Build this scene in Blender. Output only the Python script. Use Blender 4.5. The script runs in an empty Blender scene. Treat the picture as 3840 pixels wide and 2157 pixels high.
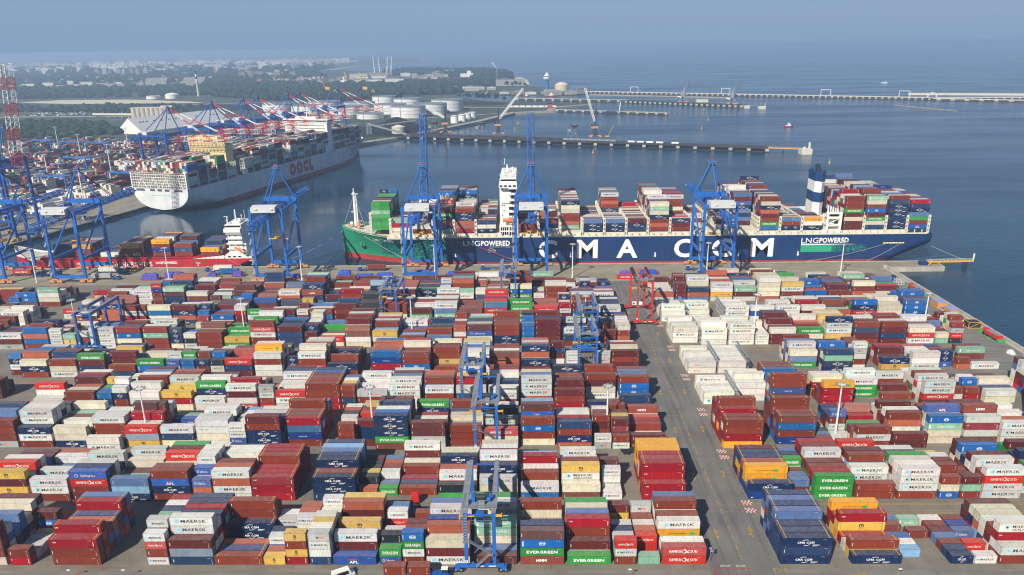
import bpy, math, random
import numpy as np
from mathutils import Vector, Matrix
R_ = math.radians
C = bpy.context.scene.collection
sc = bpy.context.scene
rng = random.Random(11)

# ------------------------------------------------------------------ camera, sky, sun, exposure
CAM_H, YAW, PITCH, ROLL, FPX = 138.58, R_(1.103), R_(18.028), R_(-0.813), 2776.5
F = Vector((-math.sin(YAW)*math.cos(PITCH), math.cos(YAW)*math.cos(PITCH), -math.sin(PITCH)))
Rv = Vector((math.cos(YAW), math.sin(YAW), 0)); Uv = Rv.cross(F)
Rr = Rv*math.cos(ROLL)+Uv*math.sin(ROLL); Ur = -Rv*math.sin(ROLL)+Uv*math.cos(ROLL)
cam = bpy.data.cameras.new('camera'); camo = bpy.data.objects.new('camera', cam); C.objects.link(camo)
M = Matrix((( Rr.x, Ur.x, -F.x, 0), (Rr.y, Ur.y, -F.y, 0), (Rr.z, Ur.z, -F.z, CAM_H), (0, 0, 0, 1)))
camo.matrix_world = M
cam.sensor_width = 36; cam.lens = FPX/3840*36; cam.clip_start = 1; cam.clip_end = 80000
sc.camera = camo
SUN_EL, SUN_AZ = R_(38), R_(31)          # the shadows fall to +Y, turned 31 degrees towards +X
w = bpy.data.worlds.new('World'); sc.world = w; w.use_nodes = True
nt = w.node_tree; nt.nodes.clear()
sky = nt.nodes.new('ShaderNodeTexSky'); sky.sky_type = 'NISHITA'; sky.sun_disc = False
sky.sun_elevation = SUN_EL; sky.sun_rotation = math.pi+SUN_AZ
sky.air_density = 1.3; sky.dust_density = 1.6; sky.ozone_density = 3.0; sky.altitude = 50
bg = nt.nodes.new('ShaderNodeBackground'); wo = nt.nodes.new('ShaderNodeOutputWorld')
bg.inputs[1].default_value = 0.085
bg2 = nt.nodes.new('ShaderNodeBackground'); bg2.inputs[1].default_value = 1.0   # the hazy veil of that day: pale low down, deeper blue overhead
tcw = nt.nodes.new('ShaderNodeTexCoord'); szw = nt.nodes.new('ShaderNodeSeparateXYZ'); nt.links.new(tcw.outputs['Generated'], szw.inputs[0])
crw = nt.nodes.new('ShaderNodeValToRGB'); nt.links.new(szw.outputs[2], crw.inputs[0]); nt.links.new(crw.outputs[0], bg2.inputs[0])
crw.color_ramp.elements[0].position = 0.0; crw.color_ramp.elements[0].color = (.18, .28, .44, 1)
crw.color_ramp.elements[1].position = .75; crw.color_ramp.elements[1].color = (.035, .07, .15, 1)
el = crw.color_ramp.elements.new(.14); el.color = (.14, .23, .39, 1)
mx = nt.nodes.new('ShaderNodeMixShader'); mx.inputs[0].default_value = .85
nt.links.new(sky.outputs[0], bg.inputs[0]); nt.links.new(bg.outputs[0], mx.inputs[1]); nt.links.new(bg2.outputs[0], mx.inputs[2]); nt.links.new(mx.outputs[0], wo.inputs[0])
sl = bpy.data.lights.new('sun', 'SUN'); sl.energy = 5.0; sl.angle = R_(0.53); sl.color = (1.0, 0.91, 0.77)
so = bpy.data.objects.new('sun', sl); C.objects.link(so)
sd = Vector((math.sin(SUN_AZ)*math.cos(SUN_EL), math.cos(SUN_AZ)*math.cos(SUN_EL), -math.sin(SUN_EL)))
so.rotation_euler = sd.to_track_quat('-Z', 'Y').to_euler()
vs = sc.view_settings; vs.view_transform = 'Standard'; vs.look = 'None'; vs.exposure = 0.45; vs.gamma = 1
sc.cycles.use_denoising = True; sc.cycles.pixel_filter_type = 'BLACKMAN_HARRIS'; sc.cycles.filter_width = 1.15
sc.cycles.max_bounces = 6; sc.cycles.diffuse_bounces = 3; sc.cycles.glossy_bounces = 3; sc.cycles.volume_bounces = 1
sc.cycles.caustics_reflective = False; sc.cycles.caustics_refractive = False

# ------------------------------------------------------------------ helpers
def lin(h):
    h = h.lstrip('#'); o = []
    for i in (0, 2, 4):
        c = int(h[i:i+2], 16)/255
        o.append(c/12.92 if c <= .04045 else ((c+.055)/1.055)**2.4)
    return tuple(o)
def tag(o, label=None, cat=None, group=None, kind=None):
    if label: o['label'] = label
    if cat: o['category'] = cat
    if group: o['group'] = group
    if kind: o['kind'] = kind
    return o
def empty(name, loc, rz=0, **k):
    o = bpy.data.objects.new(name, None); C.objects.link(o); o.location = loc; o.rotation_euler = (0, 0, rz)
    o.empty_display_size = 1
    tag(o, **k); return o
class MB:
    """collects boxes, bars, prisms, tubes; build() makes ONE mesh object"""
    def __init__(s): s.v = []; s.f = []; s.m = []; s.c = []; s.map = None
    def add(s, vs, fs, m=0, c=(1, 1, 1)):
        n = len(s.v)
        if s.map: vs = [s.map(*p) for p in vs]
        s.v.extend(vs)
        for f in fs:
            s.f.append([n+i for i in f]); s.m.append(m); s.c.append(c)
    def box(s, x0, x1, y0, y1, z0, z1, m=0, c=(1, 1, 1)):
        vs = [(x0,y0,z0),(x1,y0,z0),(x1,y1,z0),(x0,y1,z0),(x0,y0,z1),(x1,y0,z1),(x1,y1,z1),(x0,y1,z1)]
        s.add(vs, [(0,3,2,1),(4,5,6,7),(0,1,5,4),(1,2,6,5),(2,3,7,6),(3,0,4,7)], m, c)
    def cbox(s, cx, cy, cz, sx, sy, sz, m=0, c=(1, 1, 1)): s.box(cx-sx/2, cx+sx/2, cy-sy/2, cy+sy/2, cz-sz/2, cz+sz/2, m, c)
    def bar(s, p, q, w=.3, h=None, m=0, c=(1, 1, 1)):
        p = Vector(p); q = Vector(q); d = q-p
        if d.length < 1e-6: return
        d.normalize(); up = Vector((0, 0, 1)) if abs(d.z) < .95 else Vector((0, 1, 0))
        a = d.cross(up).normalized()*(w/2); b = a.cross(d).normalized()*((h or w)/2)
        vs = [tuple(p-a-b), tuple(p+a-b), tuple(p+a+b), tuple(p-a+b), tuple(q-a-b), tuple(q+a-b), tuple(q+a+b), tuple(q-a+b)]
        s.add(vs, [(0,3,2,1),(4,5,6,7),(0,1,5,4),(1,2,6,5),(2,3,7,6),(3,0,4,7)], m, c)
    def tube(s, p, q, r0, r1=None, n=12, m=0, c=(1, 1, 1)):
        p = Vector(p); q = Vector(q); d = (q-p).normalized(); r1 = r0 if r1 is None else r1
        up = Vector((0, 0, 1)) if abs(d.z) < .95 else Vector((0, 1, 0))
        a = d.cross(up).normalized(); b = a.cross(d)
        vs = []
        for t, r in ((p, r0), (q, r1)):
            for i in range(n):
                th = 2*math.pi*i/n; vs.append(tuple(t+a*(r*math.cos(th))+b*(r*math.sin(th))))
        s.add(vs, [(i, (i+1) % n, n+(i+1) % n, n+i) for i in range(n)]+[tuple(range(n-1, -1, -1)), tuple(range(n, 2*n))], m, c)
    def prism(s, pts, z0, z1, m=0, c=(1, 1, 1)):
        n = len(pts)
        s.add([(x, y, z0) for x, y in pts]+[(x, y, z1) for x, y in pts],
              [(i, (i+1) % n, n+(i+1) % n, n+i) for i in range(n)]+[tuple(range(n-1, -1, -1)), tuple(range(n, 2*n))], m, c)
    def quad(s, a, b, c_, d, m=0, c=(1, 1, 1)): s.add([a, b, c_, d], [(0, 1, 2, 3)], m, c)
    def mesh(s, name, mats, col=False):
        me = bpy.data.meshes.new(name)
        me.from_pydata([tuple(v) for v in s.v], [], s.f)
        for m in (mats if isinstance(mats, (list, tuple)) else [mats]): me.materials.append(m)
        me.polygons.foreach_set('material_index', s.m)
        if col:
            at = me.color_attributes.new('col', 'FLOAT_COLOR', 'CORNER')
            lens = [len(f) for f in s.f]
            arr = np.repeat(np.array([(c[0], c[1], c[2], 1.0) for c in s.c], dtype=np.float32), lens, axis=0)
            at.data.foreach_set('color', arr.ravel())
        me.update(); return me
    def build(s, name, mats, parent=None, col=False, smooth=False, **k):
        if parent is not None and parent.get('_w'):       # world coordinates under a root that only moves
            px, py, pz = parent['_o']; s.v = [(x-px, y-py, z-pz) for x, y, z in s.v]
        me = s.mesh(name, mats, col)
        if smooth: me.polygons.foreach_set('use_smooth', [True]*len(me.polygons))
        o = bpy.data.objects.new(name, me); C.objects.link(o)
        if parent is not None:
            o.parent = parent
            if parent.get('_w'): o['_w'] = 1; o['_o'] = list(parent['_o'])
        tag(o, **k); return o
def wroot(name, loc, **k):
    """a thing whose parts are given in world coordinates"""
    o = empty(name, loc, **k); o['_w'] = 1; o['_o'] = list(loc); return o
def children_of(o): return [c for c in ALLKIDS.get(o.name, [])]
def copy_tree(o, parent=None):
    c = o.copy(); C.objects.link(c)
    if parent is not None: c.parent = parent
    for ch in list(o.children): copy_tree(ch, c)
    return c
def place(proto, first, loc, rz=0, label=None, **k):
    o = proto if first else copy_tree(proto)
    o.location = loc; o.rotation_euler = (0, 0, rz)
    tag(o, label=label, **k); return o
def truss(b, p, q, w, h, n, t=.25, m=0, mats=None):
    """box lattice between p and q (centre line), width w across, depth h"""
    p = Vector(p); q = Vector(q); d = q-p; L = d.length; d.normalize()
    up = Vector((0, 0, 1)) if abs(d.z) < .9 else Vector((0, 1, 0))
    a = d.cross(up).normalized()*(w/2); u = a.cross(d).normalized()*(h/2)
    cs = [(-a-u), (a-u), (a+u), (-a+u)]
    for i in range(n):
        P = p+d*(L*i/n); Q = p+d*(L*(i+1)/n); mm = mats[i % len(mats)] if mats else m
        for k in range(4):
            b.bar(P+cs[k], Q+cs[k], t*1.3, m=mm)
            k2 = (k+1) % 4
            b.bar(P+cs[k], P+cs[k2], t*.8, m=mm)
            if i % 2: b.bar(P+cs[k], Q+cs[k2], t*.8, m=mm)
            else: b.bar(P+cs[k2], Q+cs[k], t*.8, m=mm)
    for k in range(4): b.bar(q+cs[k], q+cs[(k+1) % 4], t, m=m)

# ------------------------------------------------------------------ materials
def newmat(name):
    m = bpy.data.materials.new(name); m.use_nodes = True
    n = m.node_tree.nodes; b = n['Principled BSDF']; return m, m.node_tree, n, b
def mix(t, f, a, b, mode='MIX'):
    x = t.nodes.new('ShaderNodeMix'); x.data_type = 'RGBA'; x.blend_type = mode
    for i, v in ((0, f), (6, a), (7, b)):
        if hasattr(v, 'default_value') or hasattr(v, 'is_linked'): t.links.new(v, x.inputs[i])
        else: x.inputs[i].default_value = v if i == 0 else (*v[:3], 1)
    return x.outputs[2]
def math_(t, op, a, b=None, clamp=False):
    x = t.nodes.new('ShaderNodeMath'); x.operation = op; x.use_clamp = clamp
    for i, v in ((0, a), (1, b)):
        if v is None: continue
        if hasattr(v, 'is_linked'): t.links.new(v, x.inputs[i])
        else: x.inputs[i].default_value = v
    return x.outputs[0]
def noise(t, scale, detail=3, vec=None, rough=.55):
    x = t.nodes.new('ShaderNodeTexNoise'); x.inputs['Scale'].default_value = scale; x.inputs['Detail'].default_value = detail
    x.inputs['Roughness'].default_value = rough
    if vec is not None: t.links.new(vec, x.inputs['Vector'])
    return x.outputs['Fac']
def ramp(t, f, a, b):
    x = t.nodes.new('ShaderNodeMapRange'); x.inputs[1].default_value = a; x.inputs[2].default_value = b
    t.links.new(f, x.inputs[0]); return x.outputs[0]
def posn(t):
    g = t.nodes.new('ShaderNodeNewGeometry'); return g.outputs['Position'], g.outputs['Normal']
def simple(name, h, rough=.55, metal=0, var=.12, scale=.8, dirt=None, spec=.4):
    m, t, n, b = newmat(name); c = lin(h) if isinstance(h, str) else h
    P, N = posn(t)
    f = noise(t, scale, 4, P)
    dk = tuple(x*(1-var*1.6) for x in c); lt = tuple(min(1, x*(1+var)) for x in c)
    col = mix(t, ramp(t, f, .3, .7), dk, lt)
    if dirt:
        g = noise(t, scale*3.1, 5, P); col = mix(t, math_(t, 'MULTIPLY', ramp(t, g, .55, .75), .55), col, lin(dirt))
    t.links.new(col, b.inputs['Base Color']); b.inputs['Roughness'].default_value = rough
    b.inputs['Metallic'].default_value = metal; b.inputs['Specular IOR Level'].default_value = spec
    return m
def paint(name, src, bump=True, rust=True):
    """weathered container paint; colour from the object ('obj') or the mesh ('attr')"""
    m, t, n, b = newmat(name)
    if src == 'obj': o = t.nodes.new('ShaderNodeObjectInfo'); col = o.outputs['Color']
    else: o = t.nodes.new('ShaderNodeAttribute'); o.attribute_name = 'col'; col = o.outputs['Color']
    P, N = posn(t); s = t.nodes.new('ShaderNodeSeparateXYZ'); t.links.new(N, s.inputs[0])
    sp = t.nodes.new('ShaderNodeSeparateXYZ'); t.links.new(P, sp.inputs[0])
    nz = math_(t, 'MAXIMUM', s.outputs[2], 0.0)
    f1 = noise(t, .33, 4, P)
    col = mix(t, math_(t, 'MULTIPLY', ramp(t, f1, .35, .75), .38), col, mix(t, 1.0, col, (.55, .5, .5), 'MULTIPLY'))
    # chalky, dusty roofs
    dust = math_(t, 'MULTIPLY', nz, math_(t, 'ADD', .07, math_(t, 'MULTIPLY', ramp(t, noise(t, .8, 3, P), .3, .7), .16)))
    col = mix(t, dust, col, (.42, .39, .38))
    if rust:
        st = t.nodes.new('ShaderNodeMapping'); st.inputs['Scale'].default_value = (1.6, 1.6, .5); t.links.new(P, st.inputs[0])
        r = ramp(t, noise(t, .9, 5, st.outputs[0], .65), .59, .68)
        col = mix(t, math_(t, 'MULTIPLY', r, math_(t, 'ADD', .38, math_(t, 'MULTIPLY', nz, .35))), col, (.15, .075, .04))
        s2 = t.nodes.new('ShaderNodeMapping'); s2.inputs['Scale'].default_value = (3.5, 3.5, .35); t.links.new(P, s2.inputs[0])   # grime running down the walls
        col = mix(t, math_(t, 'MULTIPLY', ramp(t, noise(t, .8, 4, s2.outputs[0]), .5, .72), .3), col, mix(t, 1.0, col, (.35, .32, .3), 'MULTIPLY'))
        # dark wear lines where the panel ends and rails are
    t.links.new(col, b.inputs['Base Color']); b.inputs['Roughness'].default_value = .62; b.inputs['Specular IOR Level'].default_value = .2
    if bump:
        ax = math_(t, 'MULTIPLY', math_(t, 'SINE', math_(t, 'MULTIPLY', sp.outputs[0], 2*math.pi/.42)), math_(t, 'SUBTRACT', 1.0, math_(t, 'ABSOLUTE', s.outputs[0])))
        bp = t.nodes.new('ShaderNodeBump'); bp.inputs['Strength'].default_value = .55; bp.inputs['Distance'].default_value = .05
        t.links.new(ax, bp.inputs['Height']); t.links.new(bp.outputs[0], b.inputs['Normal'])
    return m
M_PO = paint('container_paint', 'obj', bump=False)
M_PA = paint('container_paint_coloured', 'attr')
M_LET, t, n, b = newmat('lettering')
a = t.nodes.new('ShaderNodeAttribute'); a.attribute_name = 'col'; t.links.new(a.outputs['Color'], b.inputs['Base Color']); b.inputs['Roughness'].default_value = .5
M_COL = paint('coloured_paint', 'attr', bump=False, rust=False)
M_BLUE = simple('crane_blue_paint', '#1f62b4', .45, var=.12, scale=.25)
M_BLUE2 = simple('crane_dark_blue_paint', '#1450a0', .45, var=.15, scale=.25)
M_REDP = simple('crane_red_paint', '#c4281f', .45, var=.1)
M_WHITEP = simple('white_paint', '#dadcda', .5, var=.06, scale=.5)
M_CREAM = simple('ship_cream_paint', '#cfcbbb', .6, var=.1, scale=.4, dirt='#a59b86')
M_GREY = simple('galvanised_steel', '#8f959b', .5, .3, .12)
M_DARK = simple('dark_steel', '#2a2d31', .6, var=.2)
M_RUB = simple('black_rubber', '#17181a', .85, var=.2)
M_YEL = simple('yellow_paint', '#d9a21c', .5, var=.1)
M_ORA = simple('orange_bogie_paint', '#c98b52', .55, var=.15)
M_GLASS = simple('dark_glass', '#10171d', .1, var=.05, spec=.8)
M_CONC = simple('quay_concrete', '#a9a69c', .85, var=.16, scale=.15, dirt='#6f6b63')
M_MARKY = simple('yellow_road_paint', '#a8853a', .8, var=.25, scale=1.5)
M_MARKW = simple('white_road_paint', '#c9c9c4', .8, var=.2, scale=1.5)
M_MARKR = simple('red_road_paint', '#a13a43', .8, var=.2, scale=1.5)
M_TRUNK = simple('bark', '#4b3d2f', .9)
def leafmat(name, a, b_, rough=.8):
    m, t, n, b = newmat(name); P, N = posn(t)
    col = mix(t, ramp(t, noise(t, .05, 5, P), .35, .65), lin(a), lin(b_))
    col = mix(t, math_(t, 'MULTIPLY', ramp(t, noise(t, .6, 3, P), .4, .7), .5), col, tuple(x*1.6 for x in lin(b_)))
    t.links.new(col, b.inputs['Base Color']); b.inputs['Roughness'].default_value = rough; b.inputs['Specular IOR Level'].default_value = .1
    return m
M_LEAF = leafmat('foliage', '#1a271b', '#2b3a25')

# ------------------------------------------------------------------ lettering
_tc = {}
def text_geo(s, bold=0.0, res=1):
    """outline of a word as flat faces, width and height scaled to a unit box"""
    k = (s, bold, res)
    if k in _tc: return _tc[k]
    cu = bpy.data.curves.new('t', 'FONT'); cu.body = s; cu.resolution_u = res; cu.offset = bold; cu.fill_mode = 'BOTH'; cu.space_character = 1.08 if len(s) > 4 else 1.0
    ob = bpy.data.objects.new('t', cu); C.objects.link(ob)
    dg = bpy.context.evaluated_depsgraph_get(); me = ob.evaluated_get(dg).to_mesh()
    v = np.array([p.co[:2] for p in me.vertices]); f = [tuple(p.vertices) for p in me.polygons]
    ob.evaluated_get(dg).to_mesh_clear(); bpy.data.objects.remove(ob); bpy.data.curves.remove(cu)
    v = v-v.min(0); asp = v[:, 0].max()/v[:, 1].max(); v = v/v.max(0)
    _tc[k] = (v.tolist(), f, asp); return _tc[k]
def text(b, s, x0, x1, z0, z1, fn, m=0, c=(1, 1, 1), bold=.02, res=1):
    """fn(x, z) -> point; puts the word into the box x0..x1, z0..z1"""
    v, f, _ = text_geo(s, bold, res)
    b.add([fn(x0+p[0]*(x1-x0), z0+p[1]*(z1-z0)) for p in v], f, m, c)
WH, BK, RD, LB = (.78, .78, .76), (.03, .035, .045), (.62, .03, .04), (.30, .62, .78)
def rect(b, x0, x1, z0, z1, fn, m=0, c=(1, 1, 1)): b.add([fn(x0, z0), fn(x1, z0), fn(x1, z1), fn(x0, z1)], [(0, 1, 2, 3)], m, c)
def ring(b, cx, cz, rx, rz, w, fn, c, n=20, a0=0, a1=360, m=0):
    vs = []; fs = []
    for i in range(n+1):
        th = R_(a0+(a1-a0)*i/n)
        vs += [fn(cx+rx*math.cos(th), cz+rz*math.sin(th)), fn(cx+(rx-w)*math.cos(th), cz+(rz-w)*math.sin(th))]
    for i in range(n): fs.append((2*i, 2*i+2, 2*i+3, 2*i+1))
    b.add(vs, fs, m, c)
def star(b, cx, cz, r, fn, c, n=7, m=0):
    vs = [fn(cx, cz)]
    for i in range(2*n):
        th = math.pi*i/n+math.pi/2; q = r if i % 2 == 0 else r*.42; vs.append(fn(cx+q*math.cos(th), cz+q*math.sin(th)))
    b.add(vs, [(0, 1+i, 1+(i+1) % (2*n)) for i in range(2*n)], m, c)
# kinds of container: colour, short look for the label, lettering
KIND = {
 'R': ('#7c3421', 'oxide brown'), 'M': ('#602322', 'maroon'), 'C': ('#960f1c', 'crimson'), 'H': ('#bd2c1c', 'orange-red lettered'),
 'S': ('#a85a42', 'salmon brown'), 'W': ('#cbccca', 'pale grey star-marked'), 'w': ('#d6d5ce', 'plain white'), 'O': ('#cfcab4', 'cream'),
 'o': ('#d2cdb6', 'plain cream'), 'N': ('#112a52', 'navy lettered'), 'n': ('#233b62', 'plain navy'), 'B': ('#1a62a4', 'bright blue'),
 'K': ('#155ea8', 'bright blue emblem'), 'b': ('#54719f', 'faded blue'), 'F': ('#3a5aa2', 'script-lettered blue'), 'A': ('#2a55a4', 'royal blue lettered'),
 'E': ('#2f8f38', 'bright green lettered'), 'e': ('#3f9a4c', 'plain green'), 'G': ('#88b39d', 'pale green lettered'), 'g': ('#7fae98', 'plain pale green'),
 'D': ('#232b33', 'near-black'), 'Y': ('#cda94f', 'mustard lettered'), 'y': ('#cdae62', 'plain mustard'), 'T': ('#e2a229', 'orange-yellow'),
 'U': ('#113780', 'deep blue'), 'L': ('#7ba3c8', 'light blue'), 'P': ('#a8adad', 'grey box-marked'), 'X': ('#8798a6', 'blue-grey lettered'),
 'Z': ('#8a4433', 'brown white-lettered'), 'V': ('#c9c8ba', 'off-white lettered'), 'q': ('#dedcd2', 'white refrigerated'), 'Q': ('#dedcd2', 'white refrigerated star-marked'),
 'J': ('#d9d7cc', 'white refrigerated red-lettered')}
KCOL = {k: lin(v[0]) for k, v in KIND.items()}
def marks(b, k, L, H, fn, m=0, lo=False, hv=None):
    """lettering of kind k on a long side, x 0..L, z 0..H"""
    s = L/12.19; big = L > 8; h_ = hv if hv is not None else (int(abs(fn(0, 0)[0]*7.3+fn(0, 0)[1]*3.1+fn(0, 0)[2]*11)*10) % 100)/100
    if lo is not None and big and k in 'W' and h_ < .16: text(b, 'MAERSK LINE', 1.2, 4.4, 1.5, 1.75, fn, m, BK, 0); return
    if h_ > .93 and k in 'WOKN': return
    rect(b, L-2.0*s, L-1.0*s, H-.6, H-.51, fn, m, (.4, .36, .33) if k in 'RMCHNnBKbFAEDUZ' else (.2, .2, .22))
    def T(t, x0, x1, z0, z1, c, bold=.012): text(b, t, x0*s, x1*s, z0, z1, fn, m, c, bold)
    if k in 'WQV':
        if big:
            rect(b, 1.5, 2.9, .85, 2.2, fn, m, LB); star(b, 2.2, 1.52, .5, fn, WH, m=m)
            if k == 'V': T('MAERSK', 3.7, 9.7, 1.35, 2.2, BK); T('SEALAND', 3.7, 9.7, .45, 1.1, BK)
            else: T('MAERSK', 3.4, 10.5, 1.0, 1.98, BK)
        else: rect(b, .5, 1.3, 1.0, 1.75, fn, m, LB); star(b, .9, 1.37, .3, fn, WH, m=m); text(b, 'MAERSK', 1.55, 5.3, 1.05, 1.68, fn, m, BK, .01)
    elif k == 'H':
        zz = (.95, 1.9) if big else (1.0, 1.55)
        T('HAMBURG', 1.9, 5.9, *zz, WH, .01); T('SÜD', 8.0, 10.2, zz[0], zz[1]+.12, WH, .01)
        xm = 6.9*s; d = .9*s; hz = (zz[1]-zz[0])*.75; zm = (zz[0]+zz[1])/2
        b.add([fn(xm-d, zm+hz), fn(xm-d*.4, zm+hz), fn(xm+d*.2, zm), fn(xm+d*1.1, zm-hz*.7), fn(xm+d*.5, zm-hz*.7), fn(xm-d*.2, zm)], [(0, 1, 2, 5), (5, 2, 3, 4)], m, WH)
        b.add([fn(xm-d, zm-hz*.9), fn(xm-d*.5, zm-hz*.9), fn(xm+d, zm+hz*.4), fn(xm+d*.8, zm+hz*.6)], [(0, 1, 2, 3)], m, WH)
    elif k in 'N':
        T('CMA CGM', 3.6, 8.0, 1.0, 1.75, WH, .02); ring(b, 5.9*s, 1.5, 1.2*s, .85, .12, fn, WH, 8, 60, 150, m); ring(b, 5.9*s, 1.2, 1.2*s, .8, .12, fn, WH, 8, 240, 330, m)
        if big: rect(b, 8.6, 10.6, .5, .72, fn, m, (.55, .58, .62)); rect(b, 8.6, 10.0, .25, .4, fn, m, (.5, .53, .58))
    elif k == 'E': T('EVERGREEN', 1.8, 10.3, .8, 1.75, WH, .03)
    elif k == 'K':
        ring(b, L/2, H*.5, .95, .62, .16, fn, WH, 16, m=m); rect(b, L/2-.85, L/2+.85, H*.5-.13, H*.5+.13, fn, m, WH); ring(b, L/2, H*.5, .42, .62, .1, fn, WH, 14, m=m)
        rect(b, .55*s, .9*s, .5, H-.6, fn, m, (.6, .65, .7))
    elif k == 'A': T('APL', 4.7, 7.4, .45, 1.35, WH, .03); rect(b, 4.6*s, 7.3*s, 1.6, 1.85, fn, m, RD)
    elif k == 'G': T('CHINA SHIPPING', 3.4, 9.6, .95, 1.6, WH, .01); rect(b, .7*s, 1.3*s, .6, 2.0, fn, m, (.7, .78, .72))
    elif k == 'Y': T('m', L/2/s-.65, L/2/s+.65, 1.15, 2.1, BK, .03); T('SC', L/2/s-.6, L/2/s+.6, .5, 1.0, BK, .03)
    elif k == 'T':
        T('CONTAINERSHIPS', 2.8, 8.4, .95, 1.45, BK, .005); rect(b, 1.9*s, 2.4*s, .95, 1.45, fn, m, (.75, .25, .2))
        if big: rect(b, 9.3, 10.7, .6, 1.7, fn, m, (.08, .42, .1)); text(b, 'LNG', 9.5, 10.5, .95, 1.35, fn, m, (.9, .8, .2), .01)
    elif k == 'O': T('OOCL', 1.3, 2.7, 1.75, 2.05, RD, .02); rect(b, 9.6*s, 10.2*s, 1.8, 2.0, fn, m, (.5, .47, .42))
    elif k == 'J': T('OOCL', 2.3, 5.0, .9, 1.6, RD, .03)
    elif k == 'C': T('CAI', .7, 1.6, 1.6, 2.0, WH, .02); rect(b, (L-.75), (L-.6), .5, 1.9, fn, m, (.8, .75, .7))
    elif k == 'U': T('UNIT45', 4.6, 7.4, 1.0, 1.4, WH, .01); rect(b, 1.0*s, 1.35*s, .45, .8, fn, m, WH)
    elif k == 'F': T('Safmarine', 3.6, 8.6, .8, 1.75, WH, .0); ring(b, 2.2*s, 1.3, .6*s, .55, .1, fn, WH, 12, m=m)
    elif k == 'P': rect(b, 4.4*s, 6.0*s, 1.0, 1.6, fn, m, (.08, .12, .35)); T('P&O', 4.6, 5.8, 1.12, 1.48, WH, .0); rect(b, 6.0*s, 9.0*s, 1.0, 1.6, fn, m, (.75, .25, .18)); T('Nedlloyd', 6.2, 8.8, 1.12, 1.5, WH, .0)
    elif k == 'X': T('SEAGO', 4.6, 8.6, .5, 1.2, (.2, .3, .45), .02); b.add([fn(3.6*s, 1.9), fn(5.0*s, 1.4), fn(3.6*s, .95), fn(4.1*s, 1.4)], [(0, 1, 2, 3)], m, (.1, .2, .4))
    elif k == 'Z': T('HMM', 4.6, 7.6, .75, 1.7, WH, .04)
    elif k in 'RMSnbBD':
        rect(b, .62, .8, .85, 1.9, fn, m, (.6, .55, .5)); rect(b, L-.78, L-.68, .5, 1.9, fn, m, (.4, .3, .26))
        if not lo: rect(b, L-.82, L-.6, .32, .52, fn, m, (.75, .5, .08))
LEN = {'40': 12.19, '45': 13.72, '20': 6.06}; HGT = {'40': 2.74, '45': 2.86, '20': 2.6}
def jit(c, r, a=.17):
    if r.random() < .16: g = sum(c)/3; q = r.uniform(.12, .35); c = tuple(x*(1-q)+(g*.9+.07)*q for x in c)     # sun-faded paint
    f = 1+r.uniform(-a, a); return tuple(max(0, min(1, x*f*(1+r.uniform(-.04, .04)))) for x in c)
def far_box(b, x, y, z, L, H, k, r, end=None, lod=1, W=2.44, letters=True):
    """a container of the distant stock: walls with recessed panels' look from the paint, frame rails, door bars, lettering"""
    c = jit(KCOL[k], r); b.box(x, x+L, y, y+W, z, z+H-.03, 0, c)
    if L > 13 and lod < 2:
        for xx in (x+.75, x+L-.95): b.box(xx, xx+.2, y-.02, y+W+.02, z+H-.03, z+H+.02, 0, (.62, .42, .05))
    if letters:
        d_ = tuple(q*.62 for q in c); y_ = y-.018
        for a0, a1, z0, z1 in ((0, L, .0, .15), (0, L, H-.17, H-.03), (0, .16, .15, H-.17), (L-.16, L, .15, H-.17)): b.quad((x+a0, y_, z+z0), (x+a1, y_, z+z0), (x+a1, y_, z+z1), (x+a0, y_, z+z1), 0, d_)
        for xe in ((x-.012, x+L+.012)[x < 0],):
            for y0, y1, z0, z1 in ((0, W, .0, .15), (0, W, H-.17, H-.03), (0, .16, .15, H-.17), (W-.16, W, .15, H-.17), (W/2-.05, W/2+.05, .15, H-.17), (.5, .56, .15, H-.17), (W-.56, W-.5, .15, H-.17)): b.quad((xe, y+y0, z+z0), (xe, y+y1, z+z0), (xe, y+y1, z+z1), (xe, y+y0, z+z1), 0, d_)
        marks(b, k, L, H, lambda u, v: (x+u, y-.035, z+v), 0, lo=lod > 0)
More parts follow.
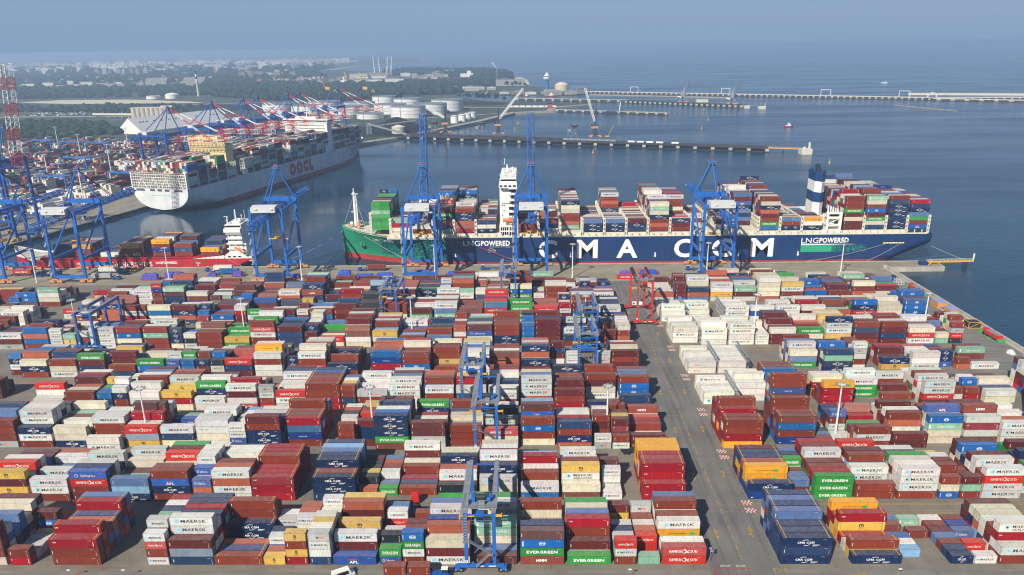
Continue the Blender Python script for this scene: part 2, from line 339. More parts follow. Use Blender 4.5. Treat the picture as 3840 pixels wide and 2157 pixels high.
# ------------------------------------------------------------------ containers of the yard, as read from the photograph:
# block, slot, length, then one word per row seen: row, height, kinds from the top down
COLS = """
C1 -22 20 02RC 21w 31w 41y 53MK
C1 -24 40 05R 34b 54oR 64M
C1 -20 45 03CRR 14C 33S 43U 54C 64b
C1 -16 20 04WHRW 15WM 34g 44n 54w 64C
C1 -15 40 03MX 15WW 34n 44C 54n 64n
C1 -13 45 01R 11U 21S 42NN 54RR
C1 -11 20 01Y 11S 22W 32n 52W 62w
C1 -10 20 04YRYC 43Ww 53S 63S
C1 -9 20 04PWWn 14w 24y 34w 64Ww
C1 -8 40 01A 13WM 33Y 54SM 64y
C1 -6 20 02EF 13D 32w 53WH 63b
C1 -5 20 04KEWR 42R 62R
C1 -4 40 03OMW 14S 24U 44W 54b
C1 -2 40 01M 11b 24GGO 54W 64e
C1 0 40 04MKEZ 14n 54RO
C1 2 40 01E 12M 24CR 34b 44o 54e
C1 4 20 03HWR 32N 42w 63MY
C1 5 20 01g 22HH 32S 42w 52R 63P
C1 6 40 02HH 12w 33WT 43R 54R 64b
D1 0 45 03NnN 13n 23n 34b 44n 54b 64n
D1 3 45 01N 12R 31C 43CY 63T
D1 5 20 11L 21w 31B 51R 61B
D1 6 20 41R 61G
D1 7 20 01N 11n 21R 31b 41M 51R 61w
D1 8 20 01W 21H 41F 51U 61R
D1 9 40 02WR 14VC 43O 53o 63M
C2 -26 40 04YMY 24H 34w
C2 -24 40 03WWR 23W 53W 63S
C2 -22 40 04FHRM 14n 24w 44W
C2 -20 40 03bLN 22g 32M 43o 54W
C2 -18 40 04RANR 14R 44HH 54M 64e
C2 -16 20 03FS 14FW 25W 35w 45w
C2 -15 40 04WSWw 14S 24R 44w 54w
C2 -13 45 03CCC 13C 23C 34R 44C 54C
C2 -10 45 03NNn 13R 24N 34n 44b 54L 64n
C2 -8 20 11S 22D 32y 42D 52D 62M
C2 -7 20 11E 21b 32W 42R 52S 62b
C2 -6 40 11R 21n 31C 42R 52o 64WM
C2 -4 40 02De 13W 23S 34N 44o
C2 -2 40 03WoC 14N 25W
C2 0 40 02WB 13R 23w 34C
C2 2 40 02OR 14YV 24R 43w 63W
C2 4 20 01W 11w 23WWM 43M
C2 6 45 02CC 14CC 24C 34C 44T 54T 64T
D2 0 45 02NU 23TT 33S 43n 53n 63M
D2 2 20 12bR 22b 32R 43E 53n 63b
D2 3 40 03EEE 13C 23R 33M 44W 54R 64C
D2 5 40 02RR 23WW 34RL 44M 64H
D2 7 40 04WWWR 14w 24w 34E 63w
D2 9 20 03ROK 14R 24M 34w
D2 10 20 03MgR 22M 32R
D2 11 40 04WHWW 24W 34M 54K 64M
D2 13 40 14E 25N 45M
C3 -30 40 14RRRP 25b 45n
C3 -28 40 13NWR 25WW 35w 45w
C3 -26 40 13OON 33w 43R 53g 64O
C3 -24 40 02wW 24WR 34w
C3 -22 40 13HXY 23w 34C 45M
C3 -20 40 13WnO 52A 62g
C3 -18 40 14WWoW 24w 44W 54w
C3 -16 20 04WWF 33w 43w 53w 63L
C3 -15 40 05MRNN
C3 -13 45 14CBUR 24R 34R 45R
C3 -10 20 04RRR 24w 34D 44H 54w
C3 -9 20 14MNNM 34H 44R 64Y
C3 -8 40 05NNNE 15B 25w 45n 55R
C3 -6 40 04MMPw 33w 43C 64E
C3 -4 40 13RRR 43OA 53n 64R
C3 -2 40 03HOM 33V 44D 54w
C3 0 40 14RKRO 35MA
C3 2 40 04nRNS 43W 53w
C3 4 20 02WP 24RM 34R 44w
C3 5 20 02RW 14MC 24y 34M 54R 64R
C3 6 40 02MM 32R 42C 52S 63Z
D3 0 45 04RRCT 14R 34CC 45R
D3 3 45 14RBRU 24R 45R
D3 5 20 11R 21b 31D 41y 51S
D3 6 20 21W 34FRW
D3 7 40 03RWR 32e 52C 63S
D3 9 40 02MM 24RSo 34W 54M
D3 11 40 14KGOO 25A
D3 13 40 14WCWR 25Z 54M
D3 15 40 13WWW 23S 43w 63w
C4 -35 40 43MMM 53M
C4 -30 40 02W 14HW
C4 -28 40 03RR 13o 23S 34M 44C 54w
C4 -26 20 03BNB 13B 23e 34Y
C4 -25 20 04wNRR 15w
C4 -24 40 03wWM 14w 34R 44w 54b 64M
C4 -22 40 03YCo 23Y 34W 44R 54S
C4 -20 40 02Ww 14EN 34W
C4 -18 40 04WMwH 24C
C4 -16 20 04PWRH
C4 -15 40 03HWW 23w 33W 44W 54n 64M
C4 -13 45 04RRCC 14C 24R 34R 44B 54n
C4 -11 20 04RRnR 14y 24w 34b
C4 -10 40 03PR 23W 44Ww
C4 -8 40 04WWw 24W 34b 44M 54w
C4 -6 40 13WR 24R 34S 44S
C4 -4 40 13Wn 24C 34w
C4 -2 40 13W 33nn 44W 54C 64R
C4 0 40 05WWWS 15b 25o 65NR
C4 2 40 03MRC 14MM 64NN
C4 4 40 01N 34RMOW 64R
C4 6 40 02nn 24RKKO 44b 54R
D4 0 40 12qQ 51q 62Q
D4 2 40 23qq 34q
D4 4 45 05RRUR 44B 54R 64R
D4 7 40 04TCCC 43o 53W
D4 9 40 33WEE 44W
D4 11 40 21R 32Me 53W
D4 13 40 04WWHM 24W 34R 44w
D4 15 20 22Rw 42P 52R 62w
D4 16 20 22RC 33K 43w
D4 17 40 12W 22n 33O
C5 -35 20 14BNW
C5 -34 40 03ONR 14S 24B
C5 -32 40 03RO 14n 24R
C5 -30 40 04EM 43N
C5 -28 40 02R 14MM 34y 44n
C5 -26 40 03EK 33O 43R
C5 -24 20 03F 14W
C5 -23 20 03B 14E 53w
C5 -22 20 03N 14R 24w
C5 -21 20 03DW 14B
C5 -20 40 03Hn 43HM 53R
C5 -18 40 04WRW 15T 25w
C5 -16 20 13N
C5 -15 40 04WR 15O
C5 -13 45 02N 13R 33N 43R
C5 -10 45 04BUC 14S 24S 44S 54B
C5 -8 40 04RRK 25O 35C
C5 -6 40 11R 24RR 34M 54o
C5 -4 40 04wR 14w 24b 44w 54y
C5 -2 40 11C 23RS 33w 43R 53R
C5 0 40 05N 54S
C5 2 20 25Mn
C5 3 20 04WW
C5 5 20 04WP
C5 6 40 04MRM 24O 34C
D5 0 40 02JJ 51q 62J
D5 2 40 02qq 42q
D5 7 40 23O 34W 44b 64R
D5 9 40 04ngNN 34K
D5 11 20 15WP 54R
D5 13 40 12NY 33M 43C
D5 15 40 13wwW 62S
D5 17 20 23NNA
D5 18 20 12RS
D5 19 40 11W 52GR 62M
C6 -37 40 04BS 24R 44N
C6 -35 20 04WW
C6 -34 20 03GY
C6 -33 20 13wR
C6 -32 40 04WW 24b
C6 -30 40 04RKo 14n 34R
C6 -28 40 04RGR 14W 44W
C6 -26 20 04NNN
C7 -42 40 03Qqq 13q 33q
C7 -38 40 42HV
C7 -32 40 04RW
C7 -30 40 04oB
C7 -28 40 04MN
C8 -46 40 23RRR 33y
C8 -44 40 03KKM
C8 -42 40 04GwoR 33M 43S
C8 -38 45 42CT
D6 0 40 13JQq 33q 63q
D6 2 40 03Qqq 14q
D6 4 40 04QQq
D7 0 40 02qQ 13QQ
D7 2 40 01q 23QQ 33q
D7 5 40 03QQQ 23qq
D7 7 40 03qAq
"""
FRONT = [174, 205.2, 236.6, 268.4, 300.8, 333.6, 365.8, 397.5, 424.5]
def white_zone(side, bi, j): return side == 'D' and 3 <= bi <= 6 and j <= (3 if bi < 5 else 6)
def pick(r, ref=0):
    if r.random() < ref: return r.choice('qqQQQQJ')
    return r.choices('RMSCHWwOoNnBKbFAEeGgDYyTULPZV', [24, 17, 7, 6.5, 3.5, 19, 10, 9, 3, 8, 6, 3, 3, 4, 1.2, 1.6, 3, 1.2, 2, 1.2, 2.5, 1.6, 1.4, 1.2, 1.5, 1.6, 1, .6, .8])[0]
CONT = []                       # dicts: blk side num, slot, L, row, tier, kind, X, Y, Z
def add_stack(side, bi, j, L, row, kinds, X=None, F0=None):
    X0 = -2.04 if side == 'C' else 71.4
    if X is None: X = X0+6.6*j-(.76 if L == '45' else 0)
    Y = (F0 if F0 is not None else FRONT[bi])+2.8*row; z = 0.0
    jx = rng.uniform(-.06, .06)
    for t, k in enumerate(kinds):
        H = HGT[L]
        CONT.append(dict(side=side, b=bi, j=j, L=L, row=row, t=t, n=len(kinds), k=k, x=X+jx+rng.uniform(-.03, .03), y=Y+rng.uniform(-.03, .03), z=z, H=H)); z += H
used = {}
for ln in COLS.split('\n'):
    p = ln.split()
    if len(p) < 4: continue
    side, bi, j, L = p[0][0], int(p[0][1])-1, int(p[1]), p[2]
    r = random.Random(hash((side, bi, j)) if False else (ord(side)*1000+bi*100+j))
    for q in range(j, j+(1 if L == '20' else 2)): used[(side, bi, q)] = 1
    spec = {int(w[0]): (int(w[1]), w[2:]) for w in p[3:]}
    seen = ''.join(v[1] for v in spec.values()); first = min(spec); prev = None; wz = 1.0 if white_zone(side, bi, j) else 0
    for row in range(7):
        if row in spec:
            t, cs = spec[row]; kinds = [(r.choice(seen) if r.random() < (.85 if L == '45' else .4) else pick(r, wz)) for _ in range(max(0, t-len(cs)))]+list(cs[::-1]); prev = t
        elif row < first: continue
        else:
            prev = max(0, prev-1) if row-1 in spec else max(0, prev-r.choice((0, 0, 1)))
            if wz: prev = max(prev, 2)
            kinds = [(r.choice(seen) if r.random() < (.85 if L == '45' else .3) else pick(r, wz)) for _ in range(prev)]
        add_stack(side, bi, j, L, row, kinds)
def rand_bay(side, bi, j, L, r, F0=None, rows=7, hmax=4.8, hmin=1.9, ref=0):
    base = r.uniform(hmin, hmax); mono = pick(r, ref) if r.random() < .28 else None
    h = base
    for row in range(rows):
        if r.random() < .45: h = base+r.choice((-1, 0, 0, 1, 1))
        n = max(0, min(5, int(round(h+r.uniform(-.4, .5)))))
        add_stack(side, bi, j, L, row, [(mono if mono and r.random() < .6 else pick(r, ref)) for _ in range(n)], F0=F0)
def fill(side, bi, j0, j1, **k):
    r = random.Random(500+bi*17+(0 if side == 'C' else 7)); j = j0
    while j <= j1:
        if (side, bi, j) in used: j += 1; continue
        if r.random() < .04: j += 1; continue
        k['ref'] = 1.0 if white_zone(side, bi, j) else 0
        two = j+1 <= j1 and (side, bi, j+1) not in used
        if two and r.random() < .78: rand_bay(side, bi, j, '40', r, **k); j += 2
        else: rand_bay(side, bi, j, '20', r, **k); j += 1
for bi in range(8):                 # outside the transcribed part of each block, and the blocks near the quay
    js = [q for (s, b_, q) in used if s == 'C' and b_ == bi]
    lim = int((-(.74*FRONT[bi]+18)+2.04)/6.6)
    if bi < 5: fill('C', bi, lim, min(js)-2)
    elif bi == 7: fill('C', bi, lim-1, -47); fill('C', bi, -36, 7, hmax=3.8)
    elif bi == 6: fill('C', bi, lim, -43); fill('C', bi, -36, 7, hmax=4.0)
    else: fill('C', bi, lim, -43); fill('C', bi, -41, 7)
    jd = [q for (s, b_, q) in used if s == 'D' and b_ == bi] or [-1]
    if bi < 5: fill('D', bi, max(jd)+2, 20)
    elif bi == 5: fill('D', bi, max(jd)+1, 20, hmax=4.0)
    else: fill('D', bi, max(jd)+1, 20, hmax=4.2)
fill('C', 8, -34, 7, rows=4, hmax=1.9, hmin=.4, F0=424.5); fill('D', 8, 3, 20, rows=4, hmax=1.9, hmin=.4, F0=424.5)
# which containers show, and how large: boxes projected far to near into an id image
W_, H_ = 1024, 575
def proj_np(P):
    d = P-np.array([0, 0, CAM_H]); z = d@np.array(F); s = FPX*W_/3840
    return np.stack([W_/2+s*(d@np.array(Rr))/z, H_/2-s*(d@np.array(Ur))/z], -1), z
idb = np.full((H_, W_), -1, np.int32)
def fillpoly(p, i):
    x0, y0 = np.floor(p.min(0)).astype(int); x1, y1 = np.ceil(p.max(0)).astype(int)
    x0 = max(x0, 0); y0 = max(y0, 0); x1 = min(x1, W_-1); y1 = min(y1, H_-1)
    if x1 < x0 or y1 < y0: return
    X, Y = np.meshgrid(np.arange(x0, x1+1)+.5, np.arange(y0, y1+1)+.5)
    pos = np.ones(X.shape, bool); neg = pos.copy()
    for k in range(4):
        a = p[k]; c = p[(k+1) % 4]; e = (c[0]-a[0])*(Y-a[1])-(c[1]-a[1])*(X-a[0]); pos &= e >= 0; neg &= e <= 0
    sub = idb[y0:y1+1, x0:x1+1]; sub[pos | neg] = i
order = sorted(range(len(CONT)), key=lambda i: (-CONT[i]['y'], CONT[i]['z'], -abs(CONT[i]['x'])))
for i in order:
    c = CONT[i]; L = LEN[c['L']]; x, y, z, H = c['x'], c['y'], c['z'], c['H']
    P = np.array([(x, y, z), (x+L, y, z), (x+L, y, z+H), (x, y, z+H), (x, y+2.44, z+H), (x+L, y+2.44, z+H), (x, y+2.44, z), (x+L, y+2.44, z)])
    q, dz = proj_np(P)
    if dz.min() < 10: continue
    fillpoly(q[[3, 2, 5, 4]], i)
    if x+L < 0: fillpoly(q[[1, 7, 5, 2]], i)
    if x > 0: fillpoly(q[[0, 3, 4, 6]], i)
    fillpoly(q[[0, 1, 2, 3]], i)
ids, cnt = np.unique(idb[idb >= 0], return_counts=True); SHOW = dict(zip(ids.tolist(), cnt.tolist()))
BEST = set(sorted(SHOW, key=lambda i: -SHOW[i])[:300])
HT = {}
for c in CONT: HT[(c['side'], c['b'], c['row'], c['j'])] = c['n']*c['H']
def exposed(c):                       # is the camera-side wall free of the row in front of it?
    if c['row'] == 0: return True
    hs = [HT.get((c['side'], c['b'], c['row']-1, q), -1) for q in (c['j'], c['j']-1)]
    return max(hs) < c['z']+c['H']*.6
# individual containers: body, frame, doors, lettering
def body_mesh(L, H):
    b = MB(); p = .28; n = int((L-.36)/p); x0 = (L-n*p)/2
    for y, s in ((.02, 1), (2.42, -1)):
        for k in range(n):
            a = x0+k*p; dd = .045*s
            xs = [a, a+.07, a+.14, a+.21, a+.28]; ys = [y, y, y+dd, y+dd, y]
            for i in range(4): b.quad((xs[i], ys[i], .15), (xs[i+1], ys[i+1], .15), (xs[i+1], ys[i+1], H-.12), (xs[i], ys[i], H-.12))
        for a, c_ in ((.05, x0), (L-x0, L-.05)): b.quad((a, y, .15), (c_, y, .15), (c_, y, H-.12), (a, y, H-.12))
    n2 = int(L/1.2)
    for k in range(n2):                # roof panels, each slightly crowned
        a, c_ = .06+(L-.12)*k/n2, .06+(L-.12)*(k+1)/n2; m_ = (a+c_)/2
        b.quad((a, .05, H-.05), (m_, .05, H-.025), (m_, 2.39, H-.025), (a, 2.39, H-.05)); b.quad((m_, .05, H-.025), (c_, .05, H-.05), (c_, 2.39, H-.05), (m_, 2.39, H-.025))
    b.quad((.05, .05, .1), (.05, 2.39, .1), (.05, 2.39, H-.1), (.05, .05, H-.1)); b.quad((.1, .05, .12), (L-.1, .05, .12), (L-.1, 2.39, .12), (.1, 2.39, .12))
    return b.mesh('body', [M_PO])
def frame_mesh(L, H):
    b = MB()
    for x in (0, L-.16):
        for y in (0, 2.44-.16): b.box(x, x+.16, y, y+.16, .16, H-.16)
    for y in (0, 2.36):
        b.box(.16, L-.16, y, y+.08, .0, .16); b.box(.16, L-.16, y, y+.08, H-.12, H-.01)
    for x in (0, L-.1):
        b.box(x, x+.1, .16, 2.28, 0, .14); b.box(x, x+.1, .16, 2.28, H-.14, H-.01)
    for x in (0, L-.18):
        for y in (0, 2.44-.17):
            for z in (0, H-.13): b.box(x-.004, x+.184, y-.004, y+.174, z-(.0 if z == 0 else 0), z+.13, 1)
    if L > 13:
        for xx in (.78, L-.96):
            b.box(xx, xx+.16, -.003, .06, .16, H-.12, 0); b.box(xx, xx+.16, .0, 2.44, H-.02, H+.012, 2)
            b.box(xx-.1, xx+.26, .0, .22, H-.02, H+.016, 2); b.box(xx-.1, xx+.26, 2.22, 2.44, H-.02, H+.016, 2)
    return b.mesh('frame', [M_PO, M_CAST, M_YEL])
def door_mesh(L, H, reefer):
    b = MB(); x = L-.06
    if reefer:
        b.box(L-.3, L-.05, .2, 2.24, .2, H-.2, 2); b.box(L-.06, L-.02, .5, 1.9, .3, 1.1, 1); b.tube((L-.07, 1.22, 1.75), (L-.02, 1.22, 1.75), .35, n=14, m=1)
    else:
        for y in (.17, 1.23): b.box(x-.03, x, y, y+1.04, .15, H-.15, 0)
        for y in (.42, .85, 1.55, 1.98): b.tube((x+.02, y, .16), (x+.02, y, H-.16), .025, n=6, m=1)
        for y in (.42, .85, 1.55, 1.98): b.box(x, x+.05, y-.03, y+.3, 1.05, 1.12, 1)
    return b.mesh('door', [M_PO, M_GREY, M_WHITEP])
M_CAST = simple('corner_casting_steel', '#5d5550', .7, var=.25, scale=3)
PM = {}
def parts_for(Lk, reefer):
    k = (Lk, reefer)
    if k not in PM: L, H = LEN[Lk], HGT[Lk]; PM[k] = (PM.get(('b', Lk)) or body_mesh(L, H), PM.get(('f', Lk)) or frame_mesh(L, H), door_mesh(L, H, reefer)); PM[('b', Lk)], PM[('f', Lk)] = PM[k][:2]
    return PM[k]
LM = {}
def letter_mesh(k, Lk, v=0):
    v = v % 9
    if (k, Lk, v) not in LM:
        r = random.Random(v*31+7); dx, dz, sc_ = (0, 0, 1) if v == 0 else (r.uniform(-.25, .25), r.uniform(-.1, .08), r.uniform(.93, 1.04))
        b = MB(); L, H = LEN[Lk], HGT[Lk]; marks(b, k, L, H, lambda u, z: (L/2+(u-L/2)*sc_+(dx if L > 8 else dx*.3), -.012, z+dz), hv=.05 if v == 4 else .5)
        LM[(k, Lk, v)] = b.mesh('lettering', [M_LET], True) if b.f else None
    return LM[(k, Lk, v)]
ORD = ['first', 'second', 'third', 'fourth', 'fifth', 'sixth', 'seventh', 'eighth', 'ninth', 'tenth', 'eleventh', 'twelfth', 'thirteenth', 'fourteenth', 'fifteenth', 'sixteenth', 'seventeenth', 'eighteenth', 'nineteenth', 'twentieth']
BAYN = {}
for s_ in 'CD':
    for b_ in range(9):
        xs = sorted({(c['j']) for c in CONT if c['side'] == s_ and c['b'] == b_}, reverse=(s_ == 'C'))
        for i, j_ in enumerate(xs): BAYN[(s_, b_, j_)] = i
def ordw(i): return ORD[i] if i < 20 else 'far'
TIER = ['ground', 'second', 'third', 'fourth', 'fifth']; SZ = {'20': 'short', '40': 'long', '45': 'extra-long'}
rest = MB(); rr = random.Random(5)
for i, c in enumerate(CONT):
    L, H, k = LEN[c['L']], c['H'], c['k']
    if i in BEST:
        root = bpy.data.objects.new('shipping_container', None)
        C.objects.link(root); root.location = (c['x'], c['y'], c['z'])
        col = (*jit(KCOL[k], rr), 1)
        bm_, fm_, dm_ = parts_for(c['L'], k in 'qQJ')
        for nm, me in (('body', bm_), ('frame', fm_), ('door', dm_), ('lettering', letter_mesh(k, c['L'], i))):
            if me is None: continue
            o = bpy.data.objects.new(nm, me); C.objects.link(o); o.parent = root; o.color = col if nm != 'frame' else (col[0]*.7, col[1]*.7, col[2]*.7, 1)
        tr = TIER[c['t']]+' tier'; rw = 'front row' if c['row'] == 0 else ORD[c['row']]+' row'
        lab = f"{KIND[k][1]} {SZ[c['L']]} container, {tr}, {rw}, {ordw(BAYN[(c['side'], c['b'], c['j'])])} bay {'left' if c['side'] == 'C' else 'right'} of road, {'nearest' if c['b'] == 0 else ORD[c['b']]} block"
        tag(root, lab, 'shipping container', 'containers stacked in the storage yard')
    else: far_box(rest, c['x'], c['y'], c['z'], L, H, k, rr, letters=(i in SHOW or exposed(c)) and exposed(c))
rest.build('stacked_containers', [M_PA], None, True, label='remaining stacks of mixed coloured shipping containers filling the storage yard up to the quay', cat='shipping containers', kind='stuff')
print('containers', len(CONT), 'verts', len(rest.v))
# ------------------------------------------------------------------ the setting: land, quays, water, roads
M_SEA, t, n, b = newmat('sea_water')
P, N = posn(t); mp = t.nodes.new('ShaderNodeMapping'); mp.inputs['Scale'].default_value = (.6, 1.0, 1); t.links.new(P, mp.inputs[0])
h1 = noise(t, .25, 4, mp.outputs[0], .6); h2 = noise(t, .9, 3, mp.outputs[0], .6); h3 = noise(t, .012, 4, mp.outputs[0], .6)
hs = math_(t, 'ADD', math_(t, 'MULTIPLY', h1, 1.0), math_(t, 'MULTIPLY', h2, .35))
bp = t.nodes.new('ShaderNodeBump'); bp.inputs['Distance'].default_value = .55
sx = t.nodes.new('ShaderNodeSeparateXYZ'); t.links.new(P, sx.inputs[0])
calm = ramp(t, math_(t, 'ADD', sx.outputs[0], math_(t, 'MULTIPLY', sx.outputs[1], .25)), 60, 420)   # the basin between the ships is sheltered, the open water is not
t.links.new(math_(t, 'ADD', .10, math_(t, 'MULTIPLY', calm, math_(t, 'ADD', .35, math_(t, 'MULTIPLY', ramp(t, h3, .35, .65), .45)))), bp.inputs['Strength'])
t.links.new(hs, bp.inputs['Height']); t.links.new(bp.outputs[0], b.inputs['Normal'])
t.links.new(mix(t, ramp(t, h3, .3, .7), (.006, .028, .056), (.010, .042, .078)), b.inputs['Base Color'])
hw = t.nodes.new('ShaderNodeMapping'); hw.inputs['Scale'].default_value = (.35, 1.5, 1); hw.inputs['Rotation'].default_value = (0, 0, .5); t.links.new(P, hw.inputs[0])
t.links.new(math_(t, 'ADD', .07, math_(t, 'MULTIPLY', ramp(t, noise(t, .006, 6, hw.outputs[0], .65), .42, .62), .2)), b.inputs['Roughness'])
b.inputs['IOR'].default_value = 1.33
M_YARD, t, n, b = newmat('yard_concrete'); P, N = posn(t)
c0 = mix(t, ramp(t, noise(t, .07, 5, P, .6), .3, .7), (.135, .12, .096), (.215, .195, .16))
c0 = mix(t, math_(t, 'MULTIPLY', ramp(t, noise(t, .9, 4, P), .55, .8), .5), c0, (.09, .085, .08))
br = t.nodes.new('ShaderNodeTexBrick'); t.links.new(P, br.inputs['Vector']); br.offset = 0
for k_, v_ in (('Color1', (1, 1, 1, 1)), ('Color2', (.93, .93, .93, 1)), ('Mortar', (.62, .6, .58, 1))): br.inputs[k_].default_value = v_
br.inputs['Scale'].default_value = 1; br.inputs['Mortar Size'].default_value = .07; br.inputs['Brick Width'].default_value = 6.6; br.inputs['Row Height'].default_value = 5.5
t.links.new(mix(t, 1.0, c0, br.outputs['Color'], 'MULTIPLY'), b.inputs['Base Color']); b.inputs['Roughness'].default_value = .85
def tracked(name, a, c, sx_, sy_):
    m, t, n, b = newmat(name); P, N = posn(t); mp = t.nodes.new('ShaderNodeMapping'); mp.inputs['Scale'].default_value = (sx_, sy_, 1); t.links.new(P, mp.inputs[0])
    c0 = mix(t, ramp(t, noise(t, .1, 5, P, .6), .3, .7), a, c); c0 = mix(t, math_(t, 'MULTIPLY', ramp(t, noise(t, .5, 4, mp.outputs[0]), .46, .68), .5), c0, tuple(x*.45 for x in a))
    c0 = mix(t, math_(t, 'MULTIPLY', ramp(t, noise(t, .35, 5, P, .7), .64, .72), .6), c0, (.035, .034, .033)); t.links.new(c0, b.inputs['Base Color']); b.inputs['Roughness'].default_value = .85; return m
M_ROAD = tracked('road_asphalt', (.12, .118, .112), (.17, .166, .156), 1.2, .05)
M_APRON, t, n, b = newmat('quay_apron'); P, N = posn(t)
sy = t.nodes.new('ShaderNodeSeparateXYZ'); t.links.new(P, sy.inputs[0])
c0 = mix(t, ramp(t, noise(t, .09, 5, P, .6), .3, .7), (.19, .172, .135), (.29, .265, .21))
mp = t.nodes.new('ShaderNodeMapping'); mp.inputs['Scale'].default_value = (.02, .9, 1); t.links.new(P, mp.inputs[0])
c0 = mix(t, math_(t, 'MULTIPLY', ramp(t, noise(t, .8, 3, mp.outputs[0]), .5, .65), .45), c0, (.11, .105, .095))
t.links.new(c0, b.inputs['Base Color']); b.inputs['Roughness'].default_value = .85
M_LAND, t, n, b = newmat('grass_and_scrub'); P, N = posn(t)
c0 = mix(t, ramp(t, noise(t, .006, 6, P, .6), .35, .65), (.026, .042, .024), (.06, .072, .042))
c0 = mix(t, math_(t, 'MULTIPLY', ramp(t, noise(t, .02, 4, P), .60, .66), .7), c0, (.17, .15, .115))
t.links.new(c0, b.inputs['Base Color']); b.inputs['Roughness'].default_value = .95
M_SAND = simple('sand', '#c9bda3', .95, var=.08, scale=.02)
M_ROCK = simple('rock_armour', '#a39d90', .95, var=.3, scale=.5)
M_COAL = simple('coal', '#1a1b1f', .9, var=.3, scale=.1)

D2, N2 = Vector((.2510, .968, 0)), Vector((.968, -.2510, 0)); Q0 = Vector((-396., 530., 0))
def T2(u, v, z=0): p = Q0+D2*u+N2*v; return (p.x, p.y, z)
T2ROT = math.atan2(.968, .2510)
b = MB(); b.box(-21000, 21000, -2400, 26000, -9, -2.8)
b.build('sea', M_SEA, kind='structure')
LANDP = [(232, -600), (232, 461), (269.5, 461), (269.5, 475.5), (-392, 475.5), T2(0, 0)[:2], T2(560, 0)[:2], (-250, 1147), (-236, 1171), (-206, 1214), (-185, 1238), (-139, 1352), (-86, 1475), (-26, 1659),
         (66, 1697), (76, 1790), (177, 1888), (168, 1908), (60, 1950), (-31, 1994), (-120, 2080), (-179, 2201), (-205, 2300), (-202, 2421), (-121, 2368), (-37, 2350), (20, 2300), (68, 2288), (155, 2294), (190, 2352),
         (184, 2443), (131, 2666), (18, 2796), (10, 3000), (0, 3351), (-20, 3600), (-64, 3769), (-227, 4509), (-471, 4610), (-674, 4694), (-934, 4840), (-1395, 5470), (-1409, 6455), (-1319, 7051), (-1100, 8200), (-1500, 11000), (-3000, 16000), (-16000, 16000), (-16000, -600)]
b = MB(); b.prism(LANDP, -7, -.03); b.build('ground', [M_LAND], kind='structure')
b = MB(); b.prism([(-900, -600), (231.9, -600), (231.9, 437), (-900, 437)], -5, .0); b.build('yard_pavement', M_YARD, kind='structure')
b = MB(); b.prism([(-900, 437), (231.9, 437), (231.9, 461.1), (269.4, 461.1), (269.4, 475.4), (-391, 475.4), T2(0, -.1)[:2], T2(560, -.1)[:2], T2(560, -52)[:2], T2(-60, -52)[:2], (-900, 475)], -5, .002)
b.build('quay_apron', M_APRON, kind='structure')
b = MB(); b.prism([T2(560, -52)[:2], T2(-60, -52)[:2], (-900, 475), (-1100, 1180), T2(600, -60)[:2]], -5, .001); b.build('far_yard_pavement', M_YARD, kind='structure')
b = MB()   # access road between the blocks, raised a few millimetres, with its cross lanes
b.box(50.8, 70.2, -400, 436, .0, .012)
b.build('access_road', M_ROAD, kind='structure')
b = MB()
b.box(-700, 50.4, 160, 171.6, 0, .012); b.box(70.6, 231, 160, 171.6, 0, .012); b.box(207, 231, 172, 436, 0, .012)
b.build('cross_roads', tracked('grey_road_concrete', (.14, .134, .122), (.21, .20, .18), .05, 1.2), kind='structure')
# painted markings
b = MB()
for y in np.arange(-40, 430, 4.4): b.box(60.35, 60.65, y, y+2.4, .012, .018)
for x in np.arange(-400, 230, .001+1e9): pass
b.box(-700, 50, 162.3, 162.7, .012, .018); b.box(72, 231, 162.3, 162.7, .012, .018)
for i, f in enumerate(FRONT[1:]):
    for y in (f-6.6, f-7.6, f-3.3, f-2.6): b.box(72.5, 205, y, y+.16, .002, .010)
    for y in (f-6.6, f-3.2):
        for x in np.arange(50.6, 70, 1.6): b.box(x, x+.9, y, y+.14, .012, .018)
    for x in np.arange(-330, 48, 13.2):
        for k in range(3): b.bar((x+k*1.5, f-7, .006), (x+k*1.5+2.2, f-3, .006), .14, .008)
def arrow(b, x, y, L, dx, dy, double=False, z0=.012, z1=.018):
    d = Vector((dx, dy, 0)); s = Vector((-dy, dx, 0)); o = Vector((x, y, 0))
    def poly(pts):
        n = len(pts); P = [o+d*p[0]*L+s*p[1]*L for p in pts]; b.prism([(p.x, p.y) for p in P], z0, z1)
    poly([(.0, -.04), (.7, -.04), (.7, .04), (.0, .04)]); poly([(.66, -.16), (1.0, 0), (.66, .16)])
    if double: poly([(.3, .04), (.3, .2), (.1, .2), (.22, .04)])
for i in range(8):
    f = FRONT[i]; arrow(b, 56, f+16, 5, 0, -1, True); arrow(b, 66.5, f+12, 5, 0, 1, True)
arrow(b, -104, 169, 5.5, 1, 0); arrow(b, -84, 169, 5, 1, 0); arrow(b, 88, 169.5, 5, 1, 0); arrow(b, 36, 169, 5, 1, 0)
def flat(x, y): return (x, y, .02)
for i in range(7): text(b, 'D%d' % (i+1), 68.0, 71.4, FRONT[i]-3.6, FRONT[i]-1.6, flat, bold=.0)
text(b, 'C1', -115.6, -112.6, 167.6, 169.6, flat, bold=.0)
for k in range(28):                                          # slot numbers along the lane
    x = -2+6.6*(k-18); text(b, '%02d' % (39-2*k if k < 20 else 3), x+2.4, x+3.6, 168.6+(-1.8 if k % 2 else 0), 169.3+(-1.8 if k % 2 else 0), flat, bold=.0)
b.build('yellow_lane_markings', M_MARKY, kind='structure')
b = MB()
for i, f in enumerate(FRONT[1:7]):
    for y in (f-7.2, f-3.2):
        for a in range(6):
            for c in range(3):
                if (a+c) % 2: b.box(68.0+a*.55, 68.55+a*.55, y+c*.8, y+.8+c*.8, .012, .019)
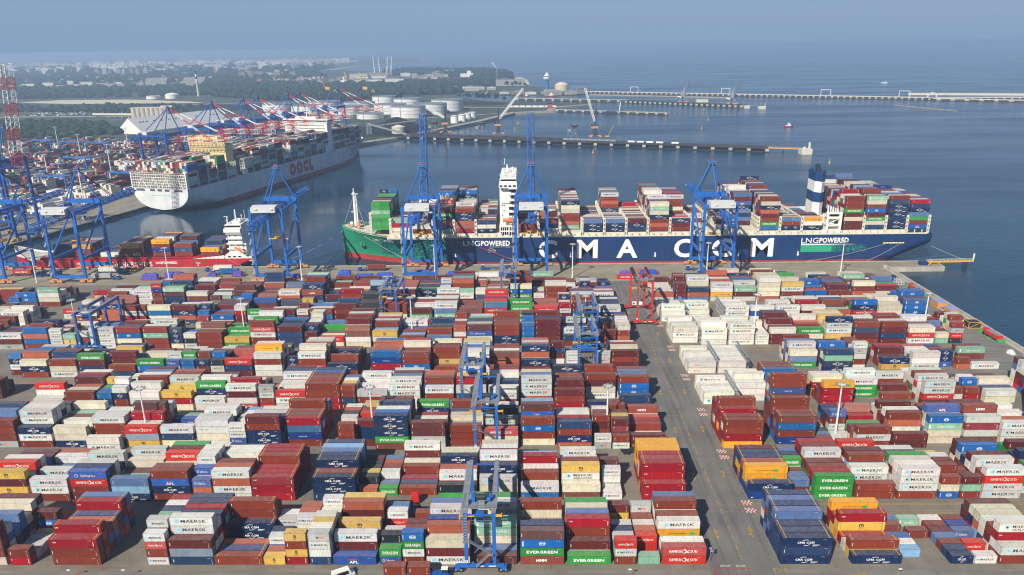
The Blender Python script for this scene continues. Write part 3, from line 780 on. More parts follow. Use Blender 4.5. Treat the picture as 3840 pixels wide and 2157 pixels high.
for a in range(24):
    if a % 3 == 0: b.box(51.2+a*.4, 51.6+a*.4, 169.6, 170, .012, .019)
for sgn, x in ((1, -128), (1, 49.6)): b.bar((x, 166.6, .02), (x+2.6, 171.4, .02), .5, .01, m=0)
b.box(52, 61.5, 172.0, 172.25, .012, .019); b.box(-126, -113, 172.6, 172.9, .003, .012)
b.build('red_stop_markings', M_MARKR, kind='structure')
b = MB()
for i, f in enumerate(FRONT[1:7]):
    for y in (f-7.2, f-3.2):
        for a in range(6):
            for c in range(3):
                if not (a+c) % 2: b.box(68.0+a*.55, 68.55+a*.55, y+c*.8, y+.8+c*.8, .012, .019)
text(b, 'STOP', 53.6, 56.6, 172.8, 173.5, flat); text(b, 'STOP', 58, 60.6, 172.8, 173.5, flat)
for y in (447.5, 451.5, 455.5, 459.5, 463.5): pass
b.build('white_road_markings', M_MARKW, kind='structure')
b = MB()
for y in (439.2, 441.3, 442.7, 446.6, 450.6, 454.6, 458.6, 462.6, 466.6, 471.3, 472.7): b.box(-385, 229, y, y+.22, .002, .012)
b.build('apron_lane_lines', simple('worn_yellow_line', '#b09a55', .85, var=.25, scale=.4), kind='structure')
b = MB()
for y in (442.0, 472.0): b.box(-388, 229, y-.09, y+.09, .002, .03)
for v in (-4, -34): b.bar(T2(0, v, .02), T2(555, v, .02), .25, .03)
b.build('crane_rails', M_DARK, kind='structure')
b = MB()   # edge kerb, fenders along the quay wall
b.box(-391, 269.2, 474.8, 475.4, .002, .32); b.box(-391, 232, 475.4, 475.7, -2.6, -.4, 0)
for x in np.arange(-380, 268, 11.0): b.box(x, x+1.6, 475.5, 476.5, -2.4, -.3, 1)
for u in np.arange(0, 556, 11.0): b.bar(T2(u, .4, -1.2), T2(u+2.2, .4, -1.2), 1.2, 2.2, m=1)
b.bar(T2(0, -.4, .15), T2(558, -.4, .15), .7, .3)
b.build('quay_edge', [M_CONC, M_RUB], kind='structure')
b = MB(); b.box(231.0, 232.2, -600, 461, 0, 1.9); b.box(230.2, 231.0, -600, 459, 0, .5); b.box(229.9, 231.0, 459, 461, 0, 1.9)
b.build('sea_wall', M_CONC, label='long low concrete sea wall along the right edge of the yard', cat='wall')
b = MB()
for x0, x1, y0, y1, z in ((232.1, 269.6, 460.6, 461.3, .35), (269.2, 269.9, 461, 475.4, .35)): b.box(x0, x1, y0, y1, -6, z)
b.build('mole_wall', M_CONC, label='pale concrete face of the short mole beyond the sea wall', cat='wall')
b = MB(); b.prism([(50, 1712), (60, 1700), (80, 1785), (178, 1884), (172, 1890), (66, 1802)], -3, 1.2)
b.prism([(-190, 1232), (-139, 1345), (-80, 1478), (-20, 1652), (70, 1692), (66, 1704), (-30, 1668), (-92, 1486), (-147, 1358), (-196, 1245)], -3, 1.4)
b.prism([(-256, 1085), (-248, 1140), (-232, 1172), (-204, 1210), (-212, 1216), (-244, 1180), (-262, 1146), (-264, 1090)], -3, .8)
b.build('rock_shore', M_ROCK, kind='structure')
b = MB(); b.prism([(-1395, 5460), (-1400, 6455), (-1310, 7051), (-1090, 8200), (-1040, 8200), (-1270, 7051), (-1360, 6455), (-1330, 5400)], -4, .5)
b.prism([(0, 3000), (22, 3000), (14, 3351), (-12, 3620), (-75, 3600), (-60, 3351)], -4, .6)
b.prism([(-1500, 2240), (-1420, 2330), (-1180, 2300), (-960, 2180), (-900, 2120), (-1300, 2150)], -1, .4)
b.build('beach', M_SAND, kind='structure')
# ------------------------------------------------------------------ ship-to-shore cranes
def make_sts(name, paintm, boomm, legw, yl, yw, zb, ztop, zapex, boom_up, blen, back, house=True, big=False, redwhite=False):
    """local frame: x along the quay, +y to the water, rails at yl and yw"""
    r = empty(name, (0, 0, 0)); hw = legw/2; ws = 1.55 if not big else 1.9
    for x in (-hw, hw):
        for y in (yl, yw):
            b = MB(); b.bar((x, y, 3.2), (x, y, ztop if y == yw or big else zb+4), ws, ws*.9); b.build('leg', paintm, r)
            b = MB()   # bogies under the corner
            b.cbox(x, y, 2.7, 3.4, 1.2, .7); b.cbox(x-2.4, y, 1.7, 3.2, 1.0, .8); b.cbox(x+2.4, y, 1.7, 3.2, 1.0, .8)
            for dx in (-3.6, -2.9, -1.9, -1.2, 1.2, 1.9, 2.9, 3.6): b.tube((x+dx, y-.3, .45), (x+dx, y+.3, .45), .42, n=8, m=1)
            for dx in (-3.2, -1.6, 1.6, 3.2): b.cbox(x+dx, y, .95, 1.5, .8, .7)
            b.build('bogie', [M_ORA if not big else M_YEL, M_DARK], r)
    for y in (yl, yw):
        b = MB(); b.bar((-hw-.4, y, 4.3), (hw+.4, y, 4.3), 1.1, 1.9); b.build('sill_beam', paintm, r)
    for x in (-hw, hw):
        b = MB(); b.bar((x, yl, 15.5), (x, yw, 15.5), 1.0, 1.7); b.build('portal_beam', paintm, r)
        b = MB(); b.tube((x, yl, 16), (x, yw, zb-1), .55, n=8); b.build('brace', paintm, r)
        b = MB(); b.bar((x, yl, zb+3.0), (x, yw, zb+3.0), 1.0, 1.4); b.build('top_beam', paintm, r)
    b = MB(); b.bar((-hw-.6, yw, ztop-1.4), (hw+.6, yw, ztop-1.4), 1.3, 2.8)
    for s in (-1, 1): b.bar((s*hw, yw, ztop-6), (s*3, yw, ztop-2.8), .5)
    b.build('cross_beam', paintm, r)
    b = MB(); b.bar((-hw-.6, yl, zb+3), (hw+.6, yl, zb+3), 1.2, 2.4); b.build('cross_beam', paintm, r)
    for s in (-1, 1):
        b = MB(); b.tube((s*(hw-.4), yw, ztop), (s*.7, yw-1.5, zapex), .5, n=8); b.build('apex_leg', paintm, r)
    b = MB(); b.tube((0, yw-1.8, zapex), (-.6, yl+6.5, zb+4), .42, n=8)
    if big: b.tube((0, yw-1.8, zapex), (1.6, yl-4, zb+4), .42, n=8)
    b.build('back_stay', paintm, r)
    b = MB(); b.cbox(0, yw-1.5, zapex+.6, 2.6, 2.6, 1.6, 0)
    for a in (-2.2, 2.2): b.cbox(a, yw-1.5, zapex+.9, .12, 4.4, .12, 1); b.cbox(a, yw-1.5, zapex-.2, .12, 4.4, .12, 1); b.cbox(0, yw-1.5+a, zapex+.9, 4.4, .12, .12, 1)
    b.cbox(0, yw-1.5, zapex-.3, 4.4, 4.4, .12, 1); b.cbox(0, yw-1.5, zapex+1.8, 2.6, .5, .5, 2)
    b.build('apex_platform', [paintm, M_GREY, M_REDP], r)
    # fixed girder and boom
    gw, gh, nb = (3.4, 3.2, 12) if not big else (7.2, 4.4, 14)
    b = MB(); truss(b, (0, yl-back, zb), (0, yw+3, zb), gw, gh, nb+4, .30)
    b.build('girder', paintm, r)
    b = MB()
    hinge = Vector((0, yw+3.5, zb))
    if boom_up: tip = hinge+Vector((0, blen*math.cos(R_(82)), blen*math.sin(R_(82))))
    else: tip = hinge+Vector((0, blen, 0))
    n = 16
    if redwhite:
        for i in range(n):
            p = hinge.lerp(tip, i/n); q = hinge.lerp(tip, (i+1)/n); truss(b, p, q, gw, gh, 1, .25, m=(i//2) % 2)
        b.build('boom', [M_REDP, M_WHITEP], r)
    else:
        truss(b, hinge, tip, gw, gh, n*1, .32)
        b.cbox(tip.x, tip.y, tip.z, gw+2.0, .8 if boom_up else 2.0, .8, 1)
        b.build('boom', [paintm, M_GREY], r)
    ap = Vector((0, yw-1.5, zapex)); mid = hinge.lerp(tip, .52); far = hinge.lerp(tip, .93)
    if not boom_up:
        for s in (-1, 1):
            b = MB()
            for P in (mid, far):
                if redwhite:
                    m_ = 5
                    for i in range(m_): b.bar(ap.lerp(P+Vector((s*1.6, 0, 2)), i/m_), ap.lerp(P+Vector((s*1.6, 0, 2)), (i+1)/m_), .42, m=i % 2)
                elif P is mid: b.bar(ap, P+Vector((s*.9, 0, 1.6)), .36)
            b.build('fore_stay', [M_REDP, M_WHITEP] if redwhite else [M_DARK], r)
    else:
        b = MB(); b.bar(ap, hinge.lerp(tip, .3), .2); b.build('fore_stay', M_DARK, r)
    b = MB()                                             # hoist ropes and boom walkway rail
    for s_ in (-.7, .7): b.bar((s_, yl-back+4, zb-1.9), (s_, yw+2, zb-1.9), .09, m=1); b.bar(hinge+Vector((s_, 0, -1.8)), tip+Vector((s_, 0 if not boom_up else -1.8, -1.8 if not boom_up else 0)), .09, m=1)
    for k in range(15):
        a_ = hinge.lerp(tip, k/14)+Vector((gw/2+.9, 0, 0)); b.bar(a_, a_+(Vector((0, 0, 1.1)) if not boom_up else Vector((0, -1.1, 0))), .07)
    b.bar(hinge+Vector((gw/2+.9, 0, 1.1)), tip+Vector((gw/2+.9, 0, 1.1)), .08); b.bar(hinge+Vector((gw/2+.7, 0, 0)), tip+Vector((gw/2+.7, 0, 0)), .5, .1)
    b.build('walkway', [M_GREY, M_DARK], r)
    # machinery house
    if house:
        b = MB(); y0, y1 = yl-4.5, yl+5.5; x0, x1 = -7.4, 7.4
        b.box(x0, x1, y0, y1, zb+2.9, zb+6.0, 0); b.add([(x0, y0, zb+6.0), (x1, y0, zb+6.0), (x1, (y0+y1)/2, zb+6.8), (x0, (y0+y1)/2, zb+6.8), (x1, y1, zb+6.0), (x0, y1, zb+6.0)], [(0, 1, 2, 3), (3, 2, 4, 5), (0, 3, 5), (1, 4, 2)], 0)
        for x in (-4.9, 4.7): b.box(x, x+1.6, y0-.5, y0, zb+4.6, zb+5.3, 0)
        h = b.build('machinery_house', [M_HOUSE], r)
        b = MB(); xs = x1+.06
        b.quad((xs, y0+2, zb+3.2), (xs, y0+5.0, zb+3.2), (xs, y0+5.0, zb+5.8), (xs, y0+2, zb+5.8), 0, (.08, .2, .55))
        b.add([(xs+.03, y0+2.3, zb+3.4), (xs+.03, y0+4.8, zb+3.4), (xs+.03, y0+2.5, zb+5.5)], [(0, 1, 2)], 0, (.75, .1, .12)); b.build('emblem_board', [M_LET], h, True)
    b = MB(); ty = yl-back+3
    b.cbox(0, ty, zb-2.8, 5.6, 4.5, .4, 0); b.cbox(-1.4, ty, zb-3.6, 1.8, 2.0, 1.6, 0); b.cbox(1.6, ty+.6, zb-3.8, 1.4, 1.8, 2.0, 1)
    for s in (-1, 1):
        b.cbox(s*2.7, ty, zb-1.6, .14, 4.6, .14, 1); b.cbox(s*2.7, ty-2.2, zb-2.2, .14, .14, 1.3, 1); b.cbox(s*2.7, ty+2.2, zb-2.2, .14, .14, 1.3, 1)
    b.cbox(0, ty, zb-.6, 6.6, .3, .3, 0); b.cbox(0, yw-6, zb-2.2, 5.2, 5, .8, 0)
    b.build('trolley', [paintm, M_GREY], r)
    b = MB(); ty = yw-9; b.cbox(2.6, ty, zb-4.2, 2.2, 2.6, 2.6, 0); b.cbox(2.6, ty+.2, zb-4.1, 2.3, 2.3, 1.4, 1); b.build('cab', [M_WHITEP, M_GLASS], r)
    b = MB(); ty = yw-11; zz = zb-19 if not boom_up else zb-17
    b.cbox(0, ty, zz, 12.2, 1.0, .5, 0); b.cbox(0, ty, zz+.8, 4.6, 2.0, 1.2, 0)
    for s in (-1, 1): b.cbox(s*5.9, ty, zz-.2, .5, 2.4, .5, 0); b.bar((s*1.8, ty, zz+1), (s*1.2, ty, zb-2), .09, m=1)
    b.build('spreader', [M_YEL, M_DARK], r)
    b = MB(); xs = -hw-1.5 if not big else -hw-1.8; z = 2.0; k = 0                 # zigzag stair on the landward left leg
    while z < zb-2:
        a, c = (yl-1.6, yl+1.6) if k % 2 else (yl+1.6, yl-1.6)
        b.bar((xs, a, z), (xs, c, z+3.2), .7, .14); b.bar((xs-.35, a, z+1), (xs-.35, c, z+4.2), .07); b.cbox(xs, c, z+3.2, 1.3, 1.2, .1); z += 3.2; k += 1
    b.build('stairs', M_GREY, r)
    b = MB()
    for i in range(9):
        y = yl+(yw-yl)*i/8; b.cbox(-hw-.9, y, zb+4.4, .06, .06, 1.2)
    b.cbox(-hw-.9, (yl+yw)/2, zb+5.0, .07, yw-yl, .07); b.cbox(-hw-.9, (yl+yw)/2, zb+4.5, .07, yw-yl, .07); b.cbox(-1, yw+.7, ztop+1.1, 8, .07, .07); b.cbox(-1, yw+.7, ztop+.6, 8, .07, .07)
    b.build('railing', M_GREY, r)
    return r
M_HOUSE = simple('machinery_house_sheet', '#c3c5c4', .5, var=.04, scale=.3)
yl, yw = -33.5, -3.5     # the crane's origin lies on the quay edge
cr_dn = make_sts('quay_crane', M_BLUE, M_BLUE, 19.4, yl, yw, 42, 48.2, 67.3, False, 57, 27)
cr_up = make_sts('quay_crane', M_BLUE, M_BLUE, 19.4, yl, yw, 42, 48.2, 67.3, True, 57, 14)
GQ = 'blue ship to shore cranes on the near quay'
for i, (x, lab) in enumerate(((118.6, 'blue quay crane with lowered lattice boom over the navy ship, right of the road'), (-158.6, 'blue quay crane with lowered boom beside the red ship\'s white bridge'),
        (-287, 'blue quay crane with lowered boom standing over the small red ship\'s holds'), (-338.5, 'leftmost blue quay crane with lowered boom, partly cut by the frame'))):
    place(cr_dn, i == 0, (x, 475.5, 0), label=lab, cat='crane', group=GQ)
for i, (x, lab) in enumerate(((3.8, 'blue quay crane with boom raised beside the navy ship\'s white bridge tower'), (-65.2, 'blue quay crane with boom raised over the green bow of the navy ship'))):
    place(cr_up, i == 0, (x, 475.5, 0), label=lab, cat='crane', group=GQ)
big = make_sts('quay_crane', M_BLUE2, M_BLUE2, 22, -34, -4, 57, 62.5, 86, False, 66, 20, big=True, redwhite=True)
NTH = ['nearest', 'second', 'third', 'fourth', 'fifth', 'sixth', 'farthest']
for i, u in enumerate((212, 279, 335, 363, 427, 455, 573-14)):
    place(big, i == 0, T2(u, 0), rz=T2ROT-math.pi, label=f'{NTH[i]} tall blue quay crane with red and white boom over the grey ship', cat='crane', group='blue cranes with red and white booms on the far quay')
# local +y must point to the water (N2): rotate so
for o in [o for o in C.objects if o.name.startswith('quay_crane') and o.get('group') == 'blue cranes with red and white booms on the far quay']: o.rotation_euler[2] = math.atan2(N2.y, N2.x)-math.pi/2
bup = make_sts('quay_crane', M_BLUE2, M_BLUE2, 22, -34, -4, 57, 62.5, 86, True, 75, 20, big=True, redwhite=True)
bup.location = T2(33, 0); bup.rotation_euler[2] = math.atan2(N2.y, N2.x)-math.pi/2
tag(bup, 'tall blue crane with raised red and white lattice boom at the left edge', 'crane', 'blue cranes with red and white booms on the far quay')

# ------------------------------------------------------------------ rubber tyred gantry cranes
def make_rtg(name, pm, zt=18.0, span=25.6, hw=3.85, girder=M_GREY):
    r = empty(name, (0, 0, 0))
    for y in (0, span):
        b = MB(); b.box(-hw-2.6, hw+2.6, y-.45, y+.45, 1.7, 2.5)
        for x in (-hw-2.6, hw+2.6): b.cbox(x, y, 1.6, 1.3, 1.5, 1.0)
        if y == 0: b.box(-.9, .9, y-.46, y-.47+.02, 2.0, 2.3, 1); b.box(2.2, 4.2, y-.47, y-.45, 2.0, 2.3, 1)
        b.build('sill_beam', [pm, M_WHITEP], r)
        for x in (-hw-3.1, -hw-1.7, hw+1.7, hw+3.1):
            b = MB(); b.tube((x, y-.35, .8), (x, y+.35, .8), .8, n=16); b.tube((x, y-.38, .8), (x, y+.38, .8), .36, n=10, m=1); b.build('wheel', [M_RUB, M_GREY], r)
        for x in (-hw, hw):
            b = MB(); b.bar((x, y, 2.5), (x, y, zt), .95, 1.0); b.build('leg', pm, r)
    for x in (-hw, hw):
        b = MB(); b.box(x-.55, x+.55, -.6, span+.6, zt, zt+1.5, 0); b.box(x-.66, x+.66, -.6, span+.6, zt+1.5, zt+1.56, 1)
        if x < 0: b.box(x-1.3, x-.56, -.8, span, zt+.9, zt+.98, 1); b.box(x-1.3, x-1.26, -.8, span, zt+1.9, zt+1.94, 1)
        b.build('girder', [pm, girder], r)
    for y in (.0, span):
        b = MB(); b.bar((-hw, y, zt+.4), (hw, y, zt+.4), .3, .35); b.build('tie_beam', pm, r)
    b = MB(); ty = 4.2                                              # trolley with hoist, cab and platform
    b.box(-hw-.9, hw+.9, ty-3.2, ty+3.2, zt+1.6, zt+1.75, 1)
    for s in (-1, 1):
        for zz in (2.2, 2.8): b.box(-hw-.9, hw+.9, ty+s*3.2-.03, ty+s*3.2+.03, zt+zz, zt+zz+.06, 1)
        for xx in np.arange(-hw-.9, hw+1, 1.2): b.cbox(xx, ty+s*3.2, zt+2.3, .06, .06, 1.1, 1)
        for zz in (2.2, 2.8): b.box(s*(hw+.9)-.03, s*(hw+.9)+.03, ty-3.2, ty+3.2, zt+zz, zt+zz+.06, 1)
    b.tube((-1.4, ty+.6, zt+2.9), (1.4, ty+.6, zt+2.9), .85, n=14, m=2); b.cbox(-1.8, ty+.4, zt+2.7, 1.0, 1.8, 1.9, 0); b.cbox(.6, ty-1.4, zt+2.3, 1.5, 1.0, 1.1, 1); b.cbox(2.9, ty+1.2, zt+2.3, 1.0, 1.4, 1.2, 0); b.cbox(-3.4, ty-1.2, zt+2.4, .7, 1.8, 1.4, 1)
    b.tube((1.9, ty, zt+2.5), (2.9, ty, zt+2.5), .55, n=10, m=0)
    b.build('trolley', [pm, M_GREY, M_DARK], r)
    b = MB(); b.box(-1.0, 1.1, ty-3.4, ty-1.2, zt-2.6, zt-.1, 0); b.box(-.9, 1.0, ty-3.44, ty-3.38, zt-2.2, zt-.9, 1); b.box(-hw, hw, ty-3.6, ty-3.5, zt-2.9, zt-2.84, 2); b.box(-hw, hw, ty-3.6, ty-3.5, zt-1.9, zt-1.86, 2)
    b.build('cab', [pm, M_GLASS, M_GREY], r)
    b = MB(); ty2 = 6.2
    b.box(-6.1, 6.1, ty2-.3, ty2+.3, zt-4.4, zt-3.9, 0); b.box(-1.9, 1.9, ty2-.9, ty2+.9, zt-3.9, zt-3.0, 0)
    for s in (-1, 1): b.box(s*5.9-.2, s*5.9+.2, ty2-1.2, ty2+1.2, zt-4.6, zt-4.0, 0); b.bar((s*1.4, ty2, zt-3), (s*1.8, ty2, zt+1.6), .07, m=1)
    b.build('spreader', [M_YEL, M_DARK], r)
    b = MB(); y = -1.0                                                # stairs on the front frame
    b.bar((-hw+1, y, 10.6), (hw-.8, y, 6.6), .8, .12); b.bar((-hw+1, y-.4, 11.6), (hw-.8, y-.4, 7.6), .07); b.bar((hw-1.4, y, 6.4), (-1.2, y, 2.4), .8, .12); b.bar((hw-1.4, y-.4, 7.4), (-1.2, y-.4, 3.4), .07)
    b.cbox(hw-1, y, 6.5, 1.4, 1.2, .1)
    for z in np.arange(10.6, zt+1.5, .9): b.cbox(-hw-.1, y+.25, z, 1.2, .6, .07)
    for x in (-hw-.7, -hw+.5): b.bar((x, y, 10.2), (x, y, zt+1.8), .07)
    b.box(-hw-.9, -hw+.9, y-.4, y+.3, 10.3, 10.4)
    b.build('stairs', M_GREY, r)
    b = MB(); b.box(-hw+.9, hw-.9, span-.7, span+.7, 2.55, 4.2, 0); b.box(-hw+1.2, -hw+2.2, span-.75, span-.7, 2.9, 3.9, 1); b.build('engine_house', [M_WHITEP if pm is M_REDP else pm, M_DARK], r)
    b = MB(); b.quad((-hw-.35, -.53, 3.3), (-hw+.35, -.53, 3.3), (-hw+.35, -.53, 4.1), (-hw-.35, -.53, 4.1), 0, WH); text(b, 'B', -hw-.18, -hw+.18, 3.45, 3.95, lambda x, z: (x, -.545, z), 0, BK)
    b.build('number_plate', [M_LET], r, True)
    return r
rt = make_rtg('yard_gantry_crane', M_BLUE)
GR = 'blue yard gantry cranes straddling the container blocks'
for i, (x, y, lab) in enumerate(((-13.0, 171.0, 'nearest blue gantry crane straddling the front block by the bottom edge'), (-14.4, 233.4, 'blue gantry crane standing behind the nearest one, third block from the front'),
        (-21.5, 265.4, 'blue gantry crane close behind another near the middle of the yard, fourth block'), (26.8, 297.8, 'blue gantry crane left of the road, the nearer of two in line'),
        (30.2, 330.6, 'blue gantry crane left of the road, the farther of two in line'), (-71.2, 362.8, 'blue gantry crane in the seventh block, below the green bow of the ship'),
        (-214, 332.4, 'dark blue gantry crane alone among the stacks at the left'), (-9.5, 394.4, 'blue gantry crane at the back of the yard below the raised boom crane'), (196, 233.4, 'blue gantry crane cut by the right edge of the picture'))):
    place(rt, i == 0, (x, y, 0), label=lab, cat='crane', group=GR)
rr_ = make_rtg('yard_gantry_crane', M_REDP, 22.5, 25.0, 3.7, M_DARK)
place(rr_, True, (61.3, 360.8, 0), label='bright red gantry crane parked across the access road', cat='crane')

# ------------------------------------------------------------------ mast lights of the yard
def make_mast():
    r = empty('light_mast', (0, 0, 0))
    b = MB(); b.tube((0, 0, 0), (0, 0, 22), .42, .2, n=10); b.tube((0, 0, 0), (0, 0, .5), .6, n=10); b.build('pole', M_WHITEP, r)
    b = MB()
    for k in range(8):
        th = k*math.pi/4; b.bar((0, 0, 22), (1.5*math.cos(th), 1.5*math.sin(th), 22), .1)
        a, c = (1.5*math.cos(th), 1.5*math.sin(th)), (1.5*math.cos(th+math.pi/4), 1.5*math.sin(th+math.pi/4)); b.bar((*a, 22), (*c, 22), .08)
    b.build('lamp_ring', M_WHITEP, r)
    for k in range(8):
        th = k*math.pi/4; b = MB(); b.cbox(1.7*math.cos(th), 1.7*math.sin(th), 21.9, .75, .75, .3); b.build('floodlight', M_GREY, r)
    return r
mast = make_mast(); i = 0
WHERE = {444: 'at the quay edge of the yard', 344: 'in the middle lane of the yard', 243: 'between the nearer blocks'}
COLN = ['far left', 'left', 'centre left', 'centre', 'right of the road', 'far right', 'rightmost']
for y in (444, 344, 243):
    for k, x in enumerate((-310.5, -225.5, -141, -56.8, 29.4, 113, 196)):
        if y == 243 and k in (0, 1, 6): continue
        if y == 344 and k == 0: continue
        ex = {344: .5, 243: .5, 444: 0}[y]
        nm = ['first', 'second', 'third', 'fourth', 'fifth', 'sixth', 'seventh'][k-(0 if y == 444 else 1 if y == 344 else 2)]
        place(mast, i == 0, (x, y, 0), label=f'slim white floodlight mast {WHERE[y]}, {nm} from the left', cat='light mast', group='white floodlight masts'); i += 1
# ------------------------------------------------------------------ ships
def hullpaint(name, h, rust=.5):
    m, t, n, b = newmat(name); P, N = posn(t); c = lin(h); mp = t.nodes.new('ShaderNodeMapping'); mp.inputs['Scale'].default_value = (1.4, 1.4, .12); t.links.new(P, mp.inputs[0])
    sp = t.nodes.new('ShaderNodeSeparateXYZ'); t.links.new(P, sp.inputs[0]); low = ramp(t, sp.outputs[2], 9.0, .5)
    c0 = mix(t, ramp(t, noise(t, .09, 4, P), .3, .7), tuple(x*.84 for x in c), tuple(min(1, x*1.14) for x in c))
    c0 = mix(t, math_(t, 'MULTIPLY', ramp(t, noise(t, .5, 5, mp.outputs[0], .65), .5, .75), .28), c0, tuple(min(1, x*1.7+.03) for x in c))
    c0 = mix(t, math_(t, 'MULTIPLY', math_(t, 'MULTIPLY', ramp(t, noise(t, .9, 5, mp.outputs[0], .7), .58, .68), low), rust), c0, (.17, .075, .045))
    br = t.nodes.new('ShaderNodeTexBrick'); v_ = t.nodes.new('ShaderNodeCombineXYZ'); t.links.new(math_(t, 'ADD', sp.outputs[0], sp.outputs[1]), v_.inputs[0]); t.links.new(sp.outputs[2], v_.inputs[1]); t.links.new(v_.outputs[0], br.inputs['Vector']); br.offset = .5
    for k_, q_ in (('Color1', (1, 1, 1, 1)), ('Color2', (.955, .955, .955, 1)), ('Mortar', (.88, .88, .88, 1))): br.inputs[k_].default_value = q_
    br.inputs['Scale'].default_value = 1; br.inputs['Mortar Size'].default_value = .06; br.inputs['Brick Width'].default_value = 11; br.inputs['Row Height'].default_value = 3.1
    t.links.new(mix(t, 1.0, c0, br.outputs['Color'], 'MULTIPLY'), b.inputs['Base Color']); b.inputs['Roughness'].default_value = .42; return m
M_NAVY = hullpaint('hull_navy_paint', '#0f3263')
M_HGREEN = hullpaint('hull_green_paint', '#22906c')
M_HRED = hullpaint('antifouling_red', '#a03a32', .8)
M_HGREY = hullpaint('hull_grey_paint', '#cdd1d1', .3)
M_HRED2 = hullpaint('hull_red_paint', '#ad1c26', .4)
M_SHIPW = simple('superstructure_white', '#e2e3df', .45, var=.05, scale=.5, dirt='#b5ab95')
M_YCREAM = simple('casing_cream_paint', '#dfc98f', .5, var=.06, scale=.2)
M_FUNNEL = simple('funnel_navy_paint', '#14396b', .45, var=.06)
def hull_fn(L, hb, zt, keel=-2.8, bow0=.8, bow0w=.72, sheer=3.5, stern=22, zstern=5, transom=None, low=-6):
    """returns hbf(s, z) and zmin(s), ztop(s) for a hull with its stern at s=0"""
    def ztop(s): return zt+(sheer*((s-.9*L)/(.1*L))**1.5 if s > .9*L else 0)
    def zmin(s):
        if s < stern: return zstern-(zstern-keel+1.5)*(s/stern)
        return low
    def bd(s):
        t_ = max(0, (s-bow0*L)/((1-bow0)*L)); return max(0.0, 1-min(1, t_)**2)**.68
    def bw(s):
        t_ = max(0, (s-bow0w*L)/((.985-bow0w)*L)); v = max(0.0, 1-min(1, t_)**1.7)
        if s < .16*L: v *= .35+.65*(s/(.16*L))**.8
        return v
    def hbf(s, z):
        zt_ = ztop(s); k = max(0, min(1, (z-keel)/(zt_-keel)))
        if s < .16*L:
            e = .5+1.1*(s/(.16*L)); top = bd(s)*(.97+.03*min(1, s/8)); kk = max(0, (z-zmin(s))/(zt_-zmin(s)))
            q = s/(.16*L); rnd = (1-(1-min(1, kk*(1.12+.5*q)))**2.3)**.5
            return hb*min(top, bw(s)*q*(1-kk**.5)+top*rnd)
        return hb*(bw(s)+(bd(s)-bw(s))*k**1.7)
    return hbf, zmin, ztop
def build_hull(L, hb, zt, mapf, matf, mats, parent, transom_m=None, n=72, nz=12, **k):
    hbf, zmin, ztop = hull_fn(L, hb, zt, **k)
    ss = [0, 1, 3, 6, 10, 15, 20, 26]+[26+(L*.8-26)*i/24 for i in range(1, 25)]+[L*.8+L*.2*(i/26)**.9 for i in range(1, 27)]
    b = MB(); b.map = mapf
    for side in (-1, 1):
        grid = []
        for s in ss:
            z0, z1 = zmin(s), ztop(s); zl = [z0+(z1-z0)*j/nz for j in range(nz+1)]
            wl = .9
            if z0 < wl < z1:                              # a row of vertices exactly on the boot-top line
                jn = min(range(1, nz), key=lambda j: abs(zl[j]-wl)); zl[jn] = wl
            grid.append([(s, side*hbf(s, z), z) for z in zl])
        for i in range(len(ss)-1):
            for j in range(nz):
                q = [grid[i][j], grid[i+1][j], grid[i+1][j+1], grid[i][j+1]]
                if side < 0: q = q[::-1]
                zm = sum(p[2] for p in q)/4; b.add(q, [(0, 1, 2, 3)], matf((ss[i]+ss[i+1])/2, zm))
        if side == -1: g0 = grid[0]
    m_t = transom_m if transom_m is not None else matf(0, zt*.6)
    b.add([p for p in g0]+[(p[0], -p[1], p[2]) for p in g0], [(j, j+1, len(g0)+j+1, len(g0)+j) for j in range(nz)], m_t)
    o = b.build('hull', mats, parent)
    d = MB(); d.map = mapf; pts = [(s, hbf(s, ztop(s))) for s in ss]
    for i in range(len(ss)-1):
        (s0, h0), (s1, h1) = pts[i], pts[i+1]
        z0, z1 = ztop(s0)-1.1, ztop(s1)-1.1
        d.add([(s0, -h0, z0), (s1, -h1, z1), (s1, h1, z1), (s0, h0, z0)], [(0, 1, 2, 3)])
    d.build('deck', M_CREAM, parent)
    return hbf, ztop
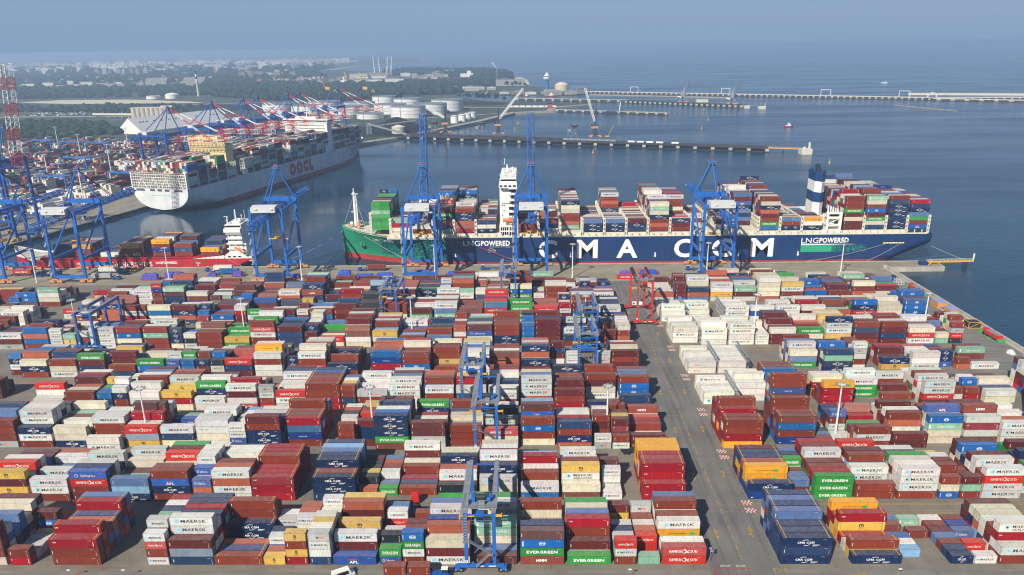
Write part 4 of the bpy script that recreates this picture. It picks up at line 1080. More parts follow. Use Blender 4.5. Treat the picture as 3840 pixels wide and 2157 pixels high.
def cargo(bays, y0, rowsN, zbase, name, label, mapc=None, near=-1, tier=2.72, seed=3, limit=None, refs=0, parent=None, wpal=None, rot=None):
    """deck load; bays: (x, L, near kinds, [(rows, height)...]); rows counted from the side towards the viewer"""
    b = MB(); r = random.Random(seed)
    for x, L, kinds, prof, *own in bays:
        wp = own[0] if own else wpal; hs = []
        for n_, h in prof: hs += [h]*n_
        for row in range(min(rowsN, len(hs))):
            h = hs[row]
            if h > 2 and row > 1 and r.random() < .12: h += r.choice((-1, 1, -1))
            y = y0+2.52*row*(-near)
            zb = zbase if not isinstance(zbase, dict) else zbase.get(x, zbase[None])
            if limit and not limit(x, y): continue
            mono = r.choice('RMNORbW') if r.random() < .3 else None
            for t in range(h):
                k = kinds[t] if (row == (0 if prof[0][1] else prof[0][0]) and t < len(kinds)) else (mono if mono and r.random() < .5 else (r.choice(wp) if wp else pick(r)))
                top = (row == 0 or hs[row-1] <= t)
                for q in range(2 if L == 20 else 1):
                    xx = x+q*6.2; LL = 6.06 if L == 20 else 12.19; kk = k if (L != 20 or q == 0 or t < len(kinds)) else pick(r)
                    c = jit(KCOL[kk], r); yy = y if near == -1 else y
                    a, e = (yy, yy+2.44) if near == -1 else (yy-2.44, yy)
                    b.box(xx, xx+LL, a, e, zb+t*tier, zb+t*tier+tier-.09, 0, c)
                    if top and rot is None: marks(b, kk, LL, tier-.1, lambda u, v: (xx+u, a-.05, zb+t*tier+v), 0, lo=True)
                    elif top and rot is not None: marks(b, kk, LL, tier-.1, lambda u, v: (xx+u, a-.05, zb+t*tier+v), 0, lo=True)
    if rot:
        loc, ang = rot; ca, sa = math.cos(ang), math.sin(ang)
        b.v = [(loc[0]+x*ca-y*sa, loc[1]+x*sa+y*ca, z) for x, y, z in b.v]
    return b.build(name, [M_PA], None, True, label=label, cat='shipping containers', kind='stuff')
def lashing(parent, x, y0, y1, z0, z1, mapf=None, step=2.52, w=1.3):
    b = MB()
    if mapf: b.map = mapf
    y = y0
    while y <= y1: b.box(x-w*.5, x-w*.5+.28, y-.14, y+.14, z0, z1); b.box(x+w*.5-.28, x+w*.5, y-.14, y+.14, z0, z1); y += step
    z = z0+2.7
    while z <= z1+.1: b.box(x-w*.5, x+w*.5, y0, y1, z-.12, z+.06); z += 2.72
    for s_ in (y0, y1):                           # end towers with their slots
        b.box(x-w*.62, x-w*.3, s_-.35, s_+.35, z0, z1+.6); b.box(x+w*.3, x+w*.62, s_-.35, s_+.35, z0, z1+.6)
        z = z0
        while z < z1+.5: b.box(x-w*.3, x+w*.3, s_-.33, s_+.33, z, z+1.5); z += 2.72
    return b.build('lashing_bridge', M_CREAM, parent)

# --- the big navy ship alongside
NS = wroot('container_ship', (70, 508, -2.8), label='giant navy and green container ship lying alongside the quay', cat='ship')
Ls, HB = 397.0, 30.6
mpn = lambda s, y, z: (268-s, 508+y, z)
hbf, ztp = build_hull(Ls, HB, 18.0, mpn, lambda s, z: 2 if z < .9 else (1 if 268-s < -80 else 0), [M_NAVY, M_HGREEN, M_HRED], NS, sheer=3.6, n=80)
def hully(X, z): return 508-hbf(268-X, z)
onh = lambda x, z: (x, hully(x, z)-.12, z)
for wd, xx in (('C', (9.1, 21.3)), ('M', (34.3, 48.2)), ('A', (60.7, 74.8)), ('C', (98.9, 111.2)), ('G', (124, 137.3)), ('M', (149.4, 164.4))):
    b = MB(); text(b, wd, *xx, 3.4, 16.1, onh, 0, (.8, .8, .78), bold=.03, res=4); b.build('hull_letter', [M_LET], NS, True)
b = MB()
for x0, flip in ((-41.2, 0), (182.4, 0)):
    text(b, 'LNG', x0, x0+11.2, 12.4, 16.0, onh, 0, (.8, .8, .78), bold=.0, res=2); text(b, 'POWERED', x0+11.8, x0+31, 12.4, 16.0, onh, 0, (.8, .8, .78), bold=.035, res=2)
    b.add([onh(x0, 11.0), onh(x0+38, 11.45), onh(x0, 12.05)] if x0 > 0 else [onh(x0-10, 11.3), onh(x0+31, 10.9), onh(x0+31, 12.0)], [(0, 1, 2)], 0, (.8, .8, .78))
text(b, 'CMA CGM CONCORDE', -104.5, -81.5, 13.0, 14.7, onh, 0, (.72, .78, .75), bold=.02, res=2)
for x in (-47, 30.2, 86.5, 141.8, 181.0):                                     # tug arrows
    b.add([onh(x-.4, 7), onh(x+.4, 7), onh(x+.4, 4.8), onh(x-.4, 4.8), onh(x-.9, 4.8), onh(x+.9, 4.8), onh(x, 3.6)], [(0, 3, 2, 1), (4, 6, 5)], 0, (.75, .76, .77))
text(b, 'NO TUG', -24.6, -20.6, 8.6, 9.6, onh, 0, WH, 0); ring(b, -22.6, 9.1, 2.8, 1.5, .18, onh, WH, 18)
b.build('hull_markings', [M_LET], NS, True)
b = MB(); r = random.Random(8); GRC, NVC = lin('#2b9a76'), lin('#123a6c')
b.add([onh(182.4, 6.3), onh(203, 6.3), onh(203, 10.9), onh(182.4, 11.0)], [(0, 1, 2, 3)], 0, GRC)
for _ in range(240):
    x = 203+22*r.random()**1.5; z = r.uniform(6.4, 10.9); d = .22; b.add([onh(x-d, z-d), onh(x+d, z-d), onh(x+d, z+d), onh(x-d, z+d)], [(0, 1, 2, 3)], 0, GRC)
for _ in range(1100):
    x = -80+27*r.random()**1.35; z = r.uniform(1.4, 17.6); d = r.uniform(.14, .3); b.add([onh(x-d, z-d), onh(x+d, z-d), onh(x+d, z+d), onh(x-d, z+d)], [(0, 1, 2, 3)], 0, GRC)
for _ in range(750):
    x = -80-19*r.random()**1.5; z = r.uniform(3, 17.6); d = r.uniform(.16, .36); b.add([onh(x-d, z-d), onh(x+d, z-d), onh(x+d, z+d), onh(x-d, z+d)], [(0, 1, 2, 3)], 0, NVC)
b.build('hull_dot_pattern', [M_LET], NS, True)
b = MB()                                                    # side gallery with posts, bulwark, anchor pocket
for x in np.arange(-92, 264, 4.76): b.box(x, x+.5, 477.5, 478.2, 17.9, 20.9)
b.box(-92, 264, 477.45, 477.6, 17.9, 18.9); b.box(-92, 264, 478.2, 538, 17.0, 18.2); b.box(-90, 262, 480, 537, 18.2, 20.6)
b.build('side_gallery', M_CREAM, NS)
b = MB(); x, z = -113.4, 8.6; y = hully(x, z); b.cbox(x, y-.5, z, 3.6, 2.4, 2.6, 0); b.tube((x, y-1.9, z-.6), (x, y-1.9, z+1.8), .3, m=1); b.bar((x-1.4, y-1.9, z-.8), (x+1.4, y-1.9, z-.8), .5, m=1); b.build('anchor', [M_HGREEN, M_CAST], NS)
b = MB(); b.tube((-119, 508, 20), (-119, 508, 44), 1.15, .7, n=12); b.tube((-117.4, 508, 20), (-117.6, 508, 42), .5, .35, n=8); b.cbox(-118.4, 508, 42.6, 4.4, 2.4, .3); b.cbox(-120, 508, 30, 3.8, 1.4, .25); b.tube((-119, 508, 44), (-119, 508, 46.5), .35)
for a in ((-127, 508, 22), (-110, 498, 20), (-110, 518, 20)): b.bar((-119, 508, 42), a, .09)
b.build('foremast', M_SHIPW, NS)
b = MB(); r = random.Random(2)
for i in range(16):
    x, y = -112-r.random()*12, 508+r.uniform(-9, 9)*(1 if i % 2 else .6); b.cbox(x, y, 20.6+r.random(), r.uniform(.6, 2.2), r.uniform(.6, 2), r.uniform(.8, 2), i % 3)
for i in range(26):
    s = 358+38*i/26; h_ = hbf(s, ztp(s)); b.cbox(268-s, 508-h_+.1, ztp(s)+.2, .08, .08, 1.2, 0)
b.build('forecastle_gear', [M_CREAM, M_GREY, M_ORA], NS)
# bridge tower
b = MB(); b.box(-16.6, -5.2, 484, 532, 18, 52); b.box(-17.0, -4.8, 479.2, 537, 18, 25.6); b.box(-16.9, -5.1, 480, 536, 50.6, 53.2); b.box(-16.2, -5.6, 486, 530, 53.2, 56.2); b.box(-15.6, -9.0, 483.2, 484, 40, 47.5)
bt = b.build('bridge_tower', M_SHIPW, NS)
b = MB()
for z in (54.2,): b.box(-15.9, -5.8, 485.88, 485.98, z, z+1.2); b.box(-16.3, -16.22, 487, 529, z, z+1.2)
for q in range(4): b.box(-16.4+q*2.9, -14.6+q*2.9, 479.9, 479.98, 51.4, 52.5)
for k in range(6): b.box(-10.6, -5.8, 483.9, 483.97, 27.5+3.9*k, 30+3.9*k)
for k in range(2):
    for q in range(8): b.box(-16.2+q*1.35+(.5 if q > 3 else 0), -15.2+q*1.35+(.5 if q > 3 else 0), 479.1, 479.18, 19.4+3.1*k, 21.6+3.1*k)
for z, x in ((31, -15.3), (34.5, -14.2), (38, -15.3), (38, -14), (42, -15.4), (46, -15.6), (49, -14.8)): b.box(x, x+.7, 483.9, 483.97, z, z+.8)
b.build('window_band', M_GLASS, bt)
b = MB()
for x, y, h in ((-16, 487, 3), (-6, 488, 3.6), (-13, 490, 2.6), (-9.5, 489, 4.2), (-15, 500, 4.5), (-7, 512, 3)): b.cbox(x, y, 56.2+h/2, .3, .3, h); b.cbox(x, y, 56.2+h*.7, 1.2, .3, .3)
for x in np.arange(-16.4, -5, 1.1): b.cbox(x, 480.1, 53.7, .1, .1, 1.0)
b.box(-16.8, -5.2, 480, 480.1, 54.1, 54.2)
b.cbox(-12, 508, 59.4, .8, .8, 5); b.cbox(-12, 508, 61.5, .3, 5.5, .3); b.cbox(-8, 500, 58.5, .5, .5, 3.5); b.tube((-8, 500, 60.2), (-8, 500, 61.4), .8); b.tube((-14, 494, 57.4), (-14, 494, 58.8), .7); b.cbox(-13.6, 508, 64, .3, .3, 4)
for k in range(7): b.box(-10.8, -5.0, 480.2, 484, 26.4+3.9*k, 26.6+3.9*k); b.box(-10.8, -5.0, 480.1, 480.2, 26.6+3.9*k, 27.6+3.9*k)
b.build('mast_and_balconies', M_SHIPW, NS)
b = MB(); b.map = None; b.tube((-14.6, 479.6, 29.2), (-8.2, 479.6, 29.2), 1.35, n=10); b.cbox(-9.6, 479.6, 30.7, 2, 1.5, .9); b.build('lifeboat', simple('lifeboat_orange', '#d8703a', .5), NS)
b = MB(); b.bar((-24, 476.9, 11.8), (-3, 476.9, 11.8), 1.0, .3); b.bar((-30, 476.4, 11.6), (-12, 475.9, 4.5), 1.0, .3, m=1); b.bar((-12, 475.9, 4.5), (4, 475.2, .6), .9, .3); b.build('gangway', [M_GREY, M_HRED], NS)
# funnel
b = MB(); FX = [(195.6, 499.5), (199, 496), (202.4, 499.5), (202.4, 512), (195.6, 512)]
for z0, z1, m in ((20, 35.5, 1), (35.5, 42.3, 0), (42.3, 49.6, 1), (49.6, 56, 0)): b.prism(FX, z0, z1, m)
fu = b.build('funnel', [M_FUNNEL, M_SHIPW], NS)
b = MB(); on2 = lambda x, z: (199.05+(x-199.05)*.86, 495.9+(x-199.0)*.885-.12, z)
text(b, 'CMA CGM', 199.3, 202.9, 45.6, 46.7, on2, 0, (.05, .12, .3), .01, 2); ring(b, 201.1, 46.2, 1.5, 2.0, .2, on2, (.6, .06, .1), 10, 50, 130); ring(b, 201.1, 46.2, 1.5, 2.0, .2, on2, (.6, .06, .1), 10, 230, 310); b.build('funnel_emblem', [M_LET], fu, True)
b = MB(); b.tube((198.6, 503, 55.5), (197.4, 503, 60.4), 1.6, 1.5, n=14); b.tube((200.6, 508, 55.5), (200.6, 508, 57.6), .6); b.tube((196.6, 509, 55.5), (196.6, 509, 57.4), .5); b.tube((201.4, 500, 55.5), (201.4, 500, 57), .5); b.build('exhaust_pipe', M_DARK, NS)
b = MB()
for x in (197.6, 206.2): b.box(x, x+1.5, 478.3, 480.6, 18, 31.5)
for z in (23.4, 28.4, 31.5): b.box(197.6, 207.7, 478.2, 480.6, z, z+1)
b.bar((199.5, 479, 25), (205.5, 479, 28), .5); b.box(197.6, 207.6, 481, 490, 18, 24); b.cbox(202, 485, 26, 5, 5, 4); b.box(192, 208, 492, 530, 18, 26)
for k in range(5): b.tube((199+k*1.6, 480.7, 31), (199+k*1.6, 480.7, 37-k*.6), .45)
b.build('engine_casing', M_SHIPW, NS)
b = MB(); b.box(235, 250, 477.2, 477.42, 11.6, 13.6, 0)
for k in range(7): b.tube((236+k*2, 477.1, 12), (237.6+k*2, 477.1, 12), .5, n=8, m=1)
b.box(258, 260, 477.2, 477.42, 14.4, 15.4, 0); b.build('mooring_port', [M_DARK, M_CREAM], NS)
BAYS = [(-103.4, 20, 'EREEERE', [(23, 7)], 'EEEeEEGWR'), (-89.3, 40, 'ORG', [(3, 2), (5, 3), (15, 4)]), (-74.6, 40, 'Mw', [(4, 2), (6, 4), (13, 5)]), (-60.2, 40, 'GNSNEM', [(6, 6), (6, 7), (11, 8)]),
        (-46, 40, 'CSSNNR', [(8, 6), (6, 5), (9, 8)]), (-31.6, 20, 'Nwn', [(8, 3), (15, 4)]), (-4.2, 20, 'MR', [(6, 2), (17, 3)]), (9.9, 40, 'NRR', [(5, 0), (4, 2), (14, 3)]), (24.3, 40, 'GSRROON', [(3, 0), (20, 7)]),
        (38.9, 40, 'NNb', [(7, 3), (16, 2)]), (53.5, 40, 'NNbOOoN', [(7, 3), (7, 2), (9, 7)]), (67.9, 40, 'nNM', [(8, 3), (15, 3)]), (82.3, 40, 'RSRNoGO', [(11, 7), (12, 8)]), (96.8, 40, 'RMN', [(6, 3), (4, 1), (13, 7)]),
        (111, 40, 'R', [(10, 0), (13, 2)]), (125.8, 40, 'M', [(8, 0), (15, 1)]), (140.4, 40, 'MbnbNAMb', [(6, 0), (17, 8)]), (154.8, 40, 'BERMSNOR', [(14, 8), (9, 9)]), (169.0, 20, 'NRu'.replace('u', 'b'), [(6, 3), (17, 2)]),
        (183.3, 40, 'NwT', [(8, 3), (15, 2)]), (209.3, 40, 'MMoMERRR', [(17, 8), (6, 9)]), (223.7, 40, 'nOEMKROG', [(4, 8), (19, 9)]), (238, 40, 'NNnNNNnR', [(23, 8)]), (251.8, 40, 'nARebNnC', [(23, 8)])]
ZB = {None: 21.2, 251.8: 18.5}
def okb(x, y): s = 268-x; return abs(y+1.2-508)+1.1 < hbf(min(s, 396), ztp(s))+.6
cargo(BAYS, 479.2, 23, ZB, 'deck_containers', 'mixed coloured shipping containers stacked along the deck of the giant navy ship', limit=okb, seed=21)
for x in [b_[0]-1.1 for b_ in BAYS]+[264.9, 208.2]:
    if x in (-5.3,): continue
    yy = 508-min(28.9, hbf(min(268-x, 396), 19)-.8); lashing(NS, x, yy, 1016-yy, 18, 29.6 if x > -95 else 33)

# --- the grey ship on the far quay
GS = empty('container_ship', (-334, 668, 0), math.atan2(.968, .2510), label='huge pale grey container ship seen from astern at the far quay', cat='ship')
GROT = ((-334, 668), math.atan2(.968, .2510))
idm = lambda s, y, z: (s, y, z)
hb2, zt2 = build_hull(398, 30.5, 19.4, idm, lambda s, z: 1 if z < 1.2 else 0, [M_HGREY, M_HRED, M_SHIPW], GS, transom_m=0, stern=60, zstern=-.8, bow0=.82, bow0w=.70, sheer=3)
og = lambda x, z: (x, -hb2(x, z)-.15, z)
for wd, a, c in (('O', 168, 181), ('O', 182.5, 195.5), ('C', 197, 208.5), ('L', 210, 219)):
    b = MB(); text(b, wd, a, c, 3.4, 17.6, og, 0, (.5, .03, .06), .1, 3); b.build('hull_letter', [M_LET], GS, True)
b = MB(); og0 = lambda x, z: (-.15, x, z)
for y0, y1 in ((-24, -15), (-10, -5), (-2, 3), (6, 11), (17, 26)): rect(b, y0, y1, 16.6, 18.6, og0, 0, (.06, .07, .09))
rect(b, -11, 11, 12.4, 13.2, lambda x, z: (-.15, x, z), 0, (.35, .5, .6)); b.build('transom_openings', [M_LET], GS, True)
GB = []
xs = [3.5+14.4*i for i in range(5)]+[90+14.4*i for i in range(12)]+[276+14.4*i for i in range(6)]
HH = [8, 8, 4, 8, 3, 5, 8, 8, 8, 8, 3, 8, 8, 8, 6, 8, 8, 8, 8, 8, 8, 8, 5]
for x, h in zip(xs, HH):
    kk = {3.5: 'GwwMWBBWNB'[:8], 17.9: 'BCBMMBGM', 46.7: 'BMERMEEE'}.get(round(x, 1), '')
    GB.append((x, 40, kk, [(3, h), (8, min(8, h+2)), (13, 8)]))
r = random.Random(4)
cargo(GB, -29.3, 23, 21.6, 'deck_containers', 'dense stacks of shipping containers on the deck of the grey ship at the far quay', seed=33, limit=lambda x, y: abs(y+1.2)+1.2 < hb2(min(x+12, 397), 19.4)+.8, wpal='RRRRRMMMSSWWWOOOoBbnNEGLwC', rot=GROT, tier=2.66)
for x in [a-1.1 for a in xs]+[xs[4]+13.4, xs[-1]+13.4]:
    h_ = hb2(min(x+4, 397), 19.4)-1
    if h_ > 8: lashing(GS, x, -h_, h_, 19.4, 34, step=2.52)
b = MB()                                                     # open stern frame
for y in np.arange(-29.8, 30, 2.48): b.box(-.3, .1, y-.16, y+.16, 19, 32.4)
for z in (19.4, 21.6, 24.2, 26.8, 29.4, 32): b.box(-.4, .3, -29.9, 29.9, z-.16, z+.14)
for k in range(4): y = -26+k*13; b.bar((-.5, y, 19.6), (-.5, y+5, 28.6), .5); b.bar((-.5, y+10, 19.6), (-.5, y+5, 28.6), .5)
for s in (-1, 1): b.box(-.6, 3, s*29.6-.5, s*29.6+.5, 19, 34)
b.build('stern_frame', M_SHIPW, GS)
b = MB(); b.box(74, 86, -20, 6, 19, 55, 0); b.box(74, 86, 6, 22, 19, 56.5, 0); b.box(75, 85, -12, 14, 55, 58.4, 0)
for y in np.arange(-19, 21, 4.4): b.bar((73.9, y, 51), (73.9, y+4.4, 51), .3)
b.build('funnel_casing', M_YCREAM, GS)
b = MB(); text(b, '*', 78.6, 81.8, 49, 52.5, lambda x, z: (x, -20.1, z), 0, (.55, .04, .07), .06); b.build('emblem', [M_LET], GS, True)
b = MB(); b.box(262, 273, -29, 29, 19, 57); b.box(261, 272, -30.4, 30.4, 53.5, 57.2); b.box(263, 271, -14, 14, 57, 60); b.cbox(267, 0, 64, .8, .8, 8); b.cbox(267, 0, 65, .4, 7, .4)
gb = b.build('bridge_tower', M_SHIPW, GS)
b = MB(); b.box(260.9, 261.02, -30, 30, 54.6, 56.2); b.box(262, 272, -30.5, -30.42, 54.6, 56.2)
for k in range(9): b.box(262, 262.0+.0001, -26, 26, 22+3.4*k, 23.2+3.4*k)
b.build('window_band', M_GLASS, gb)
b = MB(); b.box(84, 92, -30.4, -29.4, 19, 25); b.box(252, 259, -30.6, -29.4, 19, 27); b.build('side_ladder_frame', M_SHIPW, GS)
b = MB()
for x in np.arange(30, 380, 3.6):
    h_ = hb2(x, 19.4); b.cbox(x, -h_+.2, 20, .2, .2, 1.6)
b.build('side_railing', M_GREY, GS)

# --- the small red ship
RS = wroot('container_ship', (-270, 491, -2.8), label='small bright red container ship with a white bridge at the left of the quay', cat='ship')
mpr = lambda s, y, z: (-184-s, 491.5+y, z)
hb3, zt3 = build_hull(170, 13.5, 5.2, mpr, lambda s, z: 1 if z > 4.6 and s > 150 else 0, [M_HRED2, M_SHIPW], RS, sheer=7, stern=12, zstern=2.2, bow0=.78, bow0w=.74, low=-5)
on3 = lambda x, z: (x, 491.5-hb3(-184-x, z)-.1, z)
b = MB()
text(b, 'CONTAINERSHIPS', -293, -252.5, .1, 3.4, on3, 0, WH, .0, 2); text(b, 'LNGPOWERED', -250, -235.6, 1.8, 3.5, on3, 0, WH, .03, 2); text(b, 'LNGPOWERED', -304, -294.6, 1.8, 3.3, on3, 0, WH, .03, 2)
text(b, 'TUG', -222.6, -219.8, 1.5, 2.7, on3, 0, WH, .02); b.add([on3(-222, 1.0), on3(-220.6, 1.0), on3(-221.3, .1)], [(0, 2, 1)], 0, WH); b.build('hull_lettering', [M_LET], RS, True)
b = MB(); b.box(-202.5, -189, 479.5, 503.5, 4, 7.5); b.box(-201.0, -191.5, 483.5, 499.5, 7.5, 23.5); b.box(-202.2, -191, 480.5, 502.5, 22.5, 25.0); b.box(-201.4, -190.6, 482, 501, 25.0, 27.6); b.box(-199, -193, 486, 497, 27.6, 28.8); b.box(-191.5, -189.4, 484, 499, 7.5, 14); b.box(-214, -184.5, 478.6, 504.4, 3.2, 5.6); b.add([(-232, 478.2, 4.4), (-203, 478.2, 4.4), (-203, 478.2, 7.4)], [(0, 1, 2)])
bt3 = b.build('bridge_tower', M_SHIPW, RS)
b = MB(); b.box(-201.1, -190.9, 481.9, 481.98, 25.7, 27.0); b.box(-201.5, -201.42, 483, 500, 25.7, 27.0)
for z in (10, 13, 16, 19, 22): b.box(-200, -199.3, 483.4, 483.48, z, z+.9); b.box(-196, -195.3, 483.4, 483.48, z, z+.9)
for x in (-201, -197.5, -194): b.box(x, x+2, 479.4, 479.5, 5.2, 6.6)
b.build('window_band', M_GLASS, bt3)
b = MB(); b.cbox(-197, 491, 32, .7, .7, 8); b.cbox(-197, 491, 33.5, .3, 4.4, .3); b.cbox(-200, 484, 30.5, .4, .4, 4.4); b.cbox(-200.6, 484, 32.6, 3, .3, .3); b.tube((-193, 488, 28.4), (-193, 488, 30.6), .9); b.cbox(-192.6, 496, 31.6, .2, .2, 6)
for z in (10.5, 14, 17.5, 21): b.box(-201.6, -191, 481.6, 483.5, z, z+.15); b.box(-201.6, -191, 481.6, 481.7, z+.15, z+1.1)
for x, y in ((-200, 483), (-192, 484), (-196, 499)): b.cbox(x, y, 29.4, .25, .25, 3.6); b.cbox(x, y, 30.4, 1.6, .2, .2)
b.build('mast', M_SHIPW, RS)
b = MB(); b.tube((-196, 480, 12), (-190, 480, 8.6), 1.2, n=8); b.build('lifeboat', simple('lifeboat_orange', '#d8703a', .5), RS)
b = MB(); b.bar((-199, 479, 14), (-187, 479, 5.5), .5); b.bar((-197, 479, 16), (-189, 479, 9.5), .3); b.build('davit', M_SHIPW, RS)
b = MB(); b.bar((-200, 477.4, 4.6), (-191, 475.6, .6), .8, .2); b.build('gangway', M_GREY, RS)
b = MB(); b.box(-330, -205, 480, 503, 4.4, 6.2)
for x in np.arange(-330, -205, 3): b.box(x, x+.25, 478.2, 478.6, 4.4, 6.6)
b.box(-330, -205, 478.3, 478.5, 6.3, 6.5); b.build('hatch_covers', M_HRED2, RS)
RB = [(-319.5, 40, 'nnn', [(9, 3)]), (-306.4, 40, 'RRT', [(9, 3)]), (-288, 40, 'w', [(9, 1)]), (-273.9, 40, 'RRT', [(9, 3)]), (-252, 40, 'RURT', [(9, 4)]), (-237.2, 40, 'RUR', [(4, 3), (5, 4)]), (-219.3, 40, 'RT', [(3, 2), (6, 3)])]
cargo(RB, 480.2, 9, 6.6, 'deck_containers', 'brown, blue and orange containers loaded on the small red ship', seed=6, wpal='RRRRMTTUUnb', tier=2.85)
b = MB(); text(b, 'ECS', -265.5, -260.6, 7.0, 9.2, lambda x, z: (x, 480.05, z), 0, (.75, .65, .1), .03); b.build('cargo_lettering', [M_LET], RS, True)
# mooring lines
def rope(name, p, q, sag, lab):
    b = MB(); p = Vector(p); q = Vector(q); n = 10; pr = p
    for i in range(1, n+1):
        t_ = i/n; c = p.lerp(q, t_); c.z -= sag*4*t_*(1-t_); b.bar(pr, c, .16); pr = c
    b.build(name, simple('rope', '#a8a39a', .9), label=lab, cat='rope', group='mooring lines of the ships')
rope('mooring_line', (238, 477, 11.6), (186, 475, .5), 1.2, 'long mooring line from the navy ship\'s stern down to the quay'); rope('mooring_line', (247, 477, 11.6), (226, 475, .5), .8, 'short steep mooring line from the navy ship\'s stern to the quay corner')
rope('mooring_line', (265, 500, 12), (290, 470, 1.0), 1.2, 'mooring line from the navy ship\'s stern to the dolphin'); rope('mooring_line', (-110, 490, 17), (-72, 475.5, .5), 1.0, 'mooring line from the green bow of the navy ship to the quay')
rope('mooring_line', (-127, 503, 18), (-172, 476, .5), 3.0, 'slack mooring line from the green bow towards the red ship')
# ------------------------------------------------------------------ vehicles and loose things in the yard and on the quay
def wheels(b, xs, y0, y1, r=.5, m=0):
    for x in xs:
        for y in (y0, y1): b.tube((x, y-.16, r), (x, y+.16, r), r, n=12, m=m)
def make_tractor(pm):
    """terminal tractor, cab towards +x, with a skeleton trailer behind"""
    r = empty('terminal_truck', (0, 0, 0))
    b = MB(); b.box(-.2, 5.2, -1.15, 1.15, .75, 1.15); b.box(3.2, 5.1, .0, 1.2, 1.15, 1.9); b.box(3.0, 4.9, -1.25, .1, 1.15, 1.5); b.box(-.4, 1.6, -.9, .9, 1.15, 1.35); b.box(4.9, 5.3, -1.2, 1.2, .5, 1.1); b.build('chassis', pm, r)
    b = MB(); b.box(3.0, 4.6, -1.25, .15, 1.5, 2.1, 0); b.box(2.9, 4.7, -1.3, .2, 3.0, 3.12, 2); b.box(3.04, 4.56, -1.2, .1, 2.1, 3.0, 1)
    for x in (3.0, 4.54):
        for y in (-1.25, .09): b.box(x, x+.08, y, y+.08, 2.1, 3.0, 0)
    b.build('cab', [pm, M_GLASS, M_WHITEP], r)
    b = MB(); b.box(-13, .2, -.5, -.3, 1.05, 1.4); b.box(-13, .2, .3, .5, 1.05, 1.4)
    for x in (-12.8, -9, -6.6, -4.2, -.4): b.box(x, x+.3, -1.2, 1.2, 1.1, 1.4); b.box(x, x+.5, -1.28, -1.1, 1.1, 1.7); b.box(x, x+.5, 1.1, 1.28, 1.1, 1.7)
    b.build('trailer', pm, r)
    for x in (4.0, .6, -10.4, -11.6):
        for y in (-1.0, 1.0): b = MB(); b.tube((x, y-.18, .52), (x, y+.18, .52), .52, n=12); b.tube((x, y-.2, .52), (x, y+.2, .52), .24, n=8, m=1); b.build('wheel', [M_RUB, M_GREY], r)
    return r
trk = make_tractor(M_BLUE2)
def one_container(x, y, z, Lk, k, label, rz=0, group=None):
    root = empty('shipping_container', (x, y, z), rz, label=label, cat='shipping container', group=group); col = (*KCOL[k], 1)
    for nm, me in zip(('body', 'frame', 'door'), parts_for(Lk, k in 'qQJ')): o = bpy.data.objects.new(nm, me); C.objects.link(o); o.parent = root; o.color = col
    me = letter_mesh(k, Lk)
    if me: o = bpy.data.objects.new('lettering', me); C.objects.link(o); o.parent = root
GT = 'blue terminal trucks with trailers'; first = True
for x, y, rz, lab, cargo_ in ((-26.6, 169.2, 0, 'blue terminal truck hauling two brown containers along the front lane', 'RR'), (-104.5, 463.6, math.pi, 'blue terminal truck with a brown container on the quay near the green bow', 'R'),
        (-24, 464.2, math.pi, 'blue terminal truck with an empty trailer beside the navy ship', ''), (108.5, 458.8, math.pi, 'blue terminal truck with empty trailer under the right-hand quay crane', ''),
        (-199, 457.5, math.pi, 'blue terminal truck with long blue container beside the red ship\'s white bridge', 'B'), (-206, 465.3, math.pi, 'blue terminal truck with white container beside the red ship\'s stern', 'q'),
        (-315, 456.6, math.pi, 'blue terminal truck with navy container at the left of the quay', 'N'), (-268, 463.6, 0, 'blue terminal truck with white container ahead of the yellow bus', 'w'),
        (-322, 459, 0, 'blue terminal truck with orange-red container at the far left of the quay', 'H'), (-264.5, 449.2, 0, 'blue terminal truck with grey container by the crane leg', 'P'), (-42.5, 198.5, math.pi, 'blue terminal truck driving behind the front block', '')):
    place(trk, first, (x, y, .02), rz=rz, label=lab, cat='truck', group=GT); first = False
    s = 1 if rz == 0 else -1
    if cargo_ == 'RR':
        one_container(x-12.9, y-1.22, 1.45, '20', 'R', 'brown short container on the rear half of the front-lane trailer'); one_container(x-6.3, y-1.22, 1.45, '20', 'R', 'brown short container on the trailer, just behind the blue cab')
    elif cargo_: one_container(x-12.9 if s > 0 else x+.7, y-1.22, 1.45, '40', cargo_, f'{KIND[cargo_][1]} container riding on a trailer on the quay at {"left" if x < -150 else "centre"}, {"by the bus" if cargo_ == "w" else "by the crane leg" if cargo_ == "P" else "by the red ship" if x < -150 else "by the green bow"}')
r = empty('tractor_unit', (-35.6, 201.6, .02), math.pi/2+.12, label='bright red lorry cab alone in the lane behind the front block', cat='lorry')
b = MB(); b.box(.9, 3.1, -1.2, 1.2, .9, 3.3, 0); b.box(1.2, 2.6, -1.1, 1.1, 3.3, 3.7, 0); b.box(-2.6, .9, -.5, .5, .8, 1.1, 1); b.box(-1.6, -.4, -.9, .9, 1.1, 1.25, 1); b.build('cab', [M_REDP, M_DARK], r)
b = MB(); b.box(3.1, 3.14, -1.05, 1.05, 1.9, 2.8); b.box(1.6, 2.8, -1.22, -1.2, 1.9, 2.7); b.box(1.6, 2.8, 1.2, 1.22, 1.9, 2.7); b.build('window', M_GLASS, r)
for x in (2.1, -1.6):
    for y in (-1.0, 1.0): b = MB(); b.tube((x, y-.18, .52), (x, y+.18, .52), .52, n=12); b.build('wheel', M_RUB, r)
r = empty('trailer', (39.5, 233.6, .02), label='black skeleton trailer parked beside the orange-yellow stack', cat='trailer')
b = MB(); b.box(-6, 6, -.9, -.6, 1, 1.3); b.box(-6, 6, .6, .9, 1, 1.3)
for x in (-6, -3, 0, 3, 5.7): b.box(x, x+.3, -1.2, 1.2, 1, 1.3)
